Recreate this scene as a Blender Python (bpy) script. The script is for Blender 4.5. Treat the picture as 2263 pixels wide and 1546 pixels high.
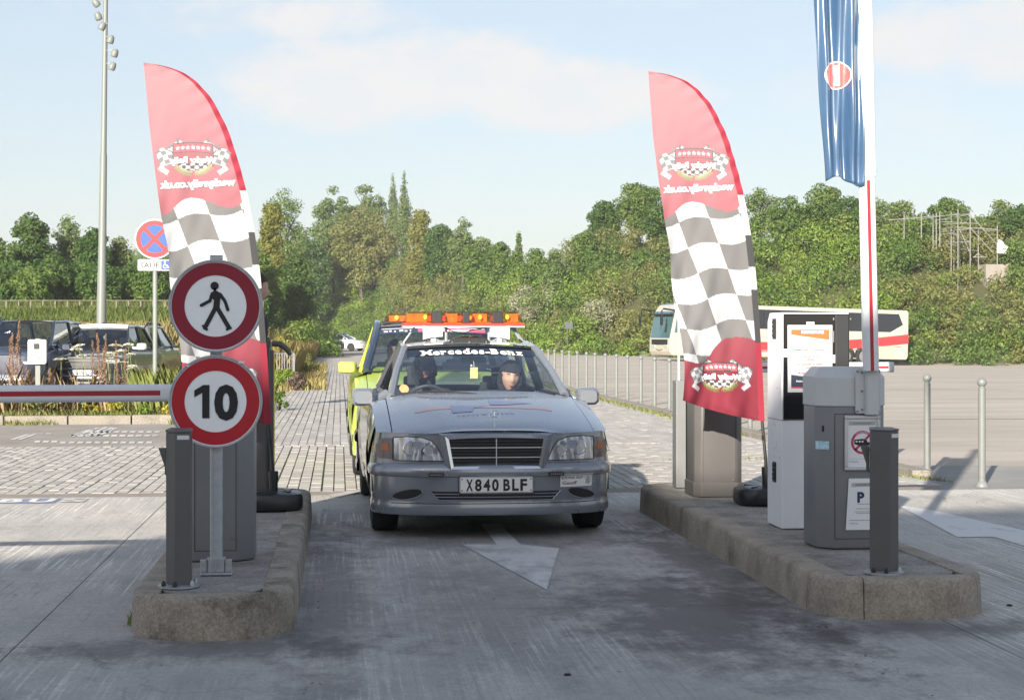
import bpy, bmesh, math, random
import numpy as np
from mathutils import Vector, Matrix, Euler

for _o in list(bpy.data.objects):
    bpy.data.objects.remove(_o)
SC = bpy.context.scene
COL = SC.collection
rad = math.radians
PI = math.pi

# ------------------------------------------------------------------ camera
FPX, CH, HOR = 3900.0, 1.404, 738.0        # focal length in photo pixels, eye height, horizon row
YAW = math.atan(381.5 / FPX)
CA, SA = math.cos(YAW), math.sin(YAW)
cam_d = bpy.data.cameras.new('camera')
cam = bpy.data.objects.new('camera', cam_d)
COL.objects.link(cam)
cam.location = (0, 0, CH)
cam.rotation_euler = (PI / 2, 0, -YAW)
cam_d.sensor_width = 36.0
cam_d.lens = 36.0 * FPX / 2263.0
cam_d.shift_y = -(773.0 - HOR) / 2263.0
cam_d.clip_start = 0.1
cam_d.clip_end = 3000
SC.camera = cam

# ------------------------------------------------------------------ world, sun, exposure
SUN_EL = rad(19.5)
SUN_DIR = Vector((0.394 * math.cos(SUN_EL), 0.919 * math.cos(SUN_EL), -math.sin(SUN_EL)))   # the way the light travels
W = bpy.data.worlds.new("World")
SC.world = W
W.use_nodes = True
nt = W.node_tree
for n in list(nt.nodes):
    nt.nodes.remove(n)
def wn(t, **k):
    n = nt.nodes.new(t)
    for a, b in k.items():
        setattr(n, a, b)
    return n
out = wn('ShaderNodeOutputWorld')
bg = wn('ShaderNodeBackground')
sky = wn('ShaderNodeTexSky', sky_type='NISHITA', sun_disc=False)
sky.sun_elevation = SUN_EL
sky.sun_rotation = math.atan2(-SUN_DIR.x, -SUN_DIR.y)
sky.air_density = 1.0
sky.dust_density = 1.2
sky.ozone_density = 1.2
bg.inputs["Strength"].default_value = 0.075
tc = wn('ShaderNodeTexCoord')
# clouds: noise on a plane above the viewer, plus one broad cumulus bank ahead
sep = wn('ShaderNodeSeparateXYZ')
nt.links.new(tc.outputs['Generated'], sep.inputs[0])
def wmath(op, a, b=None, c=None, clamp=False):
    n = wn('ShaderNodeMath', operation=op, use_clamp=clamp)
    for i, v in enumerate((a, b, c)):
        if v is None: continue
        if isinstance(v, (int, float)): n.inputs[i].default_value = v
        else: nt.links.new(v, n.inputs[i])
    return n.outputs[0]
def wramp(v, a, b, x=0.0, y=1.0):
    n = wn('ShaderNodeMapRange', interpolation_type='SMOOTHERSTEP')
    nt.links.new(v, n.inputs['Value'])
    n.inputs['From Min'].default_value = a; n.inputs['From Max'].default_value = b
    n.inputs['To Min'].default_value = x; n.inputs['To Max'].default_value = y
    return n.outputs['Result']
az = wmath('ARCTAN2', sep.outputs['X'], sep.outputs['Y'])
el = wmath('ARCSINE', sep.outputs['Z'])
comb = wn('ShaderNodeCombineXYZ')
nt.links.new(az, comb.inputs[0]); nt.links.new(wmath('MULTIPLY', el, 1.7), comb.inputs[1])
noi = wn('ShaderNodeTexNoise'); noi.inputs['Scale'].default_value = 7.0; noi.inputs['Detail'].default_value = 8.0; noi.inputs['Roughness'].default_value = 0.56
nt.links.new(comb.outputs[0], noi.inputs['Vector'])
noi2 = wn('ShaderNodeTexNoise'); noi2.inputs['Scale'].default_value = 24.0; noi2.inputs['Detail'].default_value = 7.0; noi2.inputs['Roughness'].default_value = 0.6
nt.links.new(comb.outputs[0], noi2.inputs['Vector'])
wob = wmath('MULTIPLY', wmath('SUBTRACT', noi2.outputs['Fac'], 0.5), 0.16)
def bank(a0, e0, aw, ew):
    da = wmath('DIVIDE', wmath('SUBTRACT', az, a0), aw)
    de = wmath('DIVIDE', wmath('SUBTRACT', el, e0), ew)
    r = wmath('SQRT', wmath('ADD', wmath('MULTIPLY', da, da), wmath('MULTIPLY', de, de)))
    return wmath('SUBTRACT', 1.0, r)
def pa(px): return YAW + math.atan((px - 1131.5) / FPX)
def pe(py): return math.atan((HOR - py) / FPX)
b1 = bank(pa(1000), pe(160), 0.085, 0.032)
b2 = bank(pa(1250), pe(210), 0.10, 0.026)
b3 = bank(pa(760), pe(190), 0.10, 0.036)
b4 = bank(pa(2180), pe(100), 0.10, 0.034)
b5 = bank(pa(650), pe(40), 0.11, 0.020)
mx = wmath('MAXIMUM', wmath('MAXIMUM', b1, b2), wmath('MAXIMUM', wmath('MULTIPLY', b3, 0.8), wmath('MAXIMUM', wmath('MULTIPLY', b4, 0.8), wmath('MULTIPLY', b5, 0.55))))
cum = wramp(wmath('ADD', mx, wmath('MULTIPLY', wob, 4.8)), 0.02, 0.55)
veil = wramp(noi.outputs['Fac'], 0.46, 0.80, 0.0, 0.42)
mask = wmath('MAXIMUM', wmath('MULTIPLY', cum, wramp(noi2.outputs['Fac'], 0.25, 0.7, 0.62, 0.98)), veil)
hor_f = wramp(el, 0.02, 0.85, 1.0, 0.38)
mixh = wn('ShaderNodeMix', data_type='RGBA')         # thin haze whitening the sky all round the horizon
nt.links.new(wmath('MULTIPLY', hor_f, 0.60), mixh.inputs['Factor'])
nt.links.new(sky.outputs['Color'], mixh.inputs['A'])
mixh.inputs['B'].default_value = (3.78, 3.96, 4.36, 1)
mixc = wn('ShaderNodeMix', data_type='RGBA')
nt.links.new(mask, mixc.inputs['Factor'])
nt.links.new(mixh.outputs['Result'], mixc.inputs['A'])
mixc.inputs['B'].default_value = (4.95, 4.9, 4.9, 1)
nt.links.new(mixc.outputs['Result'], bg.inputs['Color'])
nt.links.new(bg.outputs['Background'], out.inputs['Surface'])

sun_d = bpy.data.lights.new('sun', 'SUN')
sun_d.energy = 4.6
sun_d.angle = rad(0.55)
sun_d.color = (1.0, 0.92, 0.80)
sun = bpy.data.objects.new('sun', sun_d)
COL.objects.link(sun)
sun.rotation_euler = SUN_DIR.to_track_quat('-Z', 'Y').to_euler()
sun.location = (-20, -30, 30)

SC.view_settings.view_transform = 'Standard'
SC.view_settings.look = 'None'
SC.view_settings.exposure = 1.27
SC.view_settings.gamma = 1.0
SC.view_settings.use_curve_mapping = False
SC.cycles.max_bounces = 8
SC.cycles.transparent_max_bounces = 16

# ------------------------------------------------------------------ photo pixel -> place
def c2w(u, D):                       # camera right / forward metres -> world x, y
    return (u * CA + D * SA, -u * SA + D * CA)
def gp(px, py, z=0.0):
    D = FPX * (CH - z) / (py - HOR)
    return c2w((px - 1131.5) / FPX * D, D)
def dp(px, D):
    return c2w((px - 1131.5) / FPX * D, D)
def zat(py, D):
    return CH - (py - HOR) / FPX * D
def sst(a, b, x):
    t = np.clip((x - a) / (b - a), 0, 1)
    return t * t * (3 - 2 * t)

# ------------------------------------------------------------------ helpers
def finish_mesh(me, smooth, angle=32):
    if smooth:
        me.polygons.foreach_set('use_smooth', np.ones(len(me.polygons), dtype=bool))
        me.set_sharp_from_angle(angle=rad(angle))

class MB:
    def __init__(s):
        s.v = []; s.f = []; s.mi = []; s.cm = 0
    def add(s, vs, fs):
        o = len(s.v)
        s.v.extend([tuple(p) for p in vs])
        for f in fs:
            s.f.append(tuple(i + o for i in f)); s.mi.append(s.cm)
        return s
    def box(s, cx, cy, cz, sx, sy, sz, rz=0.0, top=1.0):
        vs = []
        c, sn = math.cos(rz), math.sin(rz)
        for k, z in enumerate((-.5, .5)):
            q = top if k else 1.0
            for x, y in ((-.5, -.5), (.5, -.5), (.5, .5), (-.5, .5)):
                X, Y = x * sx * q, y * sy * q
                vs.append((cx + X * c - Y * sn, cy + X * sn + Y * c, cz + z * sz))
        return s.add(vs, [(3, 2, 1, 0), (4, 5, 6, 7), (0, 1, 5, 4), (1, 2, 6, 5), (2, 3, 7, 6), (3, 0, 4, 7)])
    def tube(s, pts, r, n=8, cap=True):
        pts = [Vector(p) for p in pts]
        rs = r if isinstance(r, (list, tuple)) else [r] * len(pts)
        ring = []
        for i, p in enumerate(pts):
            t = (pts[min(i + 1, len(pts) - 1)] - pts[max(i - 1, 0)]).normalized()
            a = Vector((0, 0, 1)) if abs(t.z) < 0.9 else Vector((1, 0, 0))
            x = t.cross(a).normalized(); y = t.cross(x).normalized()
            ring.append([p + (x * math.cos(2 * PI * k / n) + y * math.sin(2 * PI * k / n)) * rs[i] for k in range(n)])
        vs = [q for R in ring for q in R]
        fs = []
        for i in range(len(pts) - 1):
            for k in range(n):
                fs.append((i * n + k, i * n + (k + 1) % n, (i + 1) * n + (k + 1) % n, (i + 1) * n + k))
        if cap:
            fs.append(tuple(range(n))); fs.append(tuple(range((len(pts) - 1) * n, len(pts) * n)))
        return s.add(vs, fs)
    def grid(s, fn, nu, nv):
        vs = [fn(i / nu, j / nv) for j in range(nv + 1) for i in range(nu + 1)]
        fs = [(j * (nu + 1) + i, j * (nu + 1) + i + 1, (j + 1) * (nu + 1) + i + 1, (j + 1) * (nu + 1) + i) for j in range(nv) for i in range(nu)]
        return s.add(vs, fs)
    def prism(s, poly, z0, z1, f=None):
        """poly in 2D extruded from z0 to z1; f maps (a, b, h) to a point (default x, y, z)"""
        f = f or (lambda a, b, h: (a, b, h))
        n = len(poly)
        vs = [f(a, b, z0) for a, b in poly] + [f(a, b, z1) for a, b in poly]
        fs = [tuple(range(n)), tuple(range(n, 2 * n))] + [(i, (i + 1) % n, n + (i + 1) % n, n + i) for i in range(n)]
        return s.add(vs, fs)
    def prismy(s, poly, y0, y1):
        return s.prism(poly, y0, y1, lambda a, b, h: (a, h, b))
    def prismx(s, poly, x0, x1):
        return s.prism(poly, x0, x1, lambda a, b, h: (h, a, b))
    def lathe(s, prof, n=16, c=(0, 0, 0), axis='z'):
        vs = []
        for r, h in prof:
            for k in range(n):
                a = 2 * PI * k / n
                x, y = r * math.cos(a), r * math.sin(a)
                if axis == 'z': vs.append((c[0] + x, c[1] + y, c[2] + h))
                elif axis == 'x': vs.append((c[0] + h, c[1] + x, c[2] + y))
                else: vs.append((c[0] + x, c[1] + h, c[2] + y))
        m = len(prof)
        fs = [(i * n + k, i * n + (k + 1) % n, (i + 1) * n + (k + 1) % n, (i + 1) * n + k) for i in range(m - 1) for k in range(n)]
        if prof[0][0] > 1e-6: fs.append(tuple(range(n)))
        if prof[-1][0] > 1e-6: fs.append(tuple(range((m - 1) * n, m * n)))
        return s.add(vs, fs)
    def sphere(s, c, r, n=14, m=8, sc=(1, 1, 1)):
        prof = [(max(1e-7, r * math.sin(PI * i / m)), -r * math.cos(PI * i / m)) for i in range(m + 1)]
        o = len(s.v)
        s.lathe(prof, n)
        for i in range(o, len(s.v)):
            x, y, z = s.v[i]
            s.v[i] = (c[0] + x * sc[0], c[1] + y * sc[1], c[2] + z * sc[2])
        return s
    def build(s, name, mat, parent=None, smooth=True, bevel=0.0, angle=32, recalc=True):
        me = bpy.data.meshes.new(name)
        me.from_pydata(s.v, [], s.f)
        mats = mat if isinstance(mat, (list, tuple)) else [mat]
        for m in mats: me.materials.append(m)
        if len(mats) > 1: me.polygons.foreach_set('material_index', s.mi)
        if recalc:
            bm = bmesh.new(); bm.from_mesh(me)
            bmesh.ops.remove_doubles(bm, verts=bm.verts, dist=1e-5)
            bmesh.ops.recalc_face_normals(bm, faces=bm.faces)
            bm.to_mesh(me); bm.free()
        finish_mesh(me, smooth, angle)
        o = bpy.data.objects.new(name, me)
        COL.objects.link(o)
        if parent is not None: o.parent = parent
        if bevel:
            b = o.modifiers.new('bevel', 'BEVEL'); b.width = bevel; b.segments = 2; b.limit_method = 'ANGLE'; b.angle_limit = rad(40)
        return o

def thing(name, label, cat, loc=(0, 0, 0), rz=0.0, group=None):
    o = bpy.data.objects.new(name, None)
    COL.objects.link(o)
    o.empty_display_size = 0.2
    o.location = loc; o.rotation_euler = (0, 0, rz)
    o['label'] = label; o['category'] = cat
    if group: o['group'] = group
    return o
def tag(o, label, cat, group=None):
    o['label'] = label; o['category'] = cat
    if group: o['group'] = group
    return o
def kind(o, k, label=None):
    o['kind'] = k
    if label: o['label'] = label
    return o
def dup(root, loc=None, rz=None, scale=None, label=None):
    r = root.copy(); COL.objects.link(r)
    if loc is not None: r.location = loc
    if rz is not None: r.rotation_euler = (0, 0, rz)
    if scale is not None: r.scale = scale
    if label: r['label'] = label
    for ch in list(root.children):
        c = ch.copy(); COL.objects.link(c); c.parent = r
        for g in ch.children:
            d = g.copy(); COL.objects.link(d); d.parent = c
    return r
def np_mesh(name, V, nper, mat, uv=None, smooth=False):
    """V: (N, nper, 3) separate polygons"""
    N = V.shape[0]
    me = bpy.data.meshes.new(name)
    me.vertices.add(N * nper); me.loops.add(N * nper); me.polygons.add(N)
    me.vertices.foreach_set('co', V.astype(np.float32).ravel())
    me.loops.foreach_set('vertex_index', np.arange(N * nper, dtype=np.int32))
    me.polygons.foreach_set('loop_start', np.arange(0, N * nper, nper, dtype=np.int32))
    me.polygons.foreach_set('loop_total', np.full(N, nper, dtype=np.int32))
    for m in (mat if isinstance(mat, (list, tuple)) else [mat]): me.materials.append(m)
    me.update(calc_edges=True)
    return me
def ob(name, me, parent=None, loc=None):
    o = bpy.data.objects.new(name, me); COL.objects.link(o)
    if parent is not None: o.parent = parent
    if loc is not None: o.location = loc
    return o

# ------------------------------------------------------------------ lettering
_tc = {}
def glyphs(s, bold=0.0):
    key = (s, bold)
    if key in _tc: return _tc[key]
    cu = bpy.data.curves.new('t', 'FONT'); cu.body = s; cu.size = 1.0; cu.offset = bold; cu.resolution_u = 3
    o = bpy.data.objects.new('t', cu); COL.objects.link(o)
    bpy.context.view_layer.update()
    dg = bpy.context.evaluated_depsgraph_get()
    me = o.evaluated_get(dg).to_mesh()
    vs = [(v.co.x, v.co.y) for v in me.vertices]; fs = [tuple(p.vertices) for p in me.polygons]
    o.evaluated_get(dg).to_mesh_clear()
    bpy.data.objects.remove(o); bpy.data.curves.remove(cu)
    _tc[key] = (vs, fs)
    return vs, fs
def text2d(s, h, bold=0.0, w=None, mirror=False, cx=0.0, cz=0.0, align='C', shear=0.0):
    """letters with cap height h, centred on (cx, cz)"""
    vs, fs = glyphs(s, bold)
    k = h / 0.727
    xs = [v[0] for v in vs]; x0, x1 = min(xs), max(xs)
    kx = k if w is None else w / (x1 - x0)
    r = []
    for x, y in vs:
        X = (x - (x0 + x1) / 2) * kx if align == 'C' else (x - x0) * kx
        Y = y * k - h / 2
        X += shear * Y
        if mirror: X = -X
        r.append((cx + X, cz + Y))
    return r, fs
def lettering(parent, s, h, mat, f, name='lettering', **k):
    """f maps (x, z) to a local point"""
    vs, fs = text2d(s, h, **k)
    m = MB(); m.add([f(x, z) for x, z in vs], fs)
    return m.build(name, mat, parent, smooth=False, recalc=False)

# ------------------------------------------------------------------ materials
MATS = {}
def node_mat(name):
    m = bpy.data.materials.new(name); m.use_nodes = True
    t = m.node_tree
    b = t.nodes['Principled BSDF']
    return m, t, b
def pm(name, col, rough=0.5, metal=0.0, grain=0.0, var=0.0, scale=8.0, bump=0.0, bscale=60.0, coat=0.0, spec=0.5, dirt=None, emit=None, alpha=None, obj=True):
    """principled material; var mixes in a darker noise, dirt = (colour, scale, lo, hi, amount)"""
    if name in MATS: return MATS[name]
    m, t, b = node_mat(name)
    b.inputs['Base Color'].default_value = (*col, 1)
    b.inputs['Roughness'].default_value = rough
    b.inputs['Metallic'].default_value = metal
    b.inputs['Coat Weight'].default_value = coat
    b.inputs['Coat Roughness'].default_value = 0.04
    b.inputs['Specular IOR Level'].default_value = spec
    tcn = t.nodes.new('ShaderNodeTexCoord')
    src = tcn.outputs['Object']
    cur = None
    if var > 0:
        n = t.nodes.new('ShaderNodeTexNoise'); n.inputs['Scale'].default_value = scale; n.inputs['Detail'].default_value = 6
        n.inputs['Roughness'].default_value = 0.62
        t.links.new(src, n.inputs['Vector'])
        r = t.nodes.new('ShaderNodeMapRange'); r.inputs['From Min'].default_value = 0.3; r.inputs['From Max'].default_value = 0.7
        t.links.new(n.outputs['Fac'], r.inputs['Value'])
        mx = t.nodes.new('ShaderNodeMix'); mx.data_type = 'RGBA'
        t.links.new(r.outputs['Result'], mx.inputs['Factor'])
        mx.inputs['A'].default_value = (*[c * (1 - var) for c in col], 1)
        mx.inputs['B'].default_value = (*[min(1, c * (1 + var)) for c in col], 1)
        cur = mx.outputs['Result']
        rr = t.nodes.new('ShaderNodeMapRange'); rr.inputs['To Min'].default_value = max(0.02, rough - 0.1); rr.inputs['To Max'].default_value = min(1, rough + 0.1)
        t.links.new(n.outputs['Fac'], rr.inputs['Value']); t.links.new(rr.outputs['Result'], b.inputs['Roughness'])
    if dirt:
        dc, ds, lo, hi, amt = dirt
        n2 = t.nodes.new('ShaderNodeTexNoise'); n2.inputs['Scale'].default_value = ds; n2.inputs['Detail'].default_value = 8; n2.inputs['Roughness'].default_value = 0.65
        t.links.new(src, n2.inputs['Vector'])
        r2 = t.nodes.new('ShaderNodeMapRange'); r2.inputs['From Min'].default_value = lo; r2.inputs['From Max'].default_value = hi; r2.inputs['To Max'].default_value = amt
        t.links.new(n2.outputs['Fac'], r2.inputs['Value'])
        mx2 = t.nodes.new('ShaderNodeMix'); mx2.data_type = 'RGBA'
        t.links.new(r2.outputs['Result'], mx2.inputs['Factor'])
        if cur is not None: t.links.new(cur, mx2.inputs['A'])
        else: mx2.inputs['A'].default_value = (*col, 1)
        mx2.inputs['B'].default_value = (*dc, 1)
        cur = mx2.outputs['Result']
    if grain and cur is not None:
        for gs, ga in ((70.0, grain), (220.0, grain * 0.7)):
            n4 = t.nodes.new('ShaderNodeTexNoise'); n4.inputs['Scale'].default_value = gs; n4.inputs['Detail'].default_value = 3
            t.links.new(src, n4.inputs['Vector'])
            r4 = t.nodes.new('ShaderNodeMapRange'); r4.inputs['From Min'].default_value = 0.35; r4.inputs['From Max'].default_value = 0.65
            r4.inputs['To Min'].default_value = 1 - ga; r4.inputs['To Max'].default_value = 1 + ga * 0.8
            t.links.new(n4.outputs['Fac'], r4.inputs['Value'])
            vm = t.nodes.new('ShaderNodeVectorMath'); vm.operation = 'SCALE'
            t.links.new(cur, vm.inputs[0]); t.links.new(r4.outputs['Result'], vm.inputs['Scale'])
            cur = vm.outputs['Vector']
    if cur is not None: t.links.new(cur, b.inputs['Base Color'])
    if bump > 0:
        n3 = t.nodes.new('ShaderNodeTexNoise'); n3.inputs['Scale'].default_value = bscale; n3.inputs['Detail'].default_value = 5
        t.links.new(src, n3.inputs['Vector'])
        bp = t.nodes.new('ShaderNodeBump'); bp.inputs['Strength'].default_value = bump; bp.inputs['Distance'].default_value = 0.01
        t.links.new(n3.outputs['Fac'], bp.inputs['Height']); t.links.new(bp.outputs['Normal'], b.inputs['Normal'])
    if emit:
        b.inputs['Emission Color'].default_value = (*emit[0], 1); b.inputs['Emission Strength'].default_value = emit[1]
    MATS[name] = m
    return m
def glass_mat(name, tint=(0.8, 0.88, 0.86), refl=0.10, rough=0.02):
    if name in MATS: return MATS[name]
    m, t, b = node_mat(name)
    t.nodes.remove(b)
    o = t.nodes['Material Output']
    tr = t.nodes.new('ShaderNodeBsdfTransparent'); tr.inputs['Color'].default_value = (*tint, 1)
    gl = t.nodes.new('ShaderNodeBsdfGlossy'); gl.inputs['Roughness'].default_value = rough; gl.inputs['Color'].default_value = (0.95, 0.97, 1, 1)
    geo = t.nodes.new('ShaderNodeNewGeometry')
    dt = t.nodes.new('ShaderNodeVectorMath'); dt.operation = 'DOT_PRODUCT'
    t.links.new(geo.outputs['Normal'], dt.inputs[0]); t.links.new(geo.outputs['Incoming'], dt.inputs[1])
    ab = t.nodes.new('ShaderNodeMath'); ab.operation = 'ABSOLUTE'; t.links.new(dt.outputs['Value'], ab.inputs[0])
    om = t.nodes.new('ShaderNodeMath'); om.operation = 'SUBTRACT'; om.use_clamp = True; om.inputs[0].default_value = 1.0; t.links.new(ab.outputs[0], om.inputs[1])
    pw = t.nodes.new('ShaderNodeMath'); pw.operation = 'POWER'; pw.inputs[1].default_value = 4.0; t.links.new(om.outputs[0], pw.inputs[0])
    a = t.nodes.new('ShaderNodeMath'); a.operation = 'MULTIPLY_ADD'; a.use_clamp = True; a.inputs[1].default_value = 0.9; a.inputs[2].default_value = refl
    t.links.new(pw.outputs[0], a.inputs[0])
    mx = t.nodes.new('ShaderNodeMixShader')
    t.links.new(a.outputs[0], mx.inputs[0]); t.links.new(tr.outputs[0], mx.inputs[1]); t.links.new(gl.outputs[0], mx.inputs[2])
    t.links.new(mx.outputs[0], o.inputs['Surface'])
    MATS[name] = m
    return m
def leaf_mat(name, c1, c2, c3=None, trans=0.48, rough=0.55):
    """foliage: each leaf takes its own tint between c1 and c2; clumps drift with a coarse noise"""
    if name in MATS: return MATS[name]
    m, t, b = node_mat(name)
    o = t.nodes['Material Output']
    geo = t.nodes.new('ShaderNodeNewGeometry')
    mx = t.nodes.new('ShaderNodeMix'); mx.data_type = 'RGBA'
    t.links.new(geo.outputs['Random Per Island'], mx.inputs['Factor'])
    mx.inputs['A'].default_value = (*c1, 1); mx.inputs['B'].default_value = (*c2, 1)
    tcn = t.nodes.new('ShaderNodeTexCoord')
    n = t.nodes.new('ShaderNodeTexNoise'); n.inputs['Scale'].default_value = 0.45; n.inputs['Detail'].default_value = 4
    t.links.new(geo.outputs['Position'], n.inputs['Vector'])
    r = t.nodes.new('ShaderNodeMapRange'); r.inputs['From Min'].default_value = 0.42; r.inputs['From Max'].default_value = 0.66; r.inputs['To Max'].default_value = 0.75
    t.links.new(n.outputs['Fac'], r.inputs['Value'])
    mx2 = t.nodes.new('ShaderNodeMix'); mx2.data_type = 'RGBA'
    t.links.new(r.outputs['Result'], mx2.inputs['Factor'])
    t.links.new(mx.outputs['Result'], mx2.inputs['A'])
    cc = c3 or tuple(0.5 * (a + b_) * 1.2 for a, b_ in zip(c1, c2))
    mx2.inputs['B'].default_value = (*cc, 1)
    t.links.new(mx2.outputs['Result'], b.inputs['Base Color'])
    b.inputs['Roughness'].default_value = rough
    b.inputs['Specular IOR Level'].default_value = 0.35
    ts = t.nodes.new('ShaderNodeBsdfTranslucent')
    t.links.new(mx2.outputs['Result'], ts.inputs['Color'])
    ms = t.nodes.new('ShaderNodeMixShader'); ms.inputs[0].default_value = trans
    t.links.new(b.outputs[0], ms.inputs[1]); t.links.new(ts.outputs[0], ms.inputs[2])
    t.links.new(ms.outputs[0], o.inputs['Surface'])
    MATS[name] = m
    return m

M_white = pm('white_paint', (0.78, 0.79, 0.78), 0.35, var=0.04, scale=6)
M_black = pm('black_plastic', (0.012, 0.012, 0.014), 0.4)
M_dark = pm('dark_trim', (0.02, 0.021, 0.023), 0.55)
M_chrome = pm('chrome', (0.78, 0.78, 0.80), 0.12, metal=1.0)
M_alu = pm('brushed_aluminium', (0.55, 0.56, 0.57), 0.42, metal=0.6, var=0.06, scale=12)
M_galv = pm('galvanised_steel', (0.42, 0.44, 0.46), 0.5, metal=0.55, var=0.12, scale=25)
M_tyre = pm('tyre_rubber', (0.018, 0.018, 0.019), 0.85, var=0.25, scale=20)
M_red = pm('sign_red', (0.46, 0.010, 0.022), 0.38, var=0.05, scale=5)
M_ink = pm('black_ink', (0.012, 0.012, 0.015), 0.5)
M_greyink = pm('grey_ink', (0.2, 0.21, 0.23), 0.6)
M_paper = pm('paper', (0.80, 0.80, 0.80), 0.6)
# ================================================================== GROUND
def cam_uD(X, Y):
    return X * CA - Y * SA, X * SA + Y * CA
def terrain(X, Y):
    X = np.asarray(X, float); Y = np.asarray(Y, float)
    u, D = cam_uD(X, Y)
    z = np.full(np.broadcast(X, Y).shape, -0.04)
    m = sst(-2.0, -8.0, X)
    z = z + m * (1.75 * sst(44, 76, D) + 0.85 * sst(77, 87, D) + 0.3 * sst(90, 105, D))
    z = z - 0.42 * sst(4, 24, u) * sst(45, 98, D)
    D0 = np.interp(u, [-60, -15, 3.65, 26.4, 60, 120], [250, 196, 122, 105, 95, 80])
    H = np.interp(u, [-60, -17, -6, 2.6, 9.6, 20, 34, 60], [10, 10.5, 8.3, 6.0, 9.0, 9.0, 8.2, 8.5])
    z = z + H * sst(0, 27, D - D0)
    return z
def hill_n(X, Y):
    u, D = cam_uD(X, Y)
    return D - np.interp(u, [-60, -15, 3.65, 26.4, 60, 120], [250, 196, 122, 105, 95, 80])

def ground_material():
    m, t, b = node_mat('open_ground')
    L = t.links.new
    at = t.nodes.new('ShaderNodeAttribute'); at.attribute_name = 'zone'
    geo = t.nodes.new('ShaderNodeNewGeometry')
    n1 = t.nodes.new('ShaderNodeTexNoise'); n1.inputs['Scale'].default_value = 0.35; n1.inputs['Detail'].default_value = 9; n1.inputs['Roughness'].default_value = 0.65
    mp = t.nodes.new('ShaderNodeMapping'); mp.inputs['Scale'].default_value = (0.5, 1.6, 1)
    L(geo.outputs['Position'], mp.inputs['Vector']); L(mp.outputs['Vector'], n1.inputs['Vector'])
    n2 = t.nodes.new('ShaderNodeTexNoise'); n2.inputs['Scale'].default_value = 30; n2.inputs['Detail'].default_value = 4
    L(geo.outputs['Position'], n2.inputs['Vector'])
    asp = t.nodes.new('ShaderNodeValToRGB')
    asp.color_ramp.elements[0].position = 0.3; asp.color_ramp.elements[0].color = (0.29, 0.258, 0.222, 1)
    asp.color_ramp.elements[1].position = 0.72; asp.color_ramp.elements[1].color = (0.47, 0.42, 0.36, 1)
    L(n1.outputs['Fac'], asp.inputs['Fac'])
    gr = t.nodes.new('ShaderNodeValToRGB')
    gr.color_ramp.elements[0].position = 0.32; gr.color_ramp.elements[0].color = (0.13, 0.16, 0.04, 1)
    gr.color_ramp.elements[1].position = 0.68; gr.color_ramp.elements[1].color = (0.36, 0.31, 0.13, 1)
    L(n1.outputs['Fac'], gr.inputs['Fac'])
    sp_ = t.nodes.new('ShaderNodeSeparateColor'); L(at.outputs['Color'], sp_.inputs[0])
    mh = t.nodes.new('ShaderNodeMix'); mh.data_type = 'RGBA'
    L(sp_.outputs[1], mh.inputs['Factor']); L(gr.outputs['Color'], mh.inputs['A']); mh.inputs['B'].default_value = (0.060, 0.062, 0.022, 1)
    mx = t.nodes.new('ShaderNodeMix'); mx.data_type = 'RGBA'
    L(sp_.outputs[0], mx.inputs['Factor']); L(asp.outputs['Color'], mx.inputs['A']); L(mh.outputs['Result'], mx.inputs['B'])
    mu = t.nodes.new('ShaderNodeMix'); mu.data_type = 'RGBA'; mu.blend_type = 'OVERLAY'; mu.inputs['Factor'].default_value = 0.35
    L(mx.outputs['Result'], mu.inputs['A']); L(n2.outputs['Color'], mu.inputs['B'])
    L(mu.outputs['Result'], b.inputs['Base Color'])
    b.inputs['Roughness'].default_value = 0.9
    bp = t.nodes.new('ShaderNodeBump'); bp.inputs['Strength'].default_value = 0.25; bp.inputs['Distance'].default_value = 0.02
    L(n2.outputs['Fac'], bp.inputs['Height']); L(bp.outputs['Normal'], b.inputs['Normal'])
    return m

xs = np.concatenate([[-1500, -700, -350], np.arange(-200, -40, 5), np.arange(-40, 60, 1.25), np.arange(60, 200, 5), [250, 500, 900, 1500]])
ys = np.concatenate([[-1200, -500, -200], np.arange(-80, 20, 10), np.arange(20, 160, 1.5), np.arange(160, 320, 4), [330, 380, 500, 800, 1500]])
GX, GY = np.meshgrid(xs, ys)
GZ = terrain(GX, GY)
nx, ny = len(xs), len(ys)
V = np.stack([GX, GY, GZ], -1).reshape(-1, 3)
idx = np.arange(nx * ny).reshape(ny, nx)
F = np.stack([idx[:-1, :-1], idx[:-1, 1:], idx[1:, 1:], idx[1:, :-1]], -1).reshape(-1, 4)
me = bpy.data.meshes.new('ground')
me.from_pydata(V.tolist(), [], F.tolist())
zone = np.clip(np.maximum(sst(-1.6, -2.8, GX) * sst(27.5, 29.0, GY), sst(-1.5, 2.5, hill_n(GX, GY))), 0, 1).ravel()
a = me.color_attributes.new('zone', 'FLOAT_COLOR', 'POINT')
hz_ = sst(0.0, 3.0, hill_n(GX, GY)).ravel()
a.data.foreach_set('color', np.stack([zone, hz_, zone, np.ones_like(zone)], -1).astype(np.float32).ravel())
me.materials.append(ground_material())
finish_mesh(me, True, 60)
kind(ob('ground', me), 'structure', 'pale car park asphalt rising into a scrubby bank at the back')

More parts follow.
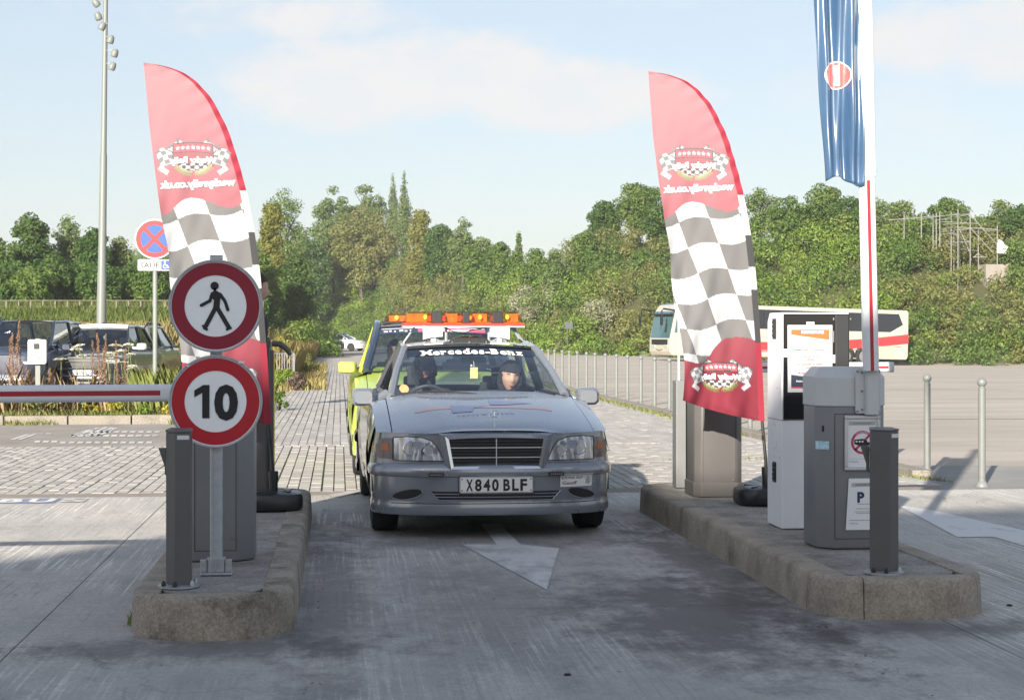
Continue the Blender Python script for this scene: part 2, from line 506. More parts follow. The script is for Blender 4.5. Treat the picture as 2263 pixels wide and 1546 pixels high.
def concrete_mat(name, light, dark, stain=None, streak=1.0, rough=0.75):
    m, t, b = node_mat(name)
    L = t.links.new
    geo = t.nodes.new('ShaderNodeNewGeometry')
    def noise(sc, vec=(1, 1, 1), det=8, rgh=0.62, rot=0.0):
        mp = t.nodes.new('ShaderNodeMapping'); mp.inputs['Scale'].default_value = vec; mp.inputs['Rotation'].default_value = (0, 0, rot)
        L(geo.outputs['Position'], mp.inputs['Vector'])
        n = t.nodes.new('ShaderNodeTexNoise'); n.inputs['Scale'].default_value = sc; n.inputs['Detail'].default_value = det; n.inputs['Roughness'].default_value = rgh
        L(mp.outputs['Vector'], n.inputs['Vector'])
        return n.outputs['Fac']
    def rng(v, a_, b_, x=0.0, y=1.0):
        r = t.nodes.new('ShaderNodeMapRange'); r.inputs['From Min'].default_value = a_; r.inputs['From Max'].default_value = b_
        r.inputs['To Min'].default_value = x; r.inputs['To Max'].default_value = y
        L(v, r.inputs['Value']); return r.outputs['Result']
    def mix(f, A, B, bt='MIX'):
        mx = t.nodes.new('ShaderNodeMix'); mx.data_type = 'RGBA'; mx.blend_type = bt
        if isinstance(f, (int, float)): mx.inputs['Factor'].default_value = f
        else: L(f, mx.inputs['Factor'])
        for k, v in (('A', A), ('B', B)):
            if isinstance(v, tuple): mx.inputs[k].default_value = (*v, 1)
            else: L(v, mx.inputs[k])
        return mx.outputs['Result']
    c = mix(rng(noise(0.9, (1.5, .7, 1), 10, 0.72), 0.38, 0.62), dark, light)
    s1 = noise(3.0, (1.0, 5.0, 1), 9, 0.75)         # broom marks across the lane
    s2 = noise(1.1, (40.0, .55, 1), 7, 0.66, 0.24)   # fine drag lines along it
    s3 = noise(14.0, (1.5, 0.6, 1), 8, 0.78)
    pat = noise(0.8, det=9, rgh=0.70, vec=(1.5, 0.7, 1))
    c = mix(rng(pat, 0.50, 0.60, 0, 0.45 * streak), c, tuple(x * 0.60 for x in dark))
    c = mix(rng(s3, 0.50, 0.70, 0, 0.42 * streak), c, tuple(x * 0.60 for x in dark))
    c = mix(rng(s1, 0.55, 0.72, 0, 0.20 * streak), c, tuple(x * 0.55 for x in dark))
    mm = t.nodes.new('ShaderNodeMath'); mm.operation = 'MULTIPLY'
    L(rng(s2, 0.53, 0.57, 0, 1.0), mm.inputs[0]); L(rng(noise(0.35, det=4), 0.46, 0.58), mm.inputs[1])
    c = mix(mm.outputs[0], c, tuple(min(1, x * 1.35) for x in light))
    mm2 = t.nodes.new('ShaderNodeMath'); mm2.operation = 'MULTIPLY'
    L(rng(s2, 0.44, 0.36, 0, 0.7), mm2.inputs[0]); L(rng(noise(0.4, det=4), 0.44, 0.56), mm2.inputs[1])
    c = mix(mm2.outputs[0], c, tuple(x * 0.5 for x in dark))
    c = mix(rng(noise(60, (1, .4, 1), 6, 0.75), 0.42, 0.64, 0, 0.55), c, tuple(x * 0.6 for x in dark))
    c = mix(rng(noise(3.5, (1.5, .6, 1), 10, 0.78), 0.54, 0.68, 0, 0.45), c, tuple(x * 0.5 for x in dark))
    vo = t.nodes.new('ShaderNodeTexVoronoi'); vo.feature = 'DISTANCE_TO_EDGE'; vo.inputs['Scale'].default_value = 0.55
    wv = t.nodes.new('ShaderNodeVectorMath'); wv.operation = 'MULTIPLY_ADD'
    nz = t.nodes.new('ShaderNodeTexNoise'); nz.inputs['Scale'].default_value = 3.0; nz.inputs['Detail'].default_value = 6
    L(geo.outputs['Position'], nz.inputs['Vector']); L(nz.outputs['Color'], wv.inputs[0]); wv.inputs[1].default_value = (0.5, 0.5, 0.0); L(geo.outputs['Position'], wv.inputs[2])
    L(wv.outputs['Vector'], vo.inputs['Vector'])
    ck = t.nodes.new('ShaderNodeMath'); ck.operation = 'MULTIPLY'
    L(rng(vo.outputs['Distance'], 0.0, 0.006, 0.75, 0.0), ck.inputs[0]); L(rng(noise(0.5, det=3), 0.5, 0.6), ck.inputs[1])
    c = mix(ck.outputs[0], c, tuple(x * 0.3 for x in dark))
    sc_ = rng(noise(38.0, det=2, rgh=0.4), 0.74, 0.78, 0, 0.8)
    c = mix(sc_, c, tuple(x * 0.25 for x in dark))
    if stain:
        for (sx, sy, rx, ry, col, amt) in stain:
            mp = t.nodes.new('ShaderNodeMapping'); mp.inputs['Location'].default_value = (-sx / rx, -sy / ry, 0); mp.inputs['Scale'].default_value = (1 / rx, 1 / ry, 0.0001)
            L(geo.outputs['Position'], mp.inputs['Vector'])
            ln = t.nodes.new('ShaderNodeVectorMath'); ln.operation = 'LENGTH'
            L(mp.outputs['Vector'], ln.inputs[0])
            ad = t.nodes.new('ShaderNodeMath'); ad.operation = 'ADD'
            L(ln.outputs['Value'], ad.inputs[0])
            L(rng(noise(2.6, (1.4, .8, 1), 10, 0.76), 0.3, 0.7, -0.55, 0.6), ad.inputs[1])
            c = mix(rng(ad.outputs[0], 0.35, 1.05, amt, 0.0), c, col)
    L(c, b.inputs['Base Color'])
    b.inputs['Roughness'].default_value = rough
    bp = t.nodes.new('ShaderNodeBump'); bp.inputs['Strength'].default_value = 0.35; bp.inputs['Distance'].default_value = 0.006
    ad2 = t.nodes.new('ShaderNodeMath'); ad2.operation = 'ADD'
    L(s1, ad2.inputs[0]); L(noise(120, det=4), ad2.inputs[1])
    L(ad2.outputs[0], bp.inputs['Height']); L(bp.outputs['Normal'], b.inputs['Normal'])
    return m
oil_contact = (0.062, 0.057, 0.052)  # oil patches in the lane, contact darkness painted round the island feet
M_conc = concrete_mat('apron_concrete', (0.55, 0.52, 0.475), (0.43, 0.41, 0.38),
    [(1.0, 8.6, 2.6, 4.6, (0.26, 0.262, 0.265), 0.45), (1.75, 8.7, 0.75, 1.9, oil_contact, 0.75), (0.75, 8.9, 0.55, 2.0, oil_contact, 0.35), (1.0, 12.4, 1.5, 1.2, oil_contact, 0.45), (-0.05, 9.8, 0.28, 4.0, oil_contact, 0.5),
     (2.2, 10.5, 0.35, 3.5, oil_contact, 0.7), (-0.6, 8.0, 1.0, 0.4, oil_contact, 0.6), (-3.0, 7.0, 1.5, 0.7, oil_contact, 0.3), (2.8, 8.2, 0.9, 0.35, oil_contact, 0.6)])

apron = thing('concrete_apron', 'pale brushed concrete apron under and in front of the barriers', 'pavement')
kind(apron, 'structure')
del apron['category']
XB = [-16, -8.5, -1.45, 2.95, 8.6]; YB = [1.0, 9.0, 15.5]
for i in range(4):
    for j in range(2):
        m = MB(); g = 0.006
        m.box((XB[i] + XB[i + 1]) / 2, (YB[j] + YB[j + 1]) / 2, -0.03, XB[i + 1] - XB[i] - g, YB[j + 1] - YB[j] - g, 0.06)
        m.build('slab', M_conc, apron, smooth=False, bevel=0.003)
M_joint = pm('joint_soil', (0.085, 0.075, 0.06), 0.95, var=0.3, scale=9)
M_strip = pm('edging_asphalt', (0.25, 0.215, 0.185), 0.9, var=0.16, scale=5, bump=0.3, bscale=80)
m = MB(); m.box(-2.5, 15.72, -0.025, 16, 0.42, 0.045); kind(m.build('edging_strip', M_strip, None, smooth=False), 'structure')

# paving: courses of concrete blocks along the lane, every fourth joint wide
M_bed = pm('paving_bed', (0.235, 0.22, 0.195), 0.95, var=0.3, scale=7)
pav = thing('block_paving', 'long courses of pale paving blocks leading away through the gate', 'paving')
kind(pav, 'structure'); del pav['category']
m = MB(); m.box(-2.5, 19.2, -0.032, 16, 6.6, 0.02); m.box(2.2, 52, -0.031, 6.8, 59.2, 0.02); m.build('bed', M_bed, pav, smooth=False)
def paver_mat():
    m, t, b = node_mat('paver_concrete')
    L = t.links.new
    geo = t.nodes.new('ShaderNodeNewGeometry'); oi = t.nodes.new('ShaderNodeObjectInfo')
    ad = t.nodes.new('ShaderNodeMath'); ad.operation = 'ADD'
    L(geo.outputs['Random Per Island'], ad.inputs[0]); L(oi.outputs['Random'], ad.inputs[1])
    fr = t.nodes.new('ShaderNodeMath'); fr.operation = 'FRACT'; L(ad.outputs[0], fr.inputs[0])
    r = t.nodes.new('ShaderNodeValToRGB')
    r.color_ramp.elements[0].color = (0.345, 0.325, 0.30, 1); r.color_ramp.elements[1].color = (0.43, 0.41, 0.38, 1)
    L(fr.outputs[0], r.inputs['Fac'])
    n = t.nodes.new('ShaderNodeTexNoise'); n.inputs['Scale'].default_value = 1.2; n.inputs['Detail'].default_value = 9; n.inputs['Roughness'].default_value = 0.7
    L(geo.outputs['Position'], n.inputs['Vector'])
    mr = t.nodes.new('ShaderNodeMapRange'); mr.inputs['From Min'].default_value = 0.48; mr.inputs['From Max'].default_value = 0.75; mr.inputs['To Max'].default_value = 0.45
    L(n.outputs['Fac'], mr.inputs['Value'])
    mx = t.nodes.new('ShaderNodeMix'); mx.data_type = 'RGBA'; L(mr.outputs['Result'], mx.inputs['Factor'])
    L(r.outputs['Color'], mx.inputs['A']); mx.inputs['B'].default_value = (0.20, 0.175, 0.145, 1)
    L(mx.outputs['Result'], b.inputs['Base Color']); b.inputs['Roughness'].default_value = 0.85
    return m
M_pav = paver_mat()
rng = np.random.default_rng(5)
def paver_quads(x0, x1, y0, y1, lx, ly):
    """blocks as open boxes: top face and four sides"""
    cs, k, x = [], 0, x0
    while x < x1 - 0.5 * lx:
        w = lx - 0.009
        y = y0 - float(rng.uniform(0, ly)) * 0.98
        if y < y0: cs.append((x, y0, w, y + ly - y0 - 0.0035)); y += ly
        while y < y1 - 0.1:
            cs.append((x, y, w, ly - 0.0035)); y += ly
        x += lx + (0.007 if k % 4 == 3 else 0.0); k += 1
    return np.array(cs)
B1 = paver_quads(-10.4, 5.6, 15.95, 22.5, 0.105, 0.21)
B2 = paver_quads(-1.15, 5.6, 22.5, 46.0, 0.105, 0.84)
B3 = paver_quads(-1.15, 5.6, 46.0, 81.0, 0.105, 3.5)
order = np.argsort((B1[:, 0] + 1.4) ** 2 * 0.35 + (B1[:, 1] - 16.0) ** 2)
near, rest = B1[order[:300]], np.concatenate([B1[order[300:]], B2, B3])
mb = MB(); mb.box(0, 0, -0.014, 0.096, 0.2065, 0.028, top=0.97)
pm_me = None
for i, (x, y, w, l) in enumerate(near):
    if pm_me is None:
        o = mb.build('paver', M_pav, pav, smooth=False); pm_me = o.data
    else:
        o = ob('paver', pm_me, pav)
    o.location = (x + w / 2, y + l / 2, 0.0 + rng.uniform(-0.003, 0.002))
    o.rotation_euler = (rng.uniform(-.006, .006), rng.uniform(-.01, .01), 0)
N = len(rest)
zt = rng.uniform(-0.003, 0.002, N)
x0, y0, w, l = rest.T
x1, y1 = x0 + w, y0 + l
zb = np.full(N, -0.026)
c = 0.002
def P3(x, y, z): return np.stack([x, y, z], -1)
T = [P3(x0 + c, y0 + c, zt), P3(x1 - c, y0 + c, zt), P3(x1 - c, y1 - c, zt), P3(x0 + c, y1 - c, zt)]
Bq = [P3(x0, y0, zb), P3(x1, y0, zb), P3(x1, y1, zb), P3(x0, y1, zb)]
VV = np.stack(T + Bq, 1).reshape(-1, 3)
base = (np.arange(N) * 8)[:, None]
FF = np.concatenate([base + np.array(q) for q in ([0, 1, 2, 3], [4, 5, 1, 0], [5, 6, 2, 1], [6, 7, 3, 2], [7, 4, 0, 3])], 0)
me = bpy.data.meshes.new('paver_courses'); me.from_pydata(VV.tolist(), [], FF.tolist()); me.materials.append(M_pav)
o = ob('paver_courses', me, pav); o['kind'] = 'stuff'

M_asph = pm('car_park_asphalt', (0.27, 0.245, 0.215), 0.9, var=0.16, scale=1.5, bump=0.3, bscale=60, dirt=((0.16, 0.14, 0.12), 2.2, 0.5, 0.75, 0.5))
m = MB(); m.box(-8.0, 25.3, -0.02, 20, 5.55, 0.03); kind(m.build('car_park_road', M_asph, None, smooth=False), 'structure')
M_side = pm('side_road_asphalt', (0.24, 0.235, 0.225), 0.88, var=0.14, scale=1.2, bump=0.3, bscale=60, dirt=((0.36, 0.33, 0.29), 1.1, 0.46, 0.7, 0.7))
m = MB(); m.add([(2.6, 15.52, -0.012), (9.5, 13.2, -0.012), (30, 9.0, -0.012), (30, 15.5, -0.012), (5.75, 18.6, -0.012), (5.7, 22, -0.012), (2.6, 22, -0.012)], [(0, 1, 2, 3, 4, 5, 6)])
kind(m.build('side_road', M_side, None, smooth=False), 'structure')

# painted markings
def paint_mat(name, col, under, lo=0.42, hi=0.62, sc=2.2, vec=(1, 3, 1)):
    m, t, b = node_mat(name)
    L = t.links.new
    geo = t.nodes.new('ShaderNodeNewGeometry')
    mp = t.nodes.new('ShaderNodeMapping'); mp.inputs['Scale'].default_value = vec; L(geo.outputs['Position'], mp.inputs['Vector'])
    n = t.nodes.new('ShaderNodeTexNoise'); n.inputs['Scale'].default_value = sc; n.inputs['Detail'].default_value = 9; n.inputs['Roughness'].default_value = 0.7
    L(mp.outputs['Vector'], n.inputs['Vector'])
    r = t.nodes.new('ShaderNodeMapRange'); r.inputs['From Min'].default_value = lo; r.inputs['From Max'].default_value = hi; L(n.outputs['Fac'], r.inputs['Value'])
    mx = t.nodes.new('ShaderNodeMix'); mx.data_type = 'RGBA'; L(r.outputs['Result'], mx.inputs['Factor'])
    mx.inputs['A'].default_value = (*col, 1); mx.inputs['B'].default_value = (*under, 1)
    L(mx.outputs['Result'], b.inputs['Base Color']); b.inputs['Roughness'].default_value = 0.7
    return m
M_pw = paint_mat('worn_white_paint', (0.58, 0.57, 0.55), (0.30, 0.295, 0.29), 0.46, 0.66, 2.4, (1.4, .7, 1))
M_pw3 = paint_mat('road_white_paint', (0.66, 0.65, 0.63), (0.34, 0.33, 0.32), 0.54, 0.72, 2.6, (1.4, .8, 1))
M_sunpatch = paint_mat('painted_sun_patch', (0.50, 0.48, 0.45), (0.36, 0.34, 0.31), 0.40, 0.58, 3.5)
M_pb = paint_mat('worn_blue_paint', (0.18, 0.22, 0.36), (0.30, 0.29, 0.28), 0.45, 0.6)
def ground_poly(name, pts, mat, z=0.003, label=None):
    m = MB(); m.add([(*gp(x, y), z) for x, y in pts], [tuple(range(len(pts)))])
    o = m.build(name, mat, None, smooth=False, recalc=False); kind(o, 'structure', label)
    if o.data.polygons[0].normal.z < 0: o.data.flip_normals()
    return o
ground_poly('lane_arrow', [(1020, 1203), (1098, 1203), (1062, 1158), (1104, 1158), (1150, 1203), (1236, 1212), (1208, 1303)], M_pw, 0.0035, 'worn white arrow head painted on the lane before the silver car')
ground_poly('road_arrow', [(1985, 1117), (2060, 1127), (2263, 1172), (2480, 1222), (2480, 1262), (2263, 1206), (2195, 1186), (2116, 1187)], M_pw3, 0.0035, 'long white painted arrow on the road beyond the right island')
ground_poly('lane_sun_patch', [(720, 1094), (800, 1080), (806, 1085), (745, 1100)], M_sunpatch, 0.0035)  # pale strip paints in a sunlit patch of the lane
# dashed outline of a parking symbol on the far lane
def far_poly(pts, name='bay_marking'):
    m = MB()
    for q in pts:
        m.add([(*gp(x, y), 0.0) for x, y in q], [tuple(range(len(q)))])
    o = m.build(name, M_pw, None, smooth=False, recalc=False); o.location.z = 0.0; kind(o, 'structure', 'dashed white bay marking on the road before the left kerb')
dash = []
for k in range(14): dash.append([(78 + k * 19, 973 + (k > 2) * 2), (90 + k * 19, 973 + (k > 2) * 2), (88 + k * 19, 977 + (k > 2) * 2), (75 + k * 19, 977 + (k > 2) * 2)])
for k in range(11): dash.append([(158 + k * 18, 960), (171 + k * 18, 960), (168 + k * 18, 964), (154 + k * 18, 964)])
for k in range(9): dash.append([(200 + k * 18, 952), (211 + k * 18, 952), (208 + k * 18, 955), (196 + k * 18, 955)])
for (xa, ya, xb, yb) in ((22, 971, 58, 959), (37, 971, 77, 957), (150, 963, 200, 947), (163, 963, 212, 945), (182, 963, 232, 943), (196, 963, 244, 944), (210, 963, 252, 945)):
    dash.append([(xa, ya), (xa + 9, ya), (xb + 9, yb), (xb, yb)])
dash += [[(85, 957), (97, 957), (94, 959), (82, 959)], [(103, 957), (115, 957), (112, 959), (100, 959)]]
far_poly(dash)
# blue band lettered BUS on the edge of the concrete
m = MB(); m.add([(-6.0, 14.96, 0.003), (-2.36, 14.96, 0.003), (-2.36, 15.40, 0.003), (-6.0, 15.40, 0.003)], [(0, 1, 2, 3)])
band = m.build('bus_lane_band', M_pb, None, smooth=False, recalc=False); kind(band, 'structure', 'blue painted band lettered BUS at the edge of the concrete')
for ch, x_ in (('B', -2.74), ('U', -2.49), ('S', -2.22)):
    lettering(band, ch, 0.31, M_pw3 if ch != 'S' else M_pw, lambda x, z: (x_ + x, 15.18 + z, 0.0065), bold=0.05, w=0.21)

# ------------------------------------------------------------------ islands
M_kerb = pm('kerb_concrete', (0.31, 0.27, 0.215), 0.9, grain=0.22, var=0.26, scale=5, bump=0.25, bscale=60, dirt=((0.07, 0.06, 0.042), 4.0, 0.50, 0.66, 0.8))
M_kerb2 = pm('kerb_concrete_clean', (0.34, 0.295, 0.235), 0.9, grain=0.2, var=0.2, scale=4, bump=0.22, bscale=60, dirt=((0.09, 0.078, 0.06), 2.6, 0.5, 0.72, 0.75))
M_itop = pm('island_screed', (0.29, 0.27, 0.24), 0.92, grain=0.25, var=0.28, scale=4, bump=0.25, bscale=70, dirt=((0.10, 0.088, 0.074), 3.5, 0.48, 0.7, 0.7))
def rrect(x0, x1, y0, y1, rn, rf, n=7):
    p = []
    for (cx, cy, a0, r) in ((x0 + rn, y0 + rn, 180, rn), (x1 - rn, y0 + rn, 270, rn), (x1 - rf, y1 - rf, 0, rf), (x0 + rf, y1 - rf, 90, rf)):
        for k in range(n + 1):
            a = rad(a0 + 90 * k / n); p.append((cx + r * math.cos(a), cy + r * math.sin(a)))
    return p
def dense(p, step=0.5):
    q = []
    for i in range(len(p)):
        a, b = Vector(p[i]), Vector(p[(i + 1) % len(p)])
        k = max(1, int((b - a).length / step))
        for j in range(k): q.append(tuple(a.lerp(b, j / k)))
    return q
def island(label, x0, x1, y0, y1, rn, rf, h, kmat, seed, seglen, gap):
    t = thing('traffic_island', label, 'traffic island')
    outer = dense(rrect(x0, x1, y0, y1, rn, rf)); n = len(outer)
    cx, cy = (x0 + x1) / 2, (y0 + y1) / 2
    w = 0.15
    inner = []
    for x, y in outer:
        ix = min(max(x, x0 + w), x1 - w) if True else x
        iy = min(max(y, y0 + w), y1 - w)
        inner.append((ix, iy))
    rg = random.Random(seed)
    i = 0
    while i < n:                                       # kerb stones, about a metre each
        k = min(n, i + rg.choice(seglen))
        m = MB()
        a_o = [outer[j % n] for j in range(i, k + 1)]; a_i = [inner[j % n] for j in range(i, k + 1)]
        L = len(a_o)
        rows = []
        for s_, (po, pi) in enumerate(zip(a_o, a_i)):
            po, pi = Vector(po), Vector(pi)
            d = (pi - po)
            if d.length < 1e-4: d = Vector((cx, cy)) - po
            d = d.normalized()
            sh = 0.002
            jit = rg.uniform(-0.0015, 0.0015)
            pts = [(po, 0.0), (po + d * 0.004, h * 0.55 + jit), (po + d * 0.008, h - 0.028), (po + d * 0.016, h - 0.010 + jit), (po + d * 0.036, h + jit * 0.5), (pi, h), (pi, 0.0)]
            rows.append([(q.x, q.y, z) for q, z in pts])
        # pull both ends in for the joint
        for end, nb in ((0, 1), (L - 1, L - 2)):
            dv = (Vector(a_o[nb]) - Vector(a_o[end])); ln = max(dv.length, 1e-4); dv = dv / ln * min(gap, ln * 0.3)
            rows[end] = [(x + dv.x, y + dv.y, z) for x, y, z in rows[end]]
        K = len(rows[0])
        vs = [p for r in rows for p in r]
        fs = [(a * K + b, a * K + b + 1, (a + 1) * K + b + 1, (a + 1) * K + b) for a in range(L - 1) for b in range(K - 1)]
        fs += [tuple(range(K)), tuple(range((L - 1) * K, L * K))]
        m.add(vs, fs)
        m.build('kerb_stone', kmat, t, smooth=True, angle=50)
        i = k
    m = MB(); q = [(min(max(x, x0 + w - .004), x1 - w + .004), min(max(y, y0 + w - .004), y1 - w + .004)) for x, y in rrect(x0 + w - 0.006, x1 - w + 0.006, y0 + w - 0.006, y1 - w + 0.006, max(0.03, rn - w), max(0.03, rf - w))]
    m.prism(q, 0.0, h - 0.005)
    m.build('infill', M_itop, t, smooth=False)
    return t
KH = 0.2
island('stained concrete island under the round signs at the left of the lane', -0.985, -0.21, 8.17, 14.0, 0.36, 0.35, KH, M_kerb, 3, (12, 14), 0.0010)
island('long concrete island with a brown kerb under the white kiosk', 2.37, 3.27, 8.45, 14.15, 0.36, 0.35, KH, M_kerb2, 8, (5, 6, 7), 0.003)
# ================================================================== GATE FURNITURE
M_post = pm('dark_grey_powder_coat', (0.105, 0.102, 0.098), 0.45, var=0.06, scale=5, dirt=((0.16, 0.145, 0.12), 6, 0.58, 0.8, 0.4))
M_cab = pm('grey_cabinet_paint', (0.19, 0.195, 0.20), 0.42, var=0.05, scale=3, dirt=((0.10, 0.098, 0.092), 4, 0.56, 0.8, 0.45))
M_head = pm('pale_grey_plastic', (0.54, 0.56, 0.56), 0.45, var=0.04, scale=3)
M_taupe = pm('taupe_cabinet_paint', (0.095, 0.09, 0.087), 0.4, var=0.06, scale=3)
M_bolt = pm('bolt_steel', (0.2, 0.2, 0.2), 0.4, metal=0.8)
M_label = pm('label_paper', (0.7, 0.7, 0.7), 0.5)
M_stripe = pm('barrier_red', (0.40, 0.018, 0.03), 0.4, var=0.06, scale=10)
M_armw = pm('barrier_white', (0.72, 0.74, 0.76), 0.3, var=0.05, scale=4, dirt=((0.5, 0.5, 0.48), 5, 0.55, 0.8, 0.4))
M_refl = pm('retroreflective_white', (0.90, 0.92, 0.93), 0.35, var=0.03, scale=8)

def flatf(x0=0, z0=0, y=0):
    return lambda x, z: (x0 + x, y, z0 + z)

def guard_post(label, px, py, poly, edge, h, lab):
    X, Y = gp(px, py, KH)
    t = thing('guard_post', label, 'post', (X, Y, KH), 0, 'dark posts on the island noses')
    m = MB(); m.prism(poly, 0.01, h); m.build('column', M_post, t, smooth=False, bevel=0.004)
    x0 = min(p[0] for p in poly)
    # sloping cap plate
    m = MB()
    lo = [(a * 1.03, b * 1.03, h + 0.001) for a, b in poly]; n = len(lo)
    up = [(a * 1.03, b * 1.03, h + 0.008 + 0.10 * (b + 0.045)) for a, b in poly]
    m.add(lo + up, [tuple(range(n)), tuple(range(n, 2 * n))] + [(i, (i + 1) % n, n + (i + 1) % n, n + i) for i in range(n)])
    m.build('cap', M_post, t, smooth=False, bevel=0.002)
    m = MB(); m.prismy([(x0 - 0.036, h - 0.075), (x0 + 0.004, h - 0.075), (x0 + 0.004, h - 0.21), (x0 - 0.006, h - 0.20), (x0 - 0.006, h - 0.165)], 0.02, 0.045); m.build('shield_plate', M_post, t, smooth=False)
    m = MB(); m.lathe([(0.0001, 0), (0.098, 0), (0.098, 0.008), (0.06, 0.012), (0.0001, 0.012)], 28); m.build('base_plate', M_galv, t)
    for a, cap in ((215, 1), (262, 1), (325, 0), (20, 0)):
        m = MB(); m.lathe([(0.011, 0.008), (0.011, 0.022), (0.006, 0.034), (0.0001, 0.036)], 8, (0.082 * math.cos(rad(a)), 0.082 * math.sin(rad(a)), 0))
        m.build('bolt', M_black if cap else M_galv, t)
    # paper label on the right hand face
    (ax, ay), (bx, by) = edge
    d = Vector((bx - ax, by - ay)).normalized(); nrm = Vector((d.y, -d.x)) * 0.002
    m = MB(); L = (Vector((bx, by)) - Vector((ax, ay))).length
    q0, q1 = lab
    m.add([(ax + d.x * L * q0 + nrm.x, ay + d.y * L * q0 + nrm.y, h - 0.032), (ax + d.x * L * q1 + nrm.x, ay + d.y * L * q1 + nrm.y, h - 0.032), (ax + d.x * L * q1 + nrm.x, ay + d.y * L * q1 + nrm.y, h - 0.012), (ax + d.x * L * q0 + nrm.x, ay + d.y * L * q0 + nrm.y, h - 0.012)], [(0, 1, 2, 3)])
    m.build('label', M_label, t, smooth=False)
    return t
guard_post('dark grey square post on a round base plate before the sign post', 395, 1295,
    [(-0.062, 0.01), (-0.012, -0.048), (0.060, -0.040), (0.060, 0.05), (-0.04, 0.075)], ((-0.012, -0.048), (0.060, -0.040)), 0.735, (0.12, 0.9))
guard_post('dark grey square post hiding half of the two posters', 1953, 1265,
    [(-0.072, -0.020), (0.020, -0.048), (0.074, -0.012), (0.055, 0.055), (-0.055, 0.060)], ((0.020, -0.048), (0.074, -0.012)), 0.715, (0.1, 0.95))

# ---------------------------------------------------------- round signs
def disc(m, r, y0, y1, n=64, c=(0, 0)):
    m.lathe([(0.0001, y0), (r, y0), (r, y1), (0.0001, y1)], n, (c[0], 0, c[1]), axis='y')
def annulus(m, r0, r1, y, n=72, c=(0, 0), th=0.0012):
    vs, fs = [], []
    for k in range(n):
        a = 2 * PI * k / n
        for r, yy in ((r0, y), (r1, y), (r1, y + th), (r0, y + th)):
            vs.append((c[0] + r * math.cos(a), yy, c[1] + r * math.sin(a)))
    for k in range(n):
        a, b = 4 * k, 4 * ((k + 1) % n)
        for q in range(4): fs.append((a + q, b + q, b + (q + 1) % 4, a + (q + 1) % 4))
    m.add(vs, fs)
def capsule(m, pts, w, y0, y1, c=(0, 0)):
    """flat stroke with round ends along pts (x, z)"""
    for i in range(len(pts) - 1):
        a, b = Vector(pts[i]), Vector(pts[i + 1])
        d = (b - a).normalized(); n = Vector((-d.y, d.x)) * w / 2
        poly = []
        base = math.atan2(n.y, n.x)
        for k in range(9): poly.append((b.x + w / 2 * math.cos(base - PI * k / 8), b.y + w / 2 * math.sin(base - PI * k / 8)))
        for k in range(9): poly.append((a.x + w / 2 * math.cos(base + PI - PI * k / 8), a.y + w / 2 * math.sin(base + PI - PI * k / 8)))
        m.prismy([(c[0] + p, c[1] + q) for p, q in poly], y0 - 0.0001 * i, y1)
def sign_panel(parent, zc, R, ring0, ring1, mat_ring, y=-0.05, bg=None):
    m = MB(); disc(m, R * 0.965, y, y + 0.004); p = m.build('sign_panel', bg or M_refl, parent)
    m = MB(); annulus(m, R * 0.955, R, y - 0.010, th=0.026); m.build('rim', M_galv, p, bevel=0.003)
    m = MB(); annulus(m, ring0, ring1, y - 0.0022); m.build('ring', mat_ring, p, smooth=False)
    p.location.z = zc
    return p
X, Y = gp(478, 1268, KH)
sg = thing('road_sign', 'galvanised post with a no walking sign above a red ringed 10 sign', 'road sign', (X, Y, KH))
m = MB(); m.prism(rrect(-0.031, 0.031, -0.016, 0.030, 0.010, 0.010, 3), 0.012, 1.60); m.build('post', M_galv, sg)
m = MB()
m.box(0, 0, 0.006, 0.16, 0.09, 0.012)
m.prism(rrect(-0.045, 0.045, -0.028, 0.040, 0.012, 0.012, 3), 0.012, 0.085)
m.box(-0.062, -0.020, 0.045, 0.032, 0.018, 0.066); m.box(0.062, -0.020, 0.045, 0.032, 0.018, 0.066)
m.box(0.0, -0.034, 0.05, 0.006, 0.012, 0.07)
m.build('base_clamp', M_galv, sg, smooth=False, bevel=0.004)
for x in (-0.062, 0.062):
    for z in (0.028, 0.062):
        m = MB(); m.lathe([(0.010, 0.0), (0.010, -0.012), (0.0001, -0.013)], 6, (x, -0.029, z), axis='y'); m.build('bolt', M_galv, sg)
for z in (1.48, 1.19, 1.0, 0.72):
    m = MB(); m.box(0, -0.030, z, 0.09, 0.026, 0.022); m.build('clamp', M_galv, sg, smooth=False)
M_red_dull = pm('sign_red_dull', (0.26, 0.010, 0.030), 0.42, var=0.05, scale=5)
R = 0.232
ped = sign_panel(sg, zat(676, 8.80) - KH, R, 0.153, 0.2165, M_red_dull)
ten = sign_panel(sg, zat(887, 8.80) - KH, R, 0.153, 0.2165, M_red)
k = 0.153 / 188.0
def pz(*pts): return [(x * k, -y * k) for x, y in pts]
m = MB(); yy = -0.0535
disc(m, 25 * k, yy, yy + 0.001, 28, (-6 * k, 124 * k))
capsule(m, pz((-5, -105), (-2, -82)), 16 * k, yy, yy + .001)
m.prismy(pz((-26, -82), (-12, -92), (10, -92), (30, -80), (40, -66), (28, -40), (24, 22), (-16, 22), (-10, -36), (-24, -50)), yy - .0004, yy + .001)
capsule(m, pz((-20, -76), (-34, -32), (-86, -4)), 20 * k, yy, yy + .001)
capsule(m, pz((28, -72), (58, -28), (74, 22)), 20 * k, yy, yy + .001)
capsule(m, pz((-2, 14), (-64, 132)), 27 * k, yy, yy + .001)
capsule(m, pz((12, 14), (80, 130)), 27 * k, yy, yy + .001)
m.prismy(pz((-86, 118), (-76, 114), (-44, 142), (-52, 152), (-62, 148)), yy - .0006, yy + .001)
m.prismy(pz((62, 140), (70, 132), (98, 128), (100, 138), (66, 152)), yy - .0006, yy + .001)
m.build('walking_figure', M_ink, ped, smooth=False)
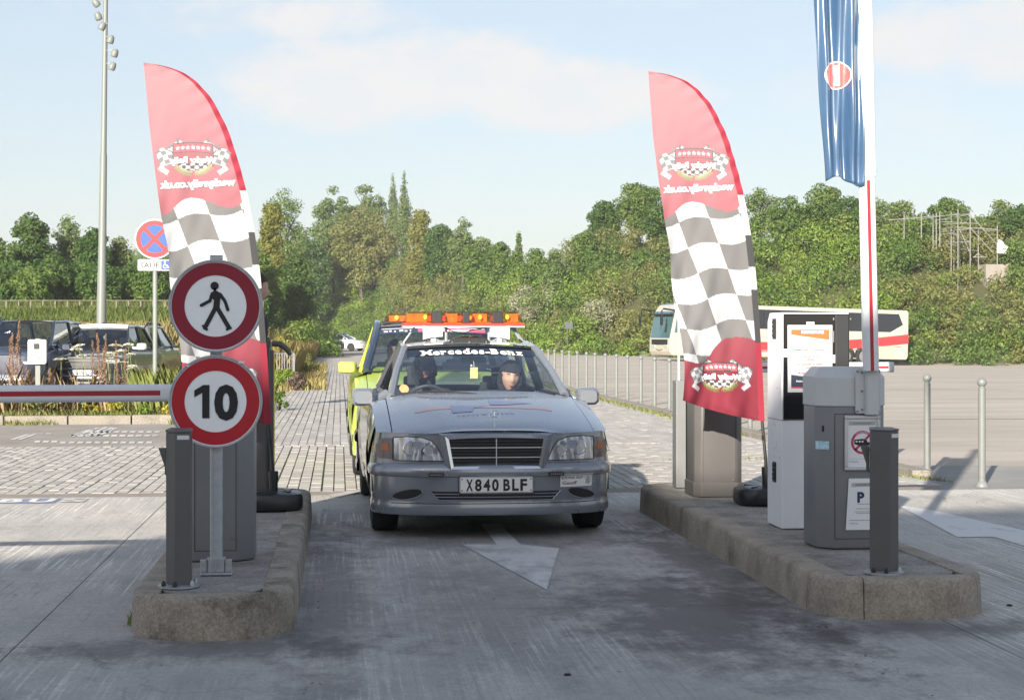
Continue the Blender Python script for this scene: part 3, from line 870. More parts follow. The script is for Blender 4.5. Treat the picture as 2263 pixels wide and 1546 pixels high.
lettering(ten, '0', 0.166, M_ink, flatf(0.052, 0.0, -0.0535), bold=0.045, w=0.118, name='number')
m = MB(); m.prismy([(-0.066, -0.083), (-0.030, -0.083), (-0.030, 0.083), (-0.061, 0.083), (-0.105, 0.056), (-0.105, 0.022), (-0.066, 0.044)], -0.0535, -0.0525); m.build('number', M_ink, ten, smooth=False)
# small paper scraps and drips on the lower sign
for q_ in ((0.128, -0.066, 0.196, 0.03, 0.002, 0.012, 0.2), (-0.135, -0.066, 0.178, 0.012, 0.002, 0.008)):
    m = MB(); m.box(*q_); m.build('tape_scrap', M_paper, ten, smooth=False)

# ---------------------------------------------------------- barrier machines
def barrier_machine(label, px, py, D=None, body=M_cab, head=M_head, hw=0.205, dp_=0.38, zb=0.80, zt=1.017, ch=0.085):
    X, Y = gp(px, py, KH)
    t = thing('car_park_barrier', label, 'barrier', (X, Y, KH))
    def oct_(w, d0, d1, c): return [(-w, d0 + c), (-w + c, d0), (w - c, d0), (w, d0 + c), (w, d1 - c * .6), (w - c * .6, d1), (-w + c * .6, d1), (-w, d1 - c * .6)]
    m = MB(); m.prism(oct_(hw - 0.004, 0.004, dp_, ch), 0.0, zb); m.build('cabinet', body, t, smooth=True, bevel=0.010, angle=60)
    m = MB(); lo = oct_(hw, 0.0, dp_ + 0.004, ch); n = len(lo)
    rings = [[(a, b, zb - 0.002) for a, b in lo], [(a, b, zt - 0.055) for a, b in lo], [(a * 0.78, (b - dp_ / 2) * 0.72 + dp_ / 2 + 0.02, zt) for a, b in lo]]
    vs = [p for r in rings for p in r]
    fs = [tuple(range(n)), tuple(range(2 * n, 3 * n))] + [(r * n + i, r * n + (i + 1) % n, (r + 1) * n + (i + 1) % n, (r + 1) * n + i) for r in range(2) for i in range(n)]
    m.add(vs, fs); m.build('hood', head, t, smooth=False, bevel=0.006)
    for (x0_, x1_, z0_, z1_) in ((-hw + ch + .012, hw - ch - .012, zb - .045, zb - .042), (-hw + ch + .012, hw - ch - .012, .055, .058), (-hw + ch + .010, -hw + ch + .013, .055, zb - .042), (hw - ch - .013, hw - ch - .010, .055, zb - .042)):
        m = MB(); m.box((x0_ + x1_) / 2, .0038, (z0_ + z1_) / 2, x1_ - x0_, .003, z1_ - z0_); m.build('door_seam', M_dark, t, smooth=False)
    for z in (.12, zb - .12):
        m = MB(); m.lathe([(.007, .004), (.006, -.001), (.0001, -.002)], 10, (hw - ch - .03, 0, z), axis='y'); m.build('screw', M_bolt, t)
    return t
def arm_profile(w, th):                # rounded flat tube
    return rrect(-w / 2, w / 2, -th / 2, th / 2, th * 0.42, th * 0.42, 4)
# right: arm raised, tarpaulin tied to it
br = barrier_machine('grey barrier with a raised white arm carrying a blue tarpaulin banner', 1887, 1212)
z_ = lambda py: zat(py, 9.86) - KH
xr = lambda px: (px - 1887) / FPX * 9.86
def plate(px0, px1, py0, py1, y, th): 
    return rrect(xr(px0), xr(px1), z_(py1), z_(py0), 0.014, 0.014, 4)
m = MB(); m.prismy(plate(1889, 1946, 815, 914, 0, 0), -0.016, -0.004); bk = m.build('bracket', M_head, br, smooth=False, bevel=0.002)
m = MB(); m.prism([(xr(1908), -0.017), (xr(1912), -0.05), (xr(1938), -0.05), (xr(1942), -0.017)], z_(917), z_(814)); m.build('clamp_channel', M_head, bk, smooth=False, bevel=0.006)
for px, py in ((1893, 821), (1893, 909), (1941, 821), (1941, 909), (1903, 823), (1903, 864), (1903, 905)):
    m = MB(); m.lathe([(0.0058, 0), (0.0058, -0.006), (0.0001, -0.0075)], 8, (xr(px), -0.016, z_(py)), axis='y'); m.build('bolt', M_bolt, bk)
LEAN = rad(-1.25)
arm = bpy.data.objects.new('arm', None); 
def leanf(x, y, z):
    zz = z - z_(814)
    return (xr(1918) + x * math.cos(LEAN) + zz * math.sin(LEAN), -0.062 + y, z_(814) + zz * math.cos(LEAN) - x * math.sin(LEAN))
bpy.data.objects.remove(arm)
m = MB(); m.prism(arm_profile(0.090, 0.058), 1.0, 4.35, lambda a, b, h: leanf(a, b, h)); arm = m.build('arm', M_armw, br, smooth=True, angle=50)
m = MB(); m.prism([(-0.009, -0.0302), (0.010, -0.0302), (0.010, -0.0285), (-0.009, -0.0285)], 1.0, 2.06, lambda a, b, h: leanf(a, b, h)); m.build('stripe', M_stripe, arm, smooth=False)
m = MB(); m.prism(arm_profile(0.102, 0.072), z_(390) , 4.30, lambda a, b, h: leanf(a, b, h)); m.build('sleeve', pm('sleeve_vinyl', (0.80, 0.80, 0.79), 0.35, var=0.03), arm, smooth=True, angle=50)
# tarpaulin
M_tarp = pm('blue_tarpaulin', (0.042, 0.095, 0.185), 0.30, var=0.10, scale=3, bump=0.1, bscale=14, coat=0.35, spec=0.9)
def tarp(u, v):
    py = 403 - v * 680
    w0 = xr(1786 + (py / 400.0) * 27) ; w1 = xr(1887 + py / 400.0 * 12)
    x = w0 + (w1 - w0) * u
    fold = 0.030 * math.sin(u * 8.6 + 0.6 + v * 1.3) * math.sin(PI * min(1, u * 1.05)) + 0.014 * math.sin(u * 21 - v * 6) + 0.012 * math.sin(v * 17 + u * 5) * (1 - v) ** 2
    z = z_(py)
    if v < 0.03: z += (0.03 - v) * 0.9 * math.sin(u * 5.5)
    return (x, -0.085 - fold - 0.02 * u, z)
m = MB(); m.grid(tarp, 44, 110); tp = m.build('tarpaulin', M_tarp, br, smooth=True, angle=80); 
so = tp.modifiers.new('thick', 'SOLIDIFY'); so.thickness = 0.0015
def tarp_at(px, py):
    v = (403 - py) / 680.0
    w0 = xr(1786 + (py / 400.0) * 27); w1 = xr(1887 + py / 400.0 * 12)
    u = (xr(px) - w0) / (w1 - w0)
    p = tarp(u, v); return (p[0], p[1] - 0.004, p[2])
def tarp_disc(r, c, off, n=36, rings=7, mat=None, name='decal', ry=None):
    m = MB(); vs = [(c[0], c[1])]
    for i in range(1, rings + 1):
        for k in range(n): vs.append((c[0] + r * i / rings * math.cos(2 * PI * k / n), c[1] + (ry or r) * i / rings * math.sin(2 * PI * k / n)))
    fs = [(0, 1 + k, 1 + (k + 1) % n) for k in range(n)]
    for i in range(rings - 1):
        for k in range(n): fs.append((1 + i * n + k, 1 + (i + 1) * n + k, 1 + (i + 1) * n + (k + 1) % n, 1 + i * n + (k + 1) % n))
    m.add([(lambda p: (p[0], p[1] - off, p[2]))(tarp_at(*q)) for q in vs], fs)
    return m.build(name, mat, tp, smooth=True, angle=80)
M_dwhite = pm('decal_white', (0.78, 0.77, 0.76), 0.3); M_dred = pm('decal_red_faded', (0.62, 0.13, 0.13), 0.3, var=0.08, scale=10)
tarp_disc(29.5, (1838, 170), 0.001, mat=M_dwhite, name='decal_border', ry=31)
tarp_disc(27, (1838, 170), 0.0022, mat=M_dred, name='decal_disc', ry=28.5)
m = MB(); m.grid(lambda u, v: (lambda p: (p[0], p[1] - 0.0036, p[2]))(tarp_at(1833 + 9.5 * u + v * 2.0, 148 + 44 * v)), 3, 12); m.build('decal_bar', M_dwhite, tp, smooth=True)

# stickers and posters on the right barrier cabinet
m = MB(); m.grid(lambda u, v: (-0.1985 + u * 0.062, 0.085 - u * 0.062 - 0.006 , 0.602 - v * 0.046), 1, 1)
stk = m.build('sticker', pm('sticker_blue', (0.45, 0.66, 0.74), 0.4, var=0.35, scale=60), br, smooth=False)
m = MB(); m.prismy(rrect(-0.17, -0.158, 0.655, 0.69, 0.004, 0.004, 3), 0.045, 0.052); m.build('lock', M_black, br, smooth=False)

fx = lambda px: (px - 1887) / FPX * 9.86
def placard(name, label, pts, frame, group='notices on the right barrier'):
    """pts: px corners tl, tr, br, bl"""
    cx = sum(p[0] for p in pts) / 4; cy = sum(p[1] for p in pts) / 4
    t = thing(name, label, 'notice', (br.location.x + fx(cx), br.location.y - 0.002, zat(cy, 9.86)), 0, group)
    loc = [((px - cx) / FPX * 9.86, -(py - cy) / FPX * 9.86) for px, py in pts]
    m = MB(); m.prismy(loc, -0.004, -0.001); s = m.build('sheet', M_paper, t, smooth=False)
    if frame:
        w = 0.020
        (x0, z1), (x1, _), (_, z0), _ = loc[0], loc[1], loc[2], loc[3]
        for nm, q in (('rail', [(x0 - w, z1), (x1 + w, z1), (x1 + w, z1 + w), (x0 - w, z1 + w)]), ('rail', [(x0 - w, z0 - w), (x1 + w, z0 - w), (x1 + w, z0), (x0 - w, z0)]), ('rail', [(x0 - w, z0), (x0, z0), (x0, z1), (x0 - w, z1)]), ('rail', [(x1, z0), (x1 + w, z0), (x1 + w, z1), (x1, z1)])):
            m = MB(); m.prismy(q, -0.016, 0.0); m.build('frame_rail', M_alu, t, smooth=False, bevel=0.005)
    return t, loc
t, lc = placard('framed_notice', 'framed poster with a red crossed out motorhome on the grey barrier', [(1872, 926), (1938, 926), (1938, 1032), (1872, 1032)], True)
q = 9.86 / FPX
M_pgrey = pm('poster_grey', (0.45, 0.46, 0.46), 0.6); M_pred = pm('poster_crimson', (0.50, 0.05, 0.11), 0.6); M_navy = pm('poster_navy', (0.02, 0.04, 0.09), 0.6)
def pq(px, py, cx, cy): return ((px - cx) * q, -(py - cy) * q)
cx, cy = 1905, 979
m = MB(); m.prismy([pq(*p, cx, cy) for p in ((1875, 931), (1935, 931), (1935, 940), (1875, 940))], -0.0052, -0.004); m.build('heading_band', M_pgrey, t, smooth=False)
lettering(t, 'STATIONNEMENT', 0.011, M_greyink, flatf(*pq(1905, 936, cx, cy), -0.006), w=0.105)
c0 = pq(1906, 978, cx, cy)
m = MB(); annulus(m, 0.052, 0.066, -0.0052, 56, c0); m.build('ban_ring', M_pred, t, smooth=False)
m = MB(); capsule(m, [(-0.040, -0.040), (0.040, 0.040)], 0.013, -0.0052, -0.004, c0); m.build('ban_bar', M_pred, t, smooth=False)
lettering(t, 'STATIONNEMENT', 0.008, M_paper, lambda x, z: (c0[0] + (0.059 + z) * math.sin(x / 0.059), -0.0062, c0[1] + (0.059 + z) * math.cos(x / 0.059)), w=0.085)
m = MB(); m.prismy([(c0[0] + a * 0.05, c0[1] + b * 0.05) for a, b in ((-0.95, 0.30), (0.1, 0.42), (0.12, 0.30), (0.45, 0.28), (0.55, 0.05), (0.85, 0.0), (0.9, -0.28), (0.7, -0.32), (-0.1, -0.42), (-0.95, -0.18))], -0.0064, -0.0052); m.build('motorhome_pictogram', M_ink, t, smooth=False)
m = MB()
for a in (-0.8, -0.45, -0.12): m.prismy([(c0[0] + (a + dx) * 0.05, c0[1] + dz * 0.05) for dx, dz in ((0, 0.0), (0.2, 0.02), (0.2, 0.2), (0, 0.18))], -0.0074, -0.0064)
m.build('pictogram_window', M_paper, t, smooth=False)
lettering(t, 'P parking', 0.010, M_greyink, flatf(*pq(1886, 1020, cx, cy), -0.0052))
m = MB(); m.prismy([pq(*p, cx, cy) for p in ((1876, 1014), (1936, 1014), (1936, 1014.6), (1876, 1014.6))], -0.0052, -0.004); m.build('rule', M_pgrey, t, smooth=False)
t, lc = placard('taped_notice', 'paper notice with a dark letter P taped low on the grey barrier', [(1875, 1058), (1934, 1058), (1931, 1172), (1868, 1172)], False)
cx, cy = 1902, 1115
m = MB(); m.prismy([pq(*p, cx, cy) for p in ((1881, 1068), (1930, 1067), (1930, 1075), (1881, 1077))], -0.0052, -0.004); m.build('heading_band', M_pgrey, t, smooth=False)
lettering(t, 'HORAIRES ET', 0.010, M_ink, flatf(*pq(1908, 1072, cx, cy), -0.006), w=0.09)
lettering(t, 'P', 0.056, M_navy, flatf(*pq(1902, 1099, cx, cy), -0.0052), bold=0.05)
m = MB()
for py, a, b in ((1114, 1894, 1930), (1131, 1888, 1930), (1134.5, 1892, 1930), (1150, 1876, 1930)): m.prismy([pq(*p, cx, cy) for p in ((a, py), (b, py), (b, py + 1.0), (a, py + 1.0))], -0.0052, -0.004)
m.build('rule', M_greyink, t, smooth=False)
lettering(t, 'TARIFS DE PARC', 0.008, M_greyink, flatf(*pq(1908, 1125, cx, cy), -0.0052), w=0.085)
lettering(t, 'P parking', 0.009, M_greyink, flatf(*pq(1886, 1157, cx, cy), -0.0052))

# left: arm lowered across the other lane
bl = barrier_machine('grey barrier behind the round signs with its striped arm lowered', 476, 1240)
zl = zat(868, 9.25) - KH
armp = [Vector((-0.16, -0.055, zl)), Vector((-5.2, -0.055 - 0.05 * 5.0, zl - 0.012))]
d = (armp[1] - armp[0]).normalized(); up = Vector((0, 0, 1)); sd = d.cross(up).normalized()
def along(a, b, h):                       # a across height, b across thickness
    p = armp[0] + d * h
    return tuple(p + up * a + sd * b)
L_ = (armp[1] - armp[0]).length
m = MB(); m.prism(arm_profile(0.091, 0.06), 0, L_, along); al = m.build('arm', M_armw, bl, smooth=True, angle=50)
s_ = 1 if (sd.y < 0) else -1
m = MB(); m.prism([(-0.012, s_ * 0.0285), (0.014, s_ * 0.0285), (0.014, s_ * 0.0303), (-0.012, s_ * 0.0303)], 0.12, L_, along); m.build('stripe', M_stripe, al, smooth=False)
m = MB(); m.box(-0.08, -0.012, zl, 0.20, 0.016, 0.16); m.build('bracket', M_head, bl, smooth=False, bevel=0.004)

# third machine behind the right flag: taupe, arm lowered over the next lane
bt = barrier_machine('taupe barrier cabinet on a plinth behind the right flag', 1590, 1097, body=M_taupe, head=M_taupe, hw=0.185, dp_=0.36, zb=0.86, zt=0.99, ch=0.05)
m = MB(); m.prism([(-0.19, 0.046), (-0.14, -0.004), (0.14, -0.004), (0.19, 0.046), (0.19, 0.37), (-0.19, 0.37)], 0.0, 0.105); m.build('plinth', M_taupe, bt, smooth=False, bevel=0.004)
sb = 13.05 / FPX
za = zat(811, 13.2) - KH
m = MB(); m.prism(arm_profile(0.074, 0.055), 0.0, (2000 - 1600) * sb, lambda a, b, h: (h, -0.045 + b + h * 0.09, za + a)); al = m.build('arm', M_armw, bt, smooth=True, angle=50)
m = MB(); m.prism([(-0.010, -0.0285), (0.008, -0.0285), (0.008, -0.027), (-0.010, -0.027)], 0.0, (1998 - 1600) * sb, lambda a, b, h: (h, -0.045 + b + h * 0.09, za + a)); m.build('stripe', M_stripe, al, smooth=False)
m = MB(); m.prism(arm_profile(0.080, 0.06), (1988 - 1600) * sb, (2002 - 1600) * sb, lambda a, b, h: (h, -0.045 + b + h * 0.09, za + a)); m.build('end_cap', M_head, al, smooth=True, angle=50)

# ---------------------------------------------------------- white kiosk and its poster
X, Y = gp(1727, 1168, KH)
M_kw = pm('kiosk_white', (0.84, 0.85, 0.86), 0.3, var=0.03, scale=3)
M_kb = pm('kiosk_black_glass', (0.008, 0.008, 0.009), 0.12, coat=0.5)
kk = thing('ticket_kiosk', 'tall white ticket kiosk with a black front panel behind the grey barrier', 'kiosk', (X, Y, KH))
s = 10.88 / FPX
Hk = zat(690, 10.9) - KH; W_ = 154 * s; Dk = 0.36; Zs = zat(928, 10.88) - KH
m = MB()
pr = [(0, 0), (0, Hk - 0.012), (0.012, Hk), (Dk - 0.05, Hk), (Dk, Hk - 0.055), (Dk, 0)]
m.prismx(pr, 0.0, W_); m.build('body', M_kw, kk, smooth=False, bevel=0.006)
m = MB(); m.box(W_ / 2 + 0.004, -0.005, (Zs + Hk - 0.006) / 2, W_ - 0.012, 0.012, Hk - Zs - 0.012); m.build('front_panel', M_kb, kk, smooth=False, bevel=0.003)
m = MB(); m.box(W_ - 0.052, -0.014, (Zs + Hk) / 2, 0.085, 0.02, Hk - Zs - 0.03); m.build('side_pillar', M_dark, kk, smooth=False, bevel=0.004)
m = MB(); m.box(W_ - 0.105, -0.013, Hk - 0.15, 0.006, 0.012, 0.07); m.box(W_ - 0.105, -0.013, Hk - 0.04, 0.008, 0.012, 0.014); m.box(W_ + 0.002, -0.013, Hk - 0.04, 0.008, 0.012, 0.01); m.build('handle', M_chrome, kk, smooth=False)
m = MB(); m.box(W_ / 2, 0.0, Zs - 0.002, W_ + 0.002, 0.004, 0.003); m.box(-0.0, Dk / 2, Zs - 0.002, 0.003, Dk, 0.003); m.build('seam', M_dark, kk, smooth=False)
for z0 in (Hk - 0.10, 0.34):
    v = MB(); v.box(-0.002, 0.17, z0, 0.008, 0.075, 0.125); vo = v.build('vent', M_black, kk, smooth=False)
    for i in range(4):
        v = MB(); v.box(-0.008, 0.17, z0 - 0.042 + i * 0.028, 0.008, 0.05, 0.012); v.build('louvre', M_dark, vo, smooth=False)
pt = thing('taped_poster', 'white closure poster with an orange heading taped to the black kiosk panel', 'poster', (X + 62.5 * s, Y - 0.012, zat(792, 10.86)))
def kp(px, py): return ((px - 1789.5) * s, -(py - 792) * s)
def kpoly(name, pts, y, mat, parent=pt):
    m = MB(); m.prismy([kp(*p) for p in pts], y, y + 0.0008); return m.build(name, mat, parent, smooth=False)
M_or = pm('poster_orange', (0.55, 0.12, 0.03), 0.6); M_pink = pm('poster_salmon', (0.40, 0.12, 0.10), 0.6); M_nv = pm('poster_dark_blue', (0.025, 0.035, 0.065), 0.6)
kpoly('sheet', [(1739.5, 718), (1841, 718), (1841, 867), (1740, 867)], -0.002, pm('poster_paper', (0.55, 0.55, 0.56), 0.6))
kpoly('print_sheet', [(1747.5, 728), (1834, 728), (1834, 858), (1747.5, 858)], -0.003, pm('poster_white', (0.50, 0.50, 0.52), 0.6))
kpoly('orange_band', [(1747.5, 728), (1834, 728), (1834, 751), (1747.5, 739)], -0.004, M_or)
kpoly('blue_band', [(1747.5, 828), (1834, 840), (1834, 855), (1747.5, 855)], -0.004, M_nv)
kpoly('red_band', [(1747.5, 855.2), (1834, 855.2), (1834, 858), (1747.5, 858)], -0.004, M_pred)
for q_ in ([(1782, 711), (1800, 711), (1800, 720), (1782, 720)], [(1730, 771), (1741, 771), (1741, 789), (1730, 789)], [(1839, 784), (1850, 784), (1850, 803), (1839, 801)], [(1774, 865), (1792, 865), (1792, 877), (1774, 877)]):
    kpoly('tape', q_, -0.0032, pm('tape_white', (0.68, 0.68, 0.66), 0.5))
kf = lambda px, py, y=-0.0052: flatf(*kp(px, py), y)
for tx, px, py, h, mt, b, w in (('FERMETURE', 1796, 733.5, 0.0165, M_paper, 0.05, 0.142), ('FERMETURE DU PARKING', 1789, 773, 0.012, M_pink, 0.03, 0.200), ('Du samedi 22 juin', 1790, 787, 0.010, M_pink, 0.03, 0.135), ('20h00', 1791, 794, 0.010, M_pink, 0.03, 0.045),
        ('Au mercredi 26 juillet', 1789, 804.5, 0.010, M_pink, 0.03, 0.160), ('inclus', 1790, 812, 0.010, M_pink, 0.03, 0.045), ('A tout véhicule', 1790, 824, 0.012, M_pred, 0.02, 0.150),
        ('Stationnement interdit', 1789, 842, 0.011, M_paper, 0.03, 0.170), ("d'enlèvement", 1797, 848.5, 0.010, M_paper, 0.03, 0.110), ('1', 1762, 754, 0.018, M_greyink, 0, None), ('INDIGO PARC', 1760, 853, 0.005, M_paper, 0, 0.045)):
    if tx == 'INDIGO PARC': continue
    lettering(pt, tx, h, mt, kf(px, py), bold=b, w=w)
m = MB(); annulus(m, 0.019, 0.0215, -0.0045, 32, kp(1762, 754)); a_, b_ = kp(1762, 763.5); m.box(a_ + 0.002, -0.0042, b_ - 0.002, 0.055, 0.001, 0.002); m.build('symbol', M_greyink, pt, smooth=False)

# silver column and thin white staff behind the right flag
X, Y = gp(1512, 1076, KH); s2 = 13.95 / FPX
cl = thing('metal_column', 'silver intercom column at the far end of the long island', 'column', (X, Y, KH))
m = MB(); m.box(-11 * s2, 0.0, 0.42, 22 * s2, 0.16, 0.84); m.build('column', pm('column_grey', (0.20, 0.205, 0.205), 0.45, metal=0.2, var=0.04), cl, smooth=False, bevel=0.006)
m = MB(); m.prism(rrect(1 * s2, 26 * s2, -0.05, 0.11, 0.03, 0.03, 4), 0, 0.70); m.build('side_panel', pm('beige_metal', (0.19, 0.18, 0.165), 0.45, metal=0.2, var=0.04), cl)
m = MB(); m.box(14 * s2, 0.0, 0.72, 34 * s2, 0.13, 0.06); m.build('bracket', M_galv, cl, smooth=False, bevel=0.004)
m = MB(); m.box(-14 * s2, -0.03, (zat(690, 13.9) - KH + 0.84) / 2, 5 * s2, 0.02, zat(690, 13.9) - KH - 0.84); m.build('staff', pm('staff_white', (0.42, 0.42, 0.41), 0.5), cl, smooth=False, bevel=0.002)

# taupe ticket machine behind the left flag, seen edge on
X, Y = dp(534, 12.75); s3 = 12.75 / FPX
tm = thing('ticket_machine', 'taupe ticket machine with a yellow edge behind the left flag', 'ticket machine', (X, Y, KH))
Hm = zat(745, 12.75) - KH
m = MB(); m.prism(rrect(-68 * s3, 62 * s3, 0.0, 0.34, 0.05, 0.02, 5), 0, Hm); m.build('body', M_taupe, tm, smooth=True, angle=50)
m = MB(); m.box(66.5 * s3, 0.0, Hm * 0.46, 8 * s3, 0.01, Hm * 0.92); m.build('side_trim', M_taupe, tm, smooth=False)
m = MB(); m.box(71.5 * s3, 0.0, Hm * 0.46, 2.2 * s3, 0.014, Hm * 0.92); m.build('yellow_edge', pm('safety_yellow', (0.75, 0.66, 0.08), 0.5), tm, smooth=False)
m = MB(); m.tube([(66 * s3, 0.05, Hm - 0.045), (84 * s3, 0.05, Hm - 0.05), (98 * s3, 0.05, Hm - 0.085), (107 * s3, 0.05, Hm - 0.13)], [0.022, 0.022, 0.02, 0.016], 10); m.build('curved_arm', M_taupe, tm)
# electricity socket post on the verge
X, Y = dp(83, 29.2); s4 = 29.2 / FPX
ev = thing('charging_post', 'white charging box on a slim grey post in the weeds', 'charging post', (X, Y, 0.08))
m = MB(); m.box(0, 0.05, 0.62, 11 * s4, 0.06, 1.26); m.build('post', pm('green_grey_paint', (0.2, 0.215, 0.195), 0.5, var=0.05), ev, smooth=False, bevel=0.006)
zc = zat(777, 29.2) - 0.08
m = MB(); m.prismy([(a, zc + b) for a, b in rrect(-20 * s4, 20 * s4, -27 * s4, 27 * s4, 0.035, 0.035, 5)], -0.06, 0.02); m.build('box', pm('box_white', (0.84, 0.84, 0.83), 0.3), ev, smooth=False, bevel=0.012)
m = MB(); m.box(-0.5 * s4, -0.062, zc + 12 * s4, 13 * s4, 0.01, 13 * s4); m.build('screen', M_black, ev, smooth=False, bevel=0.003)
m = MB(); annulus(m, 5 * s4, 8 * s4, -0.066, 24, (-1 * s4, zc - 11 * s4), th=0.006); m.build('socket', M_greyink, ev, smooth=False)

# no stopping sign with its plate
X, Y = dp(342, 29.6); s5 = 29.6 / FPX
ns = thing('road_sign', 'blue and red no stopping sign with a SAUF plate on a slim post', 'road sign', (X, Y, 0.05))
m = MB(); m.tube([(0, 0.06, 0), (0, 0.06, zat(500, 29.6))], 5.2 * s5, 14); m.build('post', pm('green_grey_post', (0.20, 0.22, 0.205), 0.5, metal=0.0, var=0.05), ns)
m = MB(); m.tube([(-0.02, 0.05, 0.72), (0.045, 0.04, 0.74), (-0.03, 0.05, 0.78), (0.02, 0.04, 1.02)], 0.006, 5); m.build('tape_scrap', pm('barrier_tape', (0.7, 0.45, 0.42), 0.6), ns)
zc = zat(528, 29.6) - 0.05; R = 44 * s5
M_swhite = pm('sign_white', (0.52, 0.53, 0.52), 0.4)
m = MB(); disc(m, R, 0, 0.012, 56); p = m.build('sign_panel', M_swhite, ns); p.location.z = zc
m = MB(); annulus(m, R * 0.70, R * 0.93, -0.004, 56); m.build('ring', pm('sign_red_bright', (0.30, 0.018, 0.024), 0.4), p, smooth=False)
m = MB(); disc(m, R * 0.695, -0.003, -0.001, 48); m.build('blue_field', pm('sign_blue', (0.016, 0.075, 0.30), 0.4), p)
for a in (45, 135):
    c_, s_ = math.cos(rad(a)) * R * 0.80, math.sin(rad(a)) * R * 0.80
    m = MB(); capsule(m, [(-c_, -s_), (c_, s_)], R * 0.20, -0.0045 - 0.0004 * (a > 90), -0.002); m.build('cross_bar', MATS['sign_red_bright'], p, smooth=False)
z2 = zat(585.5, 29.6) - 0.05
m = MB(); m.prismy([(a, z2 + b) for a, b in rrect(-37 * s5, 37 * s5, -12.5 * s5, 12.5 * s5, 0.02, 0.02, 4)], 0.0, 0.01); pl = m.build('supplementary_plate', M_swhite, ns, smooth=False, bevel=0.002)
lettering(pl, 'SAUF', 12 * s5, M_ink, flatf(-11 * s5, z2, -0.003), w=41 * s5, bold=0.01)
m = MB(); m.prismy([(24 * s5 + a, z2 + b) for a, b in rrect(-10 * s5, 10 * s5, -10 * s5, 10 * s5, 0.008, 0.008, 3)], -0.003, 0.0); m.build('access_symbol_field', MATS['sign_blue'], pl, smooth=False)
m = MB(); cc = (24 * s5, z2)
disc(m, 1.8 * s5, -0.0045, -0.003, 12, (cc[0] - 2 * s5, cc[1] + 6.8 * s5))
capsule(m, [(-2 * s5, 4 * s5), (-1.5 * s5, 0), (3.5 * s5, 0), (5 * s5, -5.5 * s5), (7 * s5, -5 * s5)], 1.8 * s5, -0.0045, -0.003, cc)
capsule(m, [(-2.5 * s5, 2 * s5), (-5.2 * s5, -0.5 * s5), (-5 * s5, -4.5 * s5), (-1.5 * s5, -7 * s5), (2 * s5, -5.5 * s5)], 1.5 * s5, -0.0047, -0.003, cc)
m.build('access_symbol', M_white, pl, smooth=False)

# bollards along the square
M_bol = pm('bollard_grey_paint', (0.17, 0.18, 0.175), 0.45, var=0.06, scale=6, dirt=((0.15, 0.23, 0.21), 4, 0.58, 0.8, 0.4))
proto = None
for k in range(24):
    Dk_ = 16.42 + 1.55 * k
    X = 5.95; Yk = (Dk_ - X * SA) / CA
    z0 = float(terrain(X, Yk)) + (0.02 if k < 2 else 0.0)
    if proto is None:
        b0 = thing('bollard', 'x', 'bollard', (X, Yk, z0), 0, 'ball topped bollards edging the car park')
        m = MB(); m.lathe([(0.064, 0.0), (0.064, 0.015), (0.046, 0.045), (0.034, 0.06), (0.034, 0.10)], 20); m.build('base', M_bol, b0)
        m = MB(); m.lathe([(0.034, 0.09), (0.0335, 0.925), (0.026, 0.93), (0.026, 0.945)], 20); m.build('shaft', M_bol, b0)
        m = MB(); m.sphere((0, 0, 0.975), 0.044, 20, 12); m.build('ball', M_bol, b0)
        proto = b0; cur = b0
    else:
        cur = dup(proto, (X + 0.01 * math.sin(k * 2.3), Yk, z0))
    if k == 0: cur['label'] = 'bollard nearest to us, standing furthest out on the sunny asphalt'
    elif k == 1: cur['label'] = 'second bollard, its lower half in the shadow beside the grey barrier'
    elif k < 10: cur['label'] = 'bollard of the row largely hidden by the kiosk, flag and barriers'
    else:
        nth = ['first', 'second', 'third', 'fourth', 'fifth', 'sixth', 'seventh', 'eighth', 'ninth', 'tenth', 'eleventh', 'twelfth', 'thirteenth', 'fourteenth'][k - 10]
        cur['label'] = nth + ' bollard counting leftward from the coach front towards the silver car'

# light mast
X, Y = dp(222, 50.5); s6 = 50.5 / FPX
mast = thing('light_mast', 'tall grey mast with small spotlights rising behind the parked cars', 'light mast', (X, Y, float(terrain(X, Y))))
M_mast = pm('mast_paint', (0.16, 0.175, 0.165), 0.5, metal=0.0, var=0.04, scale=2)
Hm_ = zat(-60, 50.5)
px_c = lambda z: (222 + 11.5 * (z / zat(0, 50.5)) - 222) * s6
m = MB()
m.tube([(px_c(z), 0, z) for z in (0.0, 3.0, 3.05, 6.4, 6.45, Hm_)], [10.8 * s6, 10.0 * s6, 9.2 * s6, 7.6 * s6, 6.6 * s6, 4.6 * s6], 20); m.build('pole', M_mast, mast)
for i, (px, py, side, tilt) in enumerate(((212, 7, -1, -35), (217, 36, -1, -20), (227, 58, -1, 25), (245, 87, 1, 15), (254, 117, 1, 18), (249, 146, 1, 22))):
    z = zat(py, 50.5) - float(terrain(X, Y)); x = (px - 222) * s6; xp = px_c(z)
    m = MB(); a = rad(tilt)
    prof = [(0.0001, 0.115), (0.05, 0.11), (0.085, 0.07), (0.10, 0.0), (0.105, -0.07), (0.09, -0.125), (0.085, -0.12), (0.0001, -0.11)]
    o_ = len(m.v); m.lathe(prof, 16)
    R_ = Matrix.Rotation(a, 3, 'Y')
    m.v = [tuple(R_ @ Vector(p) + Vector((x, -0.05, z))) for p in m.v]
    sp = m.build('spotlight', M_mast, mast)
    m = MB(); m.tube([(xp, -0.02, z + 0.06), (x - side * 0.12, -0.05, z + 0.07), (x - side * 0.06, -0.05, z + 0.05)], 0.016, 6); m.build('bracket', M_galv, sp)
    m = MB(); m.lathe([(0.0001, -0.118), (0.082, -0.122)], 16); m.v = [tuple(R_ @ Vector(p) + Vector((x, -0.05, z - 0.004))) for p in m.v]; m.build('lens', pm('lamp_glass', (0.5, 0.52, 0.52), 0.15), sp)
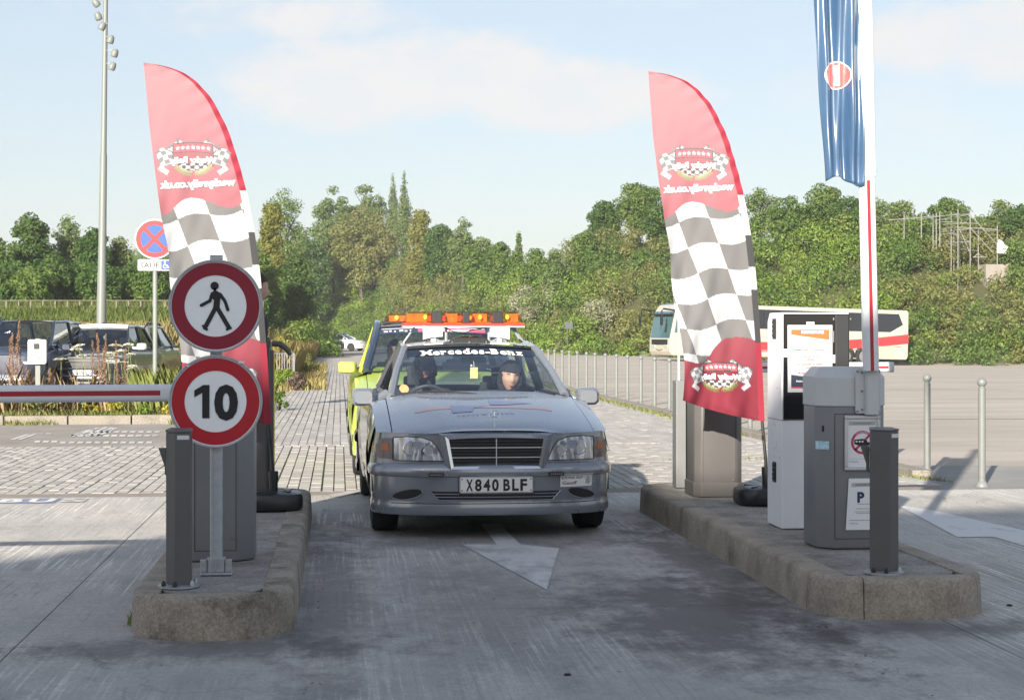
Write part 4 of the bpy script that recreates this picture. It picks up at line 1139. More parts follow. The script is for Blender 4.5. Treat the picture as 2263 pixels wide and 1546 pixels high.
# loose black caps on the concrete
for (px, py, lb) in ((1254, 1491, 'small black cap lying on the concrete in front of the arrow'), (2231, 1338, 'small black cap lying on the concrete by the right island')):
    X, Y = gp(px, py)
    m = MB(); m.lathe([(0.0001, 0.010), (0.010, 0.0095), (0.0155, 0.005), (0.016, 0.0)], 14); o = m.build('bottle_cap', M_black, None); o.location = (X, Y, 0.0); tag(o, lb, 'cap', 'black caps on the concrete')
# ================================================================== FEATHER FLAGS
FK = 12.58 / FPX
_L = np.array([(163, 1431), (300, 1442), (430, 1457), (490, 1465), (560, 1479), (620, 1480), (690, 1489), (740, 1499), (800, 1505), (850, 1504), (882, 1500)], float)
_R = np.array([(0, 1431, 163), (.03, 1482, 169), (.08, 1530, 190), (.15, 1572, 235), (.25, 1606, 302), (.36, 1630, 380), (.45, 1645, 440), (.55, 1660, 522), (.66, 1670, 602), (.78, 1678, 702), (.89, 1685, 812), (1, 1690, 931)], float)
def smooth_interp(x, xp, fp):
    r = 0
    for d in (-0.02, -0.01, 0, 0.01, 0.02): r = r + np.interp(np.clip(x + d * (xp[-1] - xp[0]), xp[0], xp[-1]), xp, fp)
    e = np.minimum(1, np.minimum(x - xp[0], xp[-1] - x) / (0.02 * (xp[-1] - xp[0])))
    return np.where(e < 1, np.interp(x, xp, fp) * (1 - e) + e * r / 5, r / 5)
def f_left(v):
    y = 163 + v * 719
    return smooth_interp(y, _L[:, 0], _L[:, 1]), y
def f_right(v):
    return smooth_interp(v, _R[:, 0], _R[:, 1]), smooth_interp(v, _R[:, 0], _R[:, 2])
def f_ripple(px, py):
    rx = np.interp(py, _R[:, 2], _R[:, 1])
    d = np.clip((rx - px) / 190.0, 0, 1.1)
    t = (py - 163) / 760.0
    a = d * (0.05 + 0.95 * t ** 1.4)
    y = a * (0.060 * np.sin((px - 1500) * 0.042 + py * 0.012 + 0.8) + 0.030 * np.sin((px - 1500) * 0.085 - py * 0.020) + 0.010 * np.sin(px * 0.16 + py * 0.05))
    y = y + d * sst(780, 900, py) * 0.05 * np.sin((px - 1500) * 0.05 - 0.6)
    y = y + d * (0.05 - 0.12 * t)
    # creases fanning out of the lower pole corner
    b = np.maximum(0, (py - 800) / 130.0)
    y = y + b * d * 0.022 * np.sin(np.arctan2(931 - py, 1695 - px) * 14.0)
    # tension wrinkles along the curved sleeve
    y = y + 0.006 * np.sin((py + px * 0.6) * 0.16) * np.exp(-d * 7) * (1 - sst(0.3, 0.5, t))
    return y
def f_pt(px, py, off=0.0):
    return np.stack([(px - 1690) * FK, f_ripple(px, py) - off, CH - (py - HOR) * FK - KH], -1)
C_w = np.array([0.60, 0.60, 0.615]); C_g = np.array([0.20, 0.198, 0.197]); C_k = np.array([0.06, 0.06, 0.065])
def f_print(x, y, u):
    n = len(x)
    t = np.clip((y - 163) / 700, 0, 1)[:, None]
    redc = np.array([0.52, 0.245, 0.27]) * (1 - t) + np.array([0.24, 0.036, 0.055]) * t  # sunlit paleness above and shade below painted into the red
    xs = x - 0.36 * (y - 460)
    ci = np.floor((xs - 1416) / 71.0)
    ys = y + 0.15 * (x - 1500) + 7.0 * np.sin((xs - 1487) / 71.0 * PI)
    ri = np.floor((ys - 493) / 59.0)
    chk = ((ci + ri) % 2 == 0)
    col = np.where(chk[:, None], C_w, C_g)
    # where the red field ends above and below
    top_b = np.interp(x, [1455, 1466, 1482, 1495, 1508, 1525, 1545, 1562, 1585, 1610, 1628, 1640, 1650, 1700], [487, 486, 479, 465, 453, 447, 449, 455, 465, 470, 464, 448, 432, 432])
    bot_b = np.interp(x, [1490, 1503, 1530, 1550, 1565, 1580, 1592, 1605, 1630, 1650, 1680, 1700], [792, 794, 801, 801, 786, 764, 752, 746, 744, 746, 756, 758])
    isr = (y < top_b) | (y > bot_b)
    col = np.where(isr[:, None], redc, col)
    # sleeve along the pole
    hem = u > (1 - 0.07)
    hem_red = (y < 432) | (y > 757)
    hemc = np.where(hem_red[:, None], np.array([0.36, 0.042, 0.068]), np.where(((y > 520) & (y < 590) | (y > 640) & (y < 757))[:, None], np.array([0.07, 0.07, 0.075]), C_w))
    col = np.where(hem[:, None], hemc, col)
    for (cx, cy, sc, lighten) in ((1532, 362, 1.0, 0.30), (1590, 829, 0.92, 0.0)):
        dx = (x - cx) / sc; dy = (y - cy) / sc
        K = C_k * (1 - lighten) + np.array([0.36, 0.30, 0.31]) * lighten
        Wc = C_w * 0.97
        for s in (-1, 1):
            for (ox, oy, ang, hx, hy) in ((50, -3, -22, 25, 20), (36, -24, -52, 17, 9)):
                a = rad(ang)
                px_, py_ = dx * s - ox, dy - oy
                lx = px_ * math.cos(a) - py_ * math.sin(a); ly = px_ * math.sin(a) + py_ * math.cos(a)
                ly = ly + 2.5 * np.sin(lx * 0.16)
                ins = (np.abs(lx) < hx) & (np.abs(ly) < hy)
                edge = ins & ((np.abs(lx) > hx - 1.6) | (np.abs(ly) > hy - 1.6))
                c2 = (np.floor((lx + 60) / 10.5) + np.floor((ly + 63) / 10.0)) % 2 == 0
                cc = np.where(c2[:, None], Wc, np.array([0.23, 0.235, 0.25]) * (1 - lighten) + C_g * lighten)
                cc = np.where(edge[:, None], K * 1.5, cc)
                col = np.where(ins[:, None], cc, col)
            ins = (np.abs((dx * s - 62) * 0.55 + (dy - 27) * 0.83) < 5) & (np.abs((dx * s - 62) * 0.83 - (dy - 27) * 0.55) < 11)
            col = np.where(ins[:, None], Wc, col)
        arc = dy + 0.0022 * dx ** 2 * -1 + 4
        ban = (np.abs(dx) < 43) & (arc > -29) & (arc < 20)
        col = np.where(ban[:, None], K * 1.2, col)
        ins = (np.abs(dx) < 39.5) & (arc > -25.5) & (arc < -9.5)
        col = np.where(ins[:, None], np.array([0.56, 0.10, 0.13]) * (1 - lighten) + np.array([0.70, 0.30, 0.33]) * lighten, col)
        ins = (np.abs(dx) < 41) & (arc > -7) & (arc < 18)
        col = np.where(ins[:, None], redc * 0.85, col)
        for k in range(7):
            sx = dx - (k - 3) * 10.6; sy = arc + 17.5
            r = np.hypot(sx, sy); an = np.arctan2(sx, -sy)
            col = np.where((r < 4.6 * (0.55 + 0.45 * np.abs(np.cos(an * 2.5)) ** 2)) [:, None], Wc, col)
        low = (np.abs(dx) < 36 - (dy - 10) * 0.9) & (dy > 13 - 0.002 * dx ** 2) & (dy < 27)
        c2 = (np.floor((dx + 60) / 9.0) + np.floor((dy + 60) / 7.0)) % 2 == 0
        col = np.where(low[:, None], np.where(c2[:, None], Wc, K), col)
        for s in (-1, 1):                          # laurel sprays
            for k in range(7):
                lx0 = s * (6 + 5.2 * k); ly0 = 33 - 0.42 * k * k * 0.9
                for q in (-1, 1):
                    a = rad(-28 * s + 38 * q)
                    px_, py_ = dx - lx0, dy - ly0 - q * 2.4
                    lx = px_ * math.cos(a) + py_ * math.sin(a); ly = -px_ * math.sin(a) + py_ * math.cos(a)
                    col = np.where(((lx / 5.4) ** 2 + (ly / 2.0) ** 2 < 1)[:, None], (np.array([0.15, 0.18, 0.06]) if q > 0 else np.array([0.32, 0.31, 0.17])) * (1 - lighten) + np.array([0.66, 0.62, 0.50]) * lighten, col)
    return col
def cloth_mat():
    m, t, b = node_mat('printed_polyester')
    L = t.links.new
    at = t.nodes.new('ShaderNodeAttribute'); at.attribute_name = 'print'
    L(at.outputs['Color'], b.inputs['Base Color'])
    b.inputs['Roughness'].default_value = 0.75; b.inputs['Specular IOR Level'].default_value = 0.2
    n = t.nodes.new('ShaderNodeTexNoise'); n.inputs['Scale'].default_value = 240
    tcn = t.nodes.new('ShaderNodeTexCoord'); L(tcn.outputs['Object'], n.inputs['Vector'])
    bp = t.nodes.new('ShaderNodeBump'); bp.inputs['Strength'].default_value = 0.08; L(n.outputs['Fac'], bp.inputs['Height']); L(bp.outputs['Normal'], b.inputs['Normal'])
    ts = t.nodes.new('ShaderNodeBsdfTranslucent'); L(at.outputs['Color'], ts.inputs['Color'])
    ms = t.nodes.new('ShaderNodeMixShader'); ms.inputs[0].default_value = 0.32
    L(b.outputs[0], ms.inputs[1]); L(ts.outputs[0], ms.inputs[2]); L(ms.outputs[0], t.nodes['Material Output'].inputs['Surface'])
    return m
def make_flag(loc):
    t = thing('feather_flag', 'red and checkered feather flag beside the white kiosk, mirrored lettering', 'flag', loc, 0, 'feather flags at the gate')
    nu, nv = 130, 470
    u = np.linspace(0, 1, nu + 1); v = np.linspace(0, 1, nv + 1)
    Vg, Ug = np.meshgrid(v, u, indexing='ij')
    lx, ly = f_left(Vg); rx, ry = f_right(Vg)
    px = lx + (rx - lx) * Ug; py = ly + (ry - ly) * Ug
    py = py + 5.0 * np.sin(Ug * PI) * sst(0.9, 1.0, Vg)
    P = f_pt(px, py).reshape(-1, 3)
    idx = np.arange((nu + 1) * (nv + 1)).reshape(nv + 1, nu + 1)
    F = np.stack([idx[:-1, :-1], idx[1:, :-1], idx[1:, 1:], idx[:-1, 1:]], -1).reshape(-1, 4)
    me = bpy.data.meshes.new('sail'); me.from_pydata(P.tolist(), [], F.tolist())
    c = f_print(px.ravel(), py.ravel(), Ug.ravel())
    a = me.color_attributes.new('print', 'FLOAT_COLOR', 'POINT')
    a.data.foreach_set('color', np.concatenate([c, np.ones((len(c), 1))], 1).astype(np.float32).ravel())
    me.materials.append(cloth_mat()); finish_mesh(me, True, 180)
    sail = ob('sail', me, t)
    # pole inside the sleeve
    pts = []
    for vv in np.linspace(1, 0.02, 40):
        x, y = f_right(np.array(vv)); pts.append(tuple(f_pt(x - 4.5, y + 1.5, -0.014)))
    bot = [(0.012, 0, 0.10), (0.008, 0, 0.30)]
    m = MB(); m.tube(bot + pts, [0.013, 0.012] + [0.011 - 0.006 * i / 39 for i in range(40)], 8); m.build('pole', M_black, t)
    m = MB(); m.lathe([(0.030, 0.06), (0.030, 0.20), (0.034, 0.20), (0.034, 0.26), (0.016, 0.262)], 16, (0.012, 0, 0)); m.build('socket', M_black, t)
    m = MB(); m.box(-0.01, 0.0, 0.47, 0.02, 0.02, 0.03); m.build('toggle', M_black, t, smooth=False)
    mb_ = pm('flag_base_plastic', (0.014, 0.015, 0.017), 0.35, var=0.1, scale=14, bump=0.1, bscale=30)
    m = MB()
    rings = []
    for (rr, z) in ((0.90, 0.0), (0.98, 0.012), (1.0, 0.03), (1.0, 0.085), (0.95, 0.11), (0.86, 0.118), (0.45, 0.125), (0.2, 0.13)):
        rings.append([(a_ * rr, b_ * rr, z) for a_, b_ in rrect(-0.21, 0.21, -0.21, 0.21, 0.13, 0.13, 5)])
    n = len(rings[0]); vs = [p for r in rings for p in r]
    fs = [(r * n + i, r * n + (i + 1) % n, (r + 1) * n + (i + 1) % n, (r + 1) * n + i) for r in range(len(rings) - 1) for i in range(n)] + [tuple(range(n)), tuple(range(len(vs) - n, len(vs)))]
    m.add(vs, fs); bs = m.build('water_base', mb_, t, smooth=True, angle=40)
    for k in range(4):
        a_ = rad(45 + 90 * k); m = MB(); m.box(0.105 * math.cos(a_), 0.105 * math.sin(a_), 0.124, 0.13, 0.02, 0.012, a_); m.build('rib', mb_, bs, bevel=0.004)
    m = MB(); m.lathe([(0.028, 0.11), (0.028, 0.135), (0.0001, 0.137)], 14, (0.11, 0.03, 0)); m.build('filler_cap', pm('cap_grey', (0.3, 0.32, 0.33), 0.3), bs)
    M_tw = pm('print_white', (0.80, 0.80, 0.79), 0.5); M_tg = pm('print_grey', (0.30, 0.29, 0.32), 0.5)
    def on_sail(cx, cy, off, tilt=0.0, arch=0.0):
        def f(x, z):
            X = cx + x; Y = cy - z + tilt * x + arch * x * x
            p = f_pt(np.array(X), np.array(Y), off); return tuple(p)
        return f
    for (tx, cx, cy, h, w, tl, ar, g) in (('Wacky Rally', 1532, 366, 13.0, 96, -0.02, 0.0012, 0.045), ('wackyrally.co.uk', 1541, 416, 15.5, 156, -0.05, 0.0, 0.045), ('Wacky Rally', 1590, 830, 12.0, 90, 0.02, 0.0012, 0.05)):
        lettering(sail, tx, h, M_tg, on_sail(cx + 0.8, cy + 0.8, 0.004, tl, ar), bold=0.075, w=w + 5, mirror=True)
        lettering(sail, tx, h, M_tw, on_sail(cx, cy, 0.007, tl, ar), bold=0.03, w=w, mirror=True)
    return t
X, Y = gp(1690, 1112, KH)
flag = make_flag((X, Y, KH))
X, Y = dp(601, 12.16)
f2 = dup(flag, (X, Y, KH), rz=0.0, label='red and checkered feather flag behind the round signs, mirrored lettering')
f2.rotation_euler = (0, rad(-0.6), rad(4))
# ================================================================== PEOPLE
M_skin = pm('skin', (0.52, 0.30, 0.22), 0.5, var=0.06, scale=14)
M_cap = pm('dark_knit', (0.018, 0.018, 0.022), 0.9, var=0.2, scale=60)
M_jacket = pm('dark_jacket', (0.035, 0.04, 0.052), 0.8, var=0.2, scale=12)
M_jean = pm('dark_denim', (0.04, 0.055, 0.09), 0.85, var=0.15, scale=20)
M_shoe = pm('dark_shoe', (0.03, 0.028, 0.028), 0.6)
M_redshoe = pm('red_shoe', (0.30, 0.03, 0.03), 0.6)
M_hair = pm('brown_hair', (0.045, 0.028, 0.018), 0.7, var=0.3, scale=50)
M_vest = pm('hi_vis_yellow', (0.55, 0.72, 0.06), 0.6, var=0.06, scale=10)
M_eye = pm('eye_white', (0.6, 0.58, 0.55), 0.2)
M_lip = pm('lip', (0.36, 0.13, 0.11), 0.5)
def head_verts(n=28, m=22, k=1.0):
    vs, fs = [], []
    for j in range(m + 1):
        th = PI * j / m
        for i in range(n):
            ph = 2 * PI * i / n
            d = Vector((math.sin(th) * math.sin(ph), -math.sin(th) * math.cos(ph), math.cos(th)))
            x, y, z = d.x * 0.076, d.y * 0.098, d.z * 0.118
            front = max(0.0, -d.y)
            if z < -0.02:                                    # jaw narrows
                t = min(1, (-z - 0.02) / 0.098); x *= 1 - 0.42 * t; y *= 1 - (0.10 if d.y < 0 else 0.45) * t
            g = lambda cx, cz, sx, sz: math.exp(-((x - cx) / sx) ** 2 - ((z - cz) / sz) ** 2) * front
            y -= 0.026 * g(0, -0.018, 0.011, 0.020) + 0.012 * g(0, 0.008, 0.009, 0.022)     # nose
            y -= 0.007 * g(0, 0.030, 0.05, 0.010)                                             # brow
            y += 0.012 * (g(-0.031, 0.010, 0.014, 0.011) + g(0.031, 0.010, 0.014, 0.011))     # eye sockets
            y -= 0.007 * g(0, -0.060, 0.020, 0.008)                                           # lips
            y += 0.004 * g(0, -0.078, 0.02, 0.006)
            y -= 0.010 * g(0, -0.098, 0.022, 0.014)                                           # chin
            y -= 0.006 * (g(-0.045, -0.018, 0.018, 0.022) + g(0.045, -0.018, 0.018, 0.022))   # cheeks
            vs.append((x * k, y * k, z * k))
    for j in range(m):
        for i in range(n):
            fs.append((j * n + i, j * n + (i + 1) % n, (j + 1) * n + (i + 1) % n, (j + 1) * n + i))
    return vs, fs
def person(label, loc, rz, nodes, edges, head, head_rot=(0, 0, 0), mats=None, zones=None, hat='hood', group=None, hands=(), k=1.0, peak=False):
    """nodes: name -> (x, y, z, radius); head: centre; zones: name -> material index (0 skin, 1 top, 2 legs, 3 shoes)"""
    mats = mats or [M_skin, M_jacket, M_jean, M_shoe]
    names = list(nodes)
    me = bpy.data.meshes.new('person')
    me.from_pydata([nodes[n][:3] for n in names], [(names.index(a), names.index(b)) for a, b in edges], [])
    o = bpy.data.objects.new('person', me); COL.objects.link(o)
    o.modifiers.new('skin', 'SKIN')
    if not me.skin_vertices: me.skin_vertices.new() if hasattr(me.skin_vertices, 'new') else None
    for i, n in enumerate(names):
        r = nodes[n][3]
        me.skin_vertices[0].data[i].radius = r if isinstance(r, tuple) else (r, r)
        me.skin_vertices[0].data[i].use_root = (n == 'pelvis')
    s = o.modifiers.new('sub', 'SUBSURF'); s.levels = 2; s.render_levels = 2
    bpy.context.view_layer.update()
    dg = bpy.context.evaluated_depsgraph_get()
    m2 = bpy.data.meshes.new_from_object(o.evaluated_get(dg))
    bpy.data.objects.remove(o)
    bm = bmesh.new(); bm.from_mesh(m2)
    P = {n: Vector(nodes[n][:3]) for n in names}
    segs = [(P[a], P[b], zones.get(a, 1), zones.get(b, 1)) for a, b in edges]
    for f in bm.faces:
        c = f.calc_center_median(); best = None
        for a, b, za, zb_ in segs:
            d = b - a; t = max(0, min(1, (c - a).dot(d) / d.dot(d)))
            q = (c - (a + d * t)).length
            if best is None or q < best[0]: best = (q, za if t < 0.5 else zb_)
        f.material_index = best[1]; f.smooth = True
    # head and hands grow into the same surface
    R = Euler(head_rot).to_matrix()
    hv, hf = head_verts(k=k)
    hv = [R @ Vector(v) + Vector(head) for v in hv]
    def join(vs, fs, mi):
        bv = [bm.verts.new(v) for v in vs]
        for f in fs:
            try:
                q = bm.faces.new([bv[i] for i in f]); q.material_index = mi; q.smooth = True
            except ValueError: pass
    join(hv, hf, 0)
    for s in (-1, 1):                                # ears
        e = MB(); e.sphere((0, 0, 0), 0.028, 10, 6, (0.35, 0.6, 1.0))
        join([R @ Vector((s * 0.076 + v[0], 0.008 + v[1], -0.004 + v[2])) + Vector(head) for v in e.v], e.f, 0)
    for (w, dirv, nrm) in hands:
        w, dirv, nrm = Vector(w), Vector(dirv).normalized(), Vector(nrm).normalized(); sd = dirv.cross(nrm).normalized()
        e = MB(); e.tube([w - dirv * 0.02, w + dirv * 0.03, w + dirv * 0.085], [0.026, 0.036, 0.034], 8); join(e.v, e.f, 0)
        for q, ln in ((-0.027, 0.060), (-0.009, 0.072), (0.009, 0.068), (0.027, 0.052)):
            b0 = w + dirv * 0.08 + sd * q
            e = MB(); e.tube([b0, b0 + dirv * ln * 0.5 + nrm * 0.008, b0 + dirv * ln * 0.75 + nrm * 0.03, b0 + dirv * ln * 0.62 + nrm * 0.048], [0.0095, 0.009, 0.008, 0.006], 6); join(e.v, e.f, 0)
        b0 = w + dirv * 0.025 - sd * 0.03
        e = MB(); e.tube([b0, b0 - sd * 0.025 + dirv * 0.03 + nrm * 0.01, b0 - sd * 0.028 + dirv * 0.055 + nrm * 0.025], [0.012, 0.0105, 0.007], 6); join(e.v, e.f, 0)
    bmesh.ops.recalc_face_normals(bm, faces=bm.faces)
    me = bpy.data.meshes.new('person'); bm.to_mesh(me); bm.free(); bpy.data.meshes.remove(m2)
    for mt in mats: me.materials.append(mt)
    o = ob('person', me); o.location = loc; o.rotation_euler = (0, 0, rz)
    tag(o, label, 'person', group)
    def hp(v): return tuple(R @ (Vector(v) * k) + Vector(head))
    for s in (-1, 1):
        m = MB(); m.sphere((0, 0, 0), 0.0095 * k, 10, 6); m.v = [tuple(Vector(v) + Vector(hp((s * 0.031, -0.074, 0.010)))) for v in m.v]; ey = m.build('eye', M_eye, o)
        m = MB(); m.sphere((0, 0, 0), 0.005 * k, 8, 5); m.v = [tuple(Vector(v) + Vector(hp((s * 0.031, -0.080, 0.010)))) for v in m.v]; m.build('pupil', M_ink, ey)
        m = MB(); m.tube([hp((s * 0.016, -0.098, 0.026)), hp((s * 0.032, -0.095, 0.032)), hp((s * 0.047, -0.084, 0.026))], 0.0028 * k, 5); m.build('eyebrow', M_hair, o)
    m = MB(); m.tube([hp((-0.024, -0.084, -0.056)), hp((-0.010, -0.0965, -0.061)), hp((0.010, -0.0965, -0.061)), hp((0.024, -0.084, -0.056))], [0.002, 0.0045, 0.0045, 0.002], 6); m.build('mouth', M_lip, o)
    if hat == 'hood':
        m = MB()
        def hd(u, v):
            ph = u * 2 * PI; th = v * 0.62 * PI
            d = Vector((math.sin(th) * math.sin(ph), -math.sin(th) * math.cos(ph), math.cos(th)))
            r = Vector((d.x * 0.094, d.y * 0.116, d.z * 0.136))
            if d.y < -0.25 and r.z < 0.045: r = Vector((r.x, r.y * 0.35 if r.z < 0.03 else r.y, max(r.z, 0.045)))
            return hp(r)
        m.grid(hd, 28, 14); ht = m.build('hat', M_cap, o, angle=80)
        if peak:
            m = MB(); m.grid(lambda u, v: hp(((2 * u - 1) * 0.082 * (1 - .25 * v), -0.085 - 0.075 * v + .03 * (2 * u - 1) ** 2, 0.050 - 0.030 * v - .02 * (2 * u - 1) ** 2)), 10, 4); pk_ = m.build('peak', M_cap, ht, angle=80); so_ = pk_.modifiers.new('thick', 'SOLIDIFY'); so_.thickness = .004
        m = MB(); m.tube([hp((-0.078, -0.02, 0.02)), hp((-0.082, -0.01, -0.06)), hp((-0.05, -0.03, -0.12)), hp((0, -0.035, -0.135)), hp((0.05, -0.03, -0.12)), hp((0.082, -0.01, -0.06)), hp((0.078, -0.02, 0.02))], 0.024, 8); m.build('collar', M_cap, o)
    else:
        m = MB()
        def hr(u, v):
            ph = u * 2 * PI; th = v * 0.56 * PI
            d = Vector((math.sin(th) * math.sin(ph), -math.sin(th) * math.cos(ph), math.cos(th)))
            r = Vector((d.x * 0.085, d.y * 0.108, d.z * 0.130))
            if d.y < -0.15 and r.z < 0.06: r = Vector((r.x * 0.98, r.y * 0.5, 0.06))
            w = 1 + 0.03 * math.sin(ph * 9 + th * 7)
            return hp(r * w)
        m.grid(hr, 30, 14); m.build('hair', M_hair if hat == 'hair' else M_cap, o, angle=80)
    return o
def seated(label, loc, rz, hands_to, head_rot=(0, 0, 0), mats=None, hat='hood', group=None, peak=False):
    """sits facing -y with the head centre at loc"""
    n = {'pelvis': (0, .20, -.66, (.15, .12)), 'belly': (0, .19, -.50, (.145, .115)), 'chest': (0, .13, -.30, (.165, .12)), 'neckb': (0, .07, -.17, .065), 'neck': (0, .025, -.09, .055)}
    e = [('pelvis', 'belly'), ('belly', 'chest'), ('chest', 'neckb'), ('neckb', 'neck')]
    z = {'neck': 0, 'pelvis': 2}
    hs = []
    for s, q in ((-1, 'l'), (1, 'r')):
        h = Vector(hands_to[0 if s < 0 else 1])
        sh = Vector((s * .20, .10, -.22)); el = (sh + h) / 2 + Vector((s * .06, .06, -.12))
        n['sh' + q] = (*sh, .066); n['el' + q] = (*el, .048); n['wr' + q] = (*(el + (h - el) * 0.86), .032)
        e += [('chest', 'sh' + q), ('sh' + q, 'el' + q), ('el' + q, 'wr' + q)]
        n['kn' + q] = (s * .14, -.30, -.58, .070); n['an' + q] = (s * .13, -.50, -.92, .045); n['to' + q] = (s * .13, -.66, -.97, .04)
        n['hp' + q] = (s * .10, .14, -.68, .095)
        e += [('pelvis', 'hp' + q), ('hp' + q, 'kn' + q), ('kn' + q, 'an' + q), ('an' + q, 'to' + q)]
        for w in ('kn', 'hp'): z[w + q] = 2
        z['an' + q] = 2; z['to' + q] = 3
        hs.append((el + (h - el) * 0.88, h - el, Vector((0, -0.2, -1))))
    return person(label, loc, rz, n, e, (0, 0, 0), head_rot, mats, z, hat, group, hs, peak=peak)
def standing(label, loc, rz, mats=None, hat='hair', head_rot=(0, 0, 0), H=1.75):
    k = H / 1.75
    n = {'pelvis': (0, 0, .95, (.15, .11)), 'belly': (0, 0, 1.10, (.145, .105)), 'chest': (0, .0, 1.30, (.165, .115)), 'neckb': (0, .01, 1.45, .065), 'neck': (0, .005, 1.53, .055)}
    e = [('pelvis', 'belly'), ('belly', 'chest'), ('chest', 'neckb'), ('neckb', 'neck')]
    z = {'neck': 0, 'pelvis': 2}; hs = []
    for s, q in ((-1, 'l'), (1, 'r')):
        n['sh' + q] = (s * .20, .01, 1.41, .064); n['el' + q] = (s * .25, .02, 1.13, .046); n['wr' + q] = (s * .26, -.03, .89, .031)
        n['hp' + q] = (s * .095, 0, .88, .088); n['kn' + q] = (s * .11, -.01, .50, .062); n['an' + q] = (s * .12, .02, .10, .042); n['to' + q] = (s * .14, -.15, .045, .042)
        e += [('chest', 'sh' + q), ('sh' + q, 'el' + q), ('el' + q, 'wr' + q), ('pelvis', 'hp' + q), ('hp' + q, 'kn' + q), ('kn' + q, 'an' + q), ('an' + q, 'to' + q)]
        z.update({'hp' + q: 2, 'kn' + q: 2, 'an' + q: 2, 'to' + q: 3})
        hs.append(((s * .26, -.03, .89), (0.0, -0.15, -1), (-s * 0.6, -.4, 0)))
    n = {a: (b[0] * k, b[1] * k, b[2] * k, b[3]) for a, b in n.items()}
    hs = [(tuple(c * k for c in w), d, nn) for w, d, nn in hs]
    return person(label, loc, rz, n, e, (0, -.01 * k, 1.635 * k), head_rot, mats, z, hat, None, hs)
# only the edge of a head shows past the left flag, only a red shoe below the right one
X, Y = dp(508, 12.95)
_p = standing('person hidden behind the left flag with brown hair and one cheek showing', (X, Y, KH), rad(-90), H=zat(604, 12.95) - KH, head_rot=(0, 0, 0))
_p.matrix_world = Matrix.Translation((X, Y, KH)) @ Matrix.Rotation(rad(6.5), 4, 'Y') @ Matrix.Rotation(rad(120), 4, 'Z')
X, Y = gp(1560, 1062, KH)
standing('person hidden by the taupe cabinet with one red shoe showing', (X + 0.03, Y, KH), rad(-95), mats=[M_skin, M_jacket, M_jean, M_redshoe], H=1.36)
# ================================================================== CARS
def superpath(W, nd, n, k, y_end=None, flip=None):
    """plan outline of a car nose from the left flank round to the right flank"""
    p = []
    for i in range(k + 1):
        a = -PI / 2 + PI * i / k
        s, c = math.sin(a), math.cos(a)
        p.append((W * math.copysign(abs(s) ** (2 / n), s), nd * (1 - max(0, c) ** (2 / n))))
    if y_end is not None: p = [(-W, y_end)] + p + [(W, y_end)]
    return p
def offset_path(p, o):
    r = []
    for i in range(len(p)):
        a = Vector(p[max(0, i - 1)]); b = Vector(p[min(len(p) - 1, i + 1)])
        d = (b - a); d = d.normalized() if d.length > 1e-9 else Vector((1, 0))
        n = Vector((d.y, -d.x))
        r.append((p[i][0] + n.x * o, p[i][1] + n.y * o))
    return r
def sweep(m, path, prof, fy=lambda y: y):
    rows = [[(x, fy(y), z) for x, y in offset_path(path, o)] for o, z in prof]
    n = len(path)
    vs = [p for r in rows for p in r]
    fs = [(j * n + i, j * n + i + 1, (j + 1) * n + i + 1, (j + 1) * n + i) for j in range(len(rows) - 1) for i in range(n - 1)]
    m.add(vs, fs)
def patch(m, poly, f, rings=5):
    c = Vector((sum(p[0] for p in poly) / len(poly), sum(p[1] for p in poly) / len(poly)))
    q = dense(poly, 0.04); n = len(q)
    vs = [f(c.x, c.y)] + [f(*(c + (Vector(p) - c) * (i / rings))) for i in range(1, rings + 1) for p in q]
    fs = [(0, 1 + k, 1 + (k + 1) % n) for k in range(n)]
    for i in range(rings - 1):
        for k in range(n): fs.append((1 + i * n + k, 1 + (i + 1) * n + k, 1 + (i + 1) * n + (k + 1) % n, 1 + i * n + (k + 1) % n))
    m.add(vs, fs)
M_glass = glass_mat('car_glass', (0.86, 0.92, 0.93), 0.11)
M_dglass = pm('dark_car_glass', (0.012, 0.016, 0.02), 0.05, coat=0.6)
M_lens = glass_mat('lamp_lens', (0.88, 0.90, 0.92), 0.08, 0.06)
M_amber = pm('amber_lens', (0.70, 0.22, 0.02), 0.2, coat=0.5)
M_tail = pm('tail_lens', (0.25, 0.01, 0.012), 0.2, coat=0.5)
M_rim = pm('alloy_rim', (0.42, 0.43, 0.45), 0.35, metal=0.7)
M_seat = pm('seat_cloth', (0.035, 0.036, 0.042), 0.9, var=0.15, scale=30)
M_dash = pm('dashboard', (0.022, 0.023, 0.026), 0.7)
def paint(name, col, metal=0.0, rough=0.3):
    return pm('paint_' + name, col, rough, metal=metal, coat=1.0, var=0.03, scale=3)
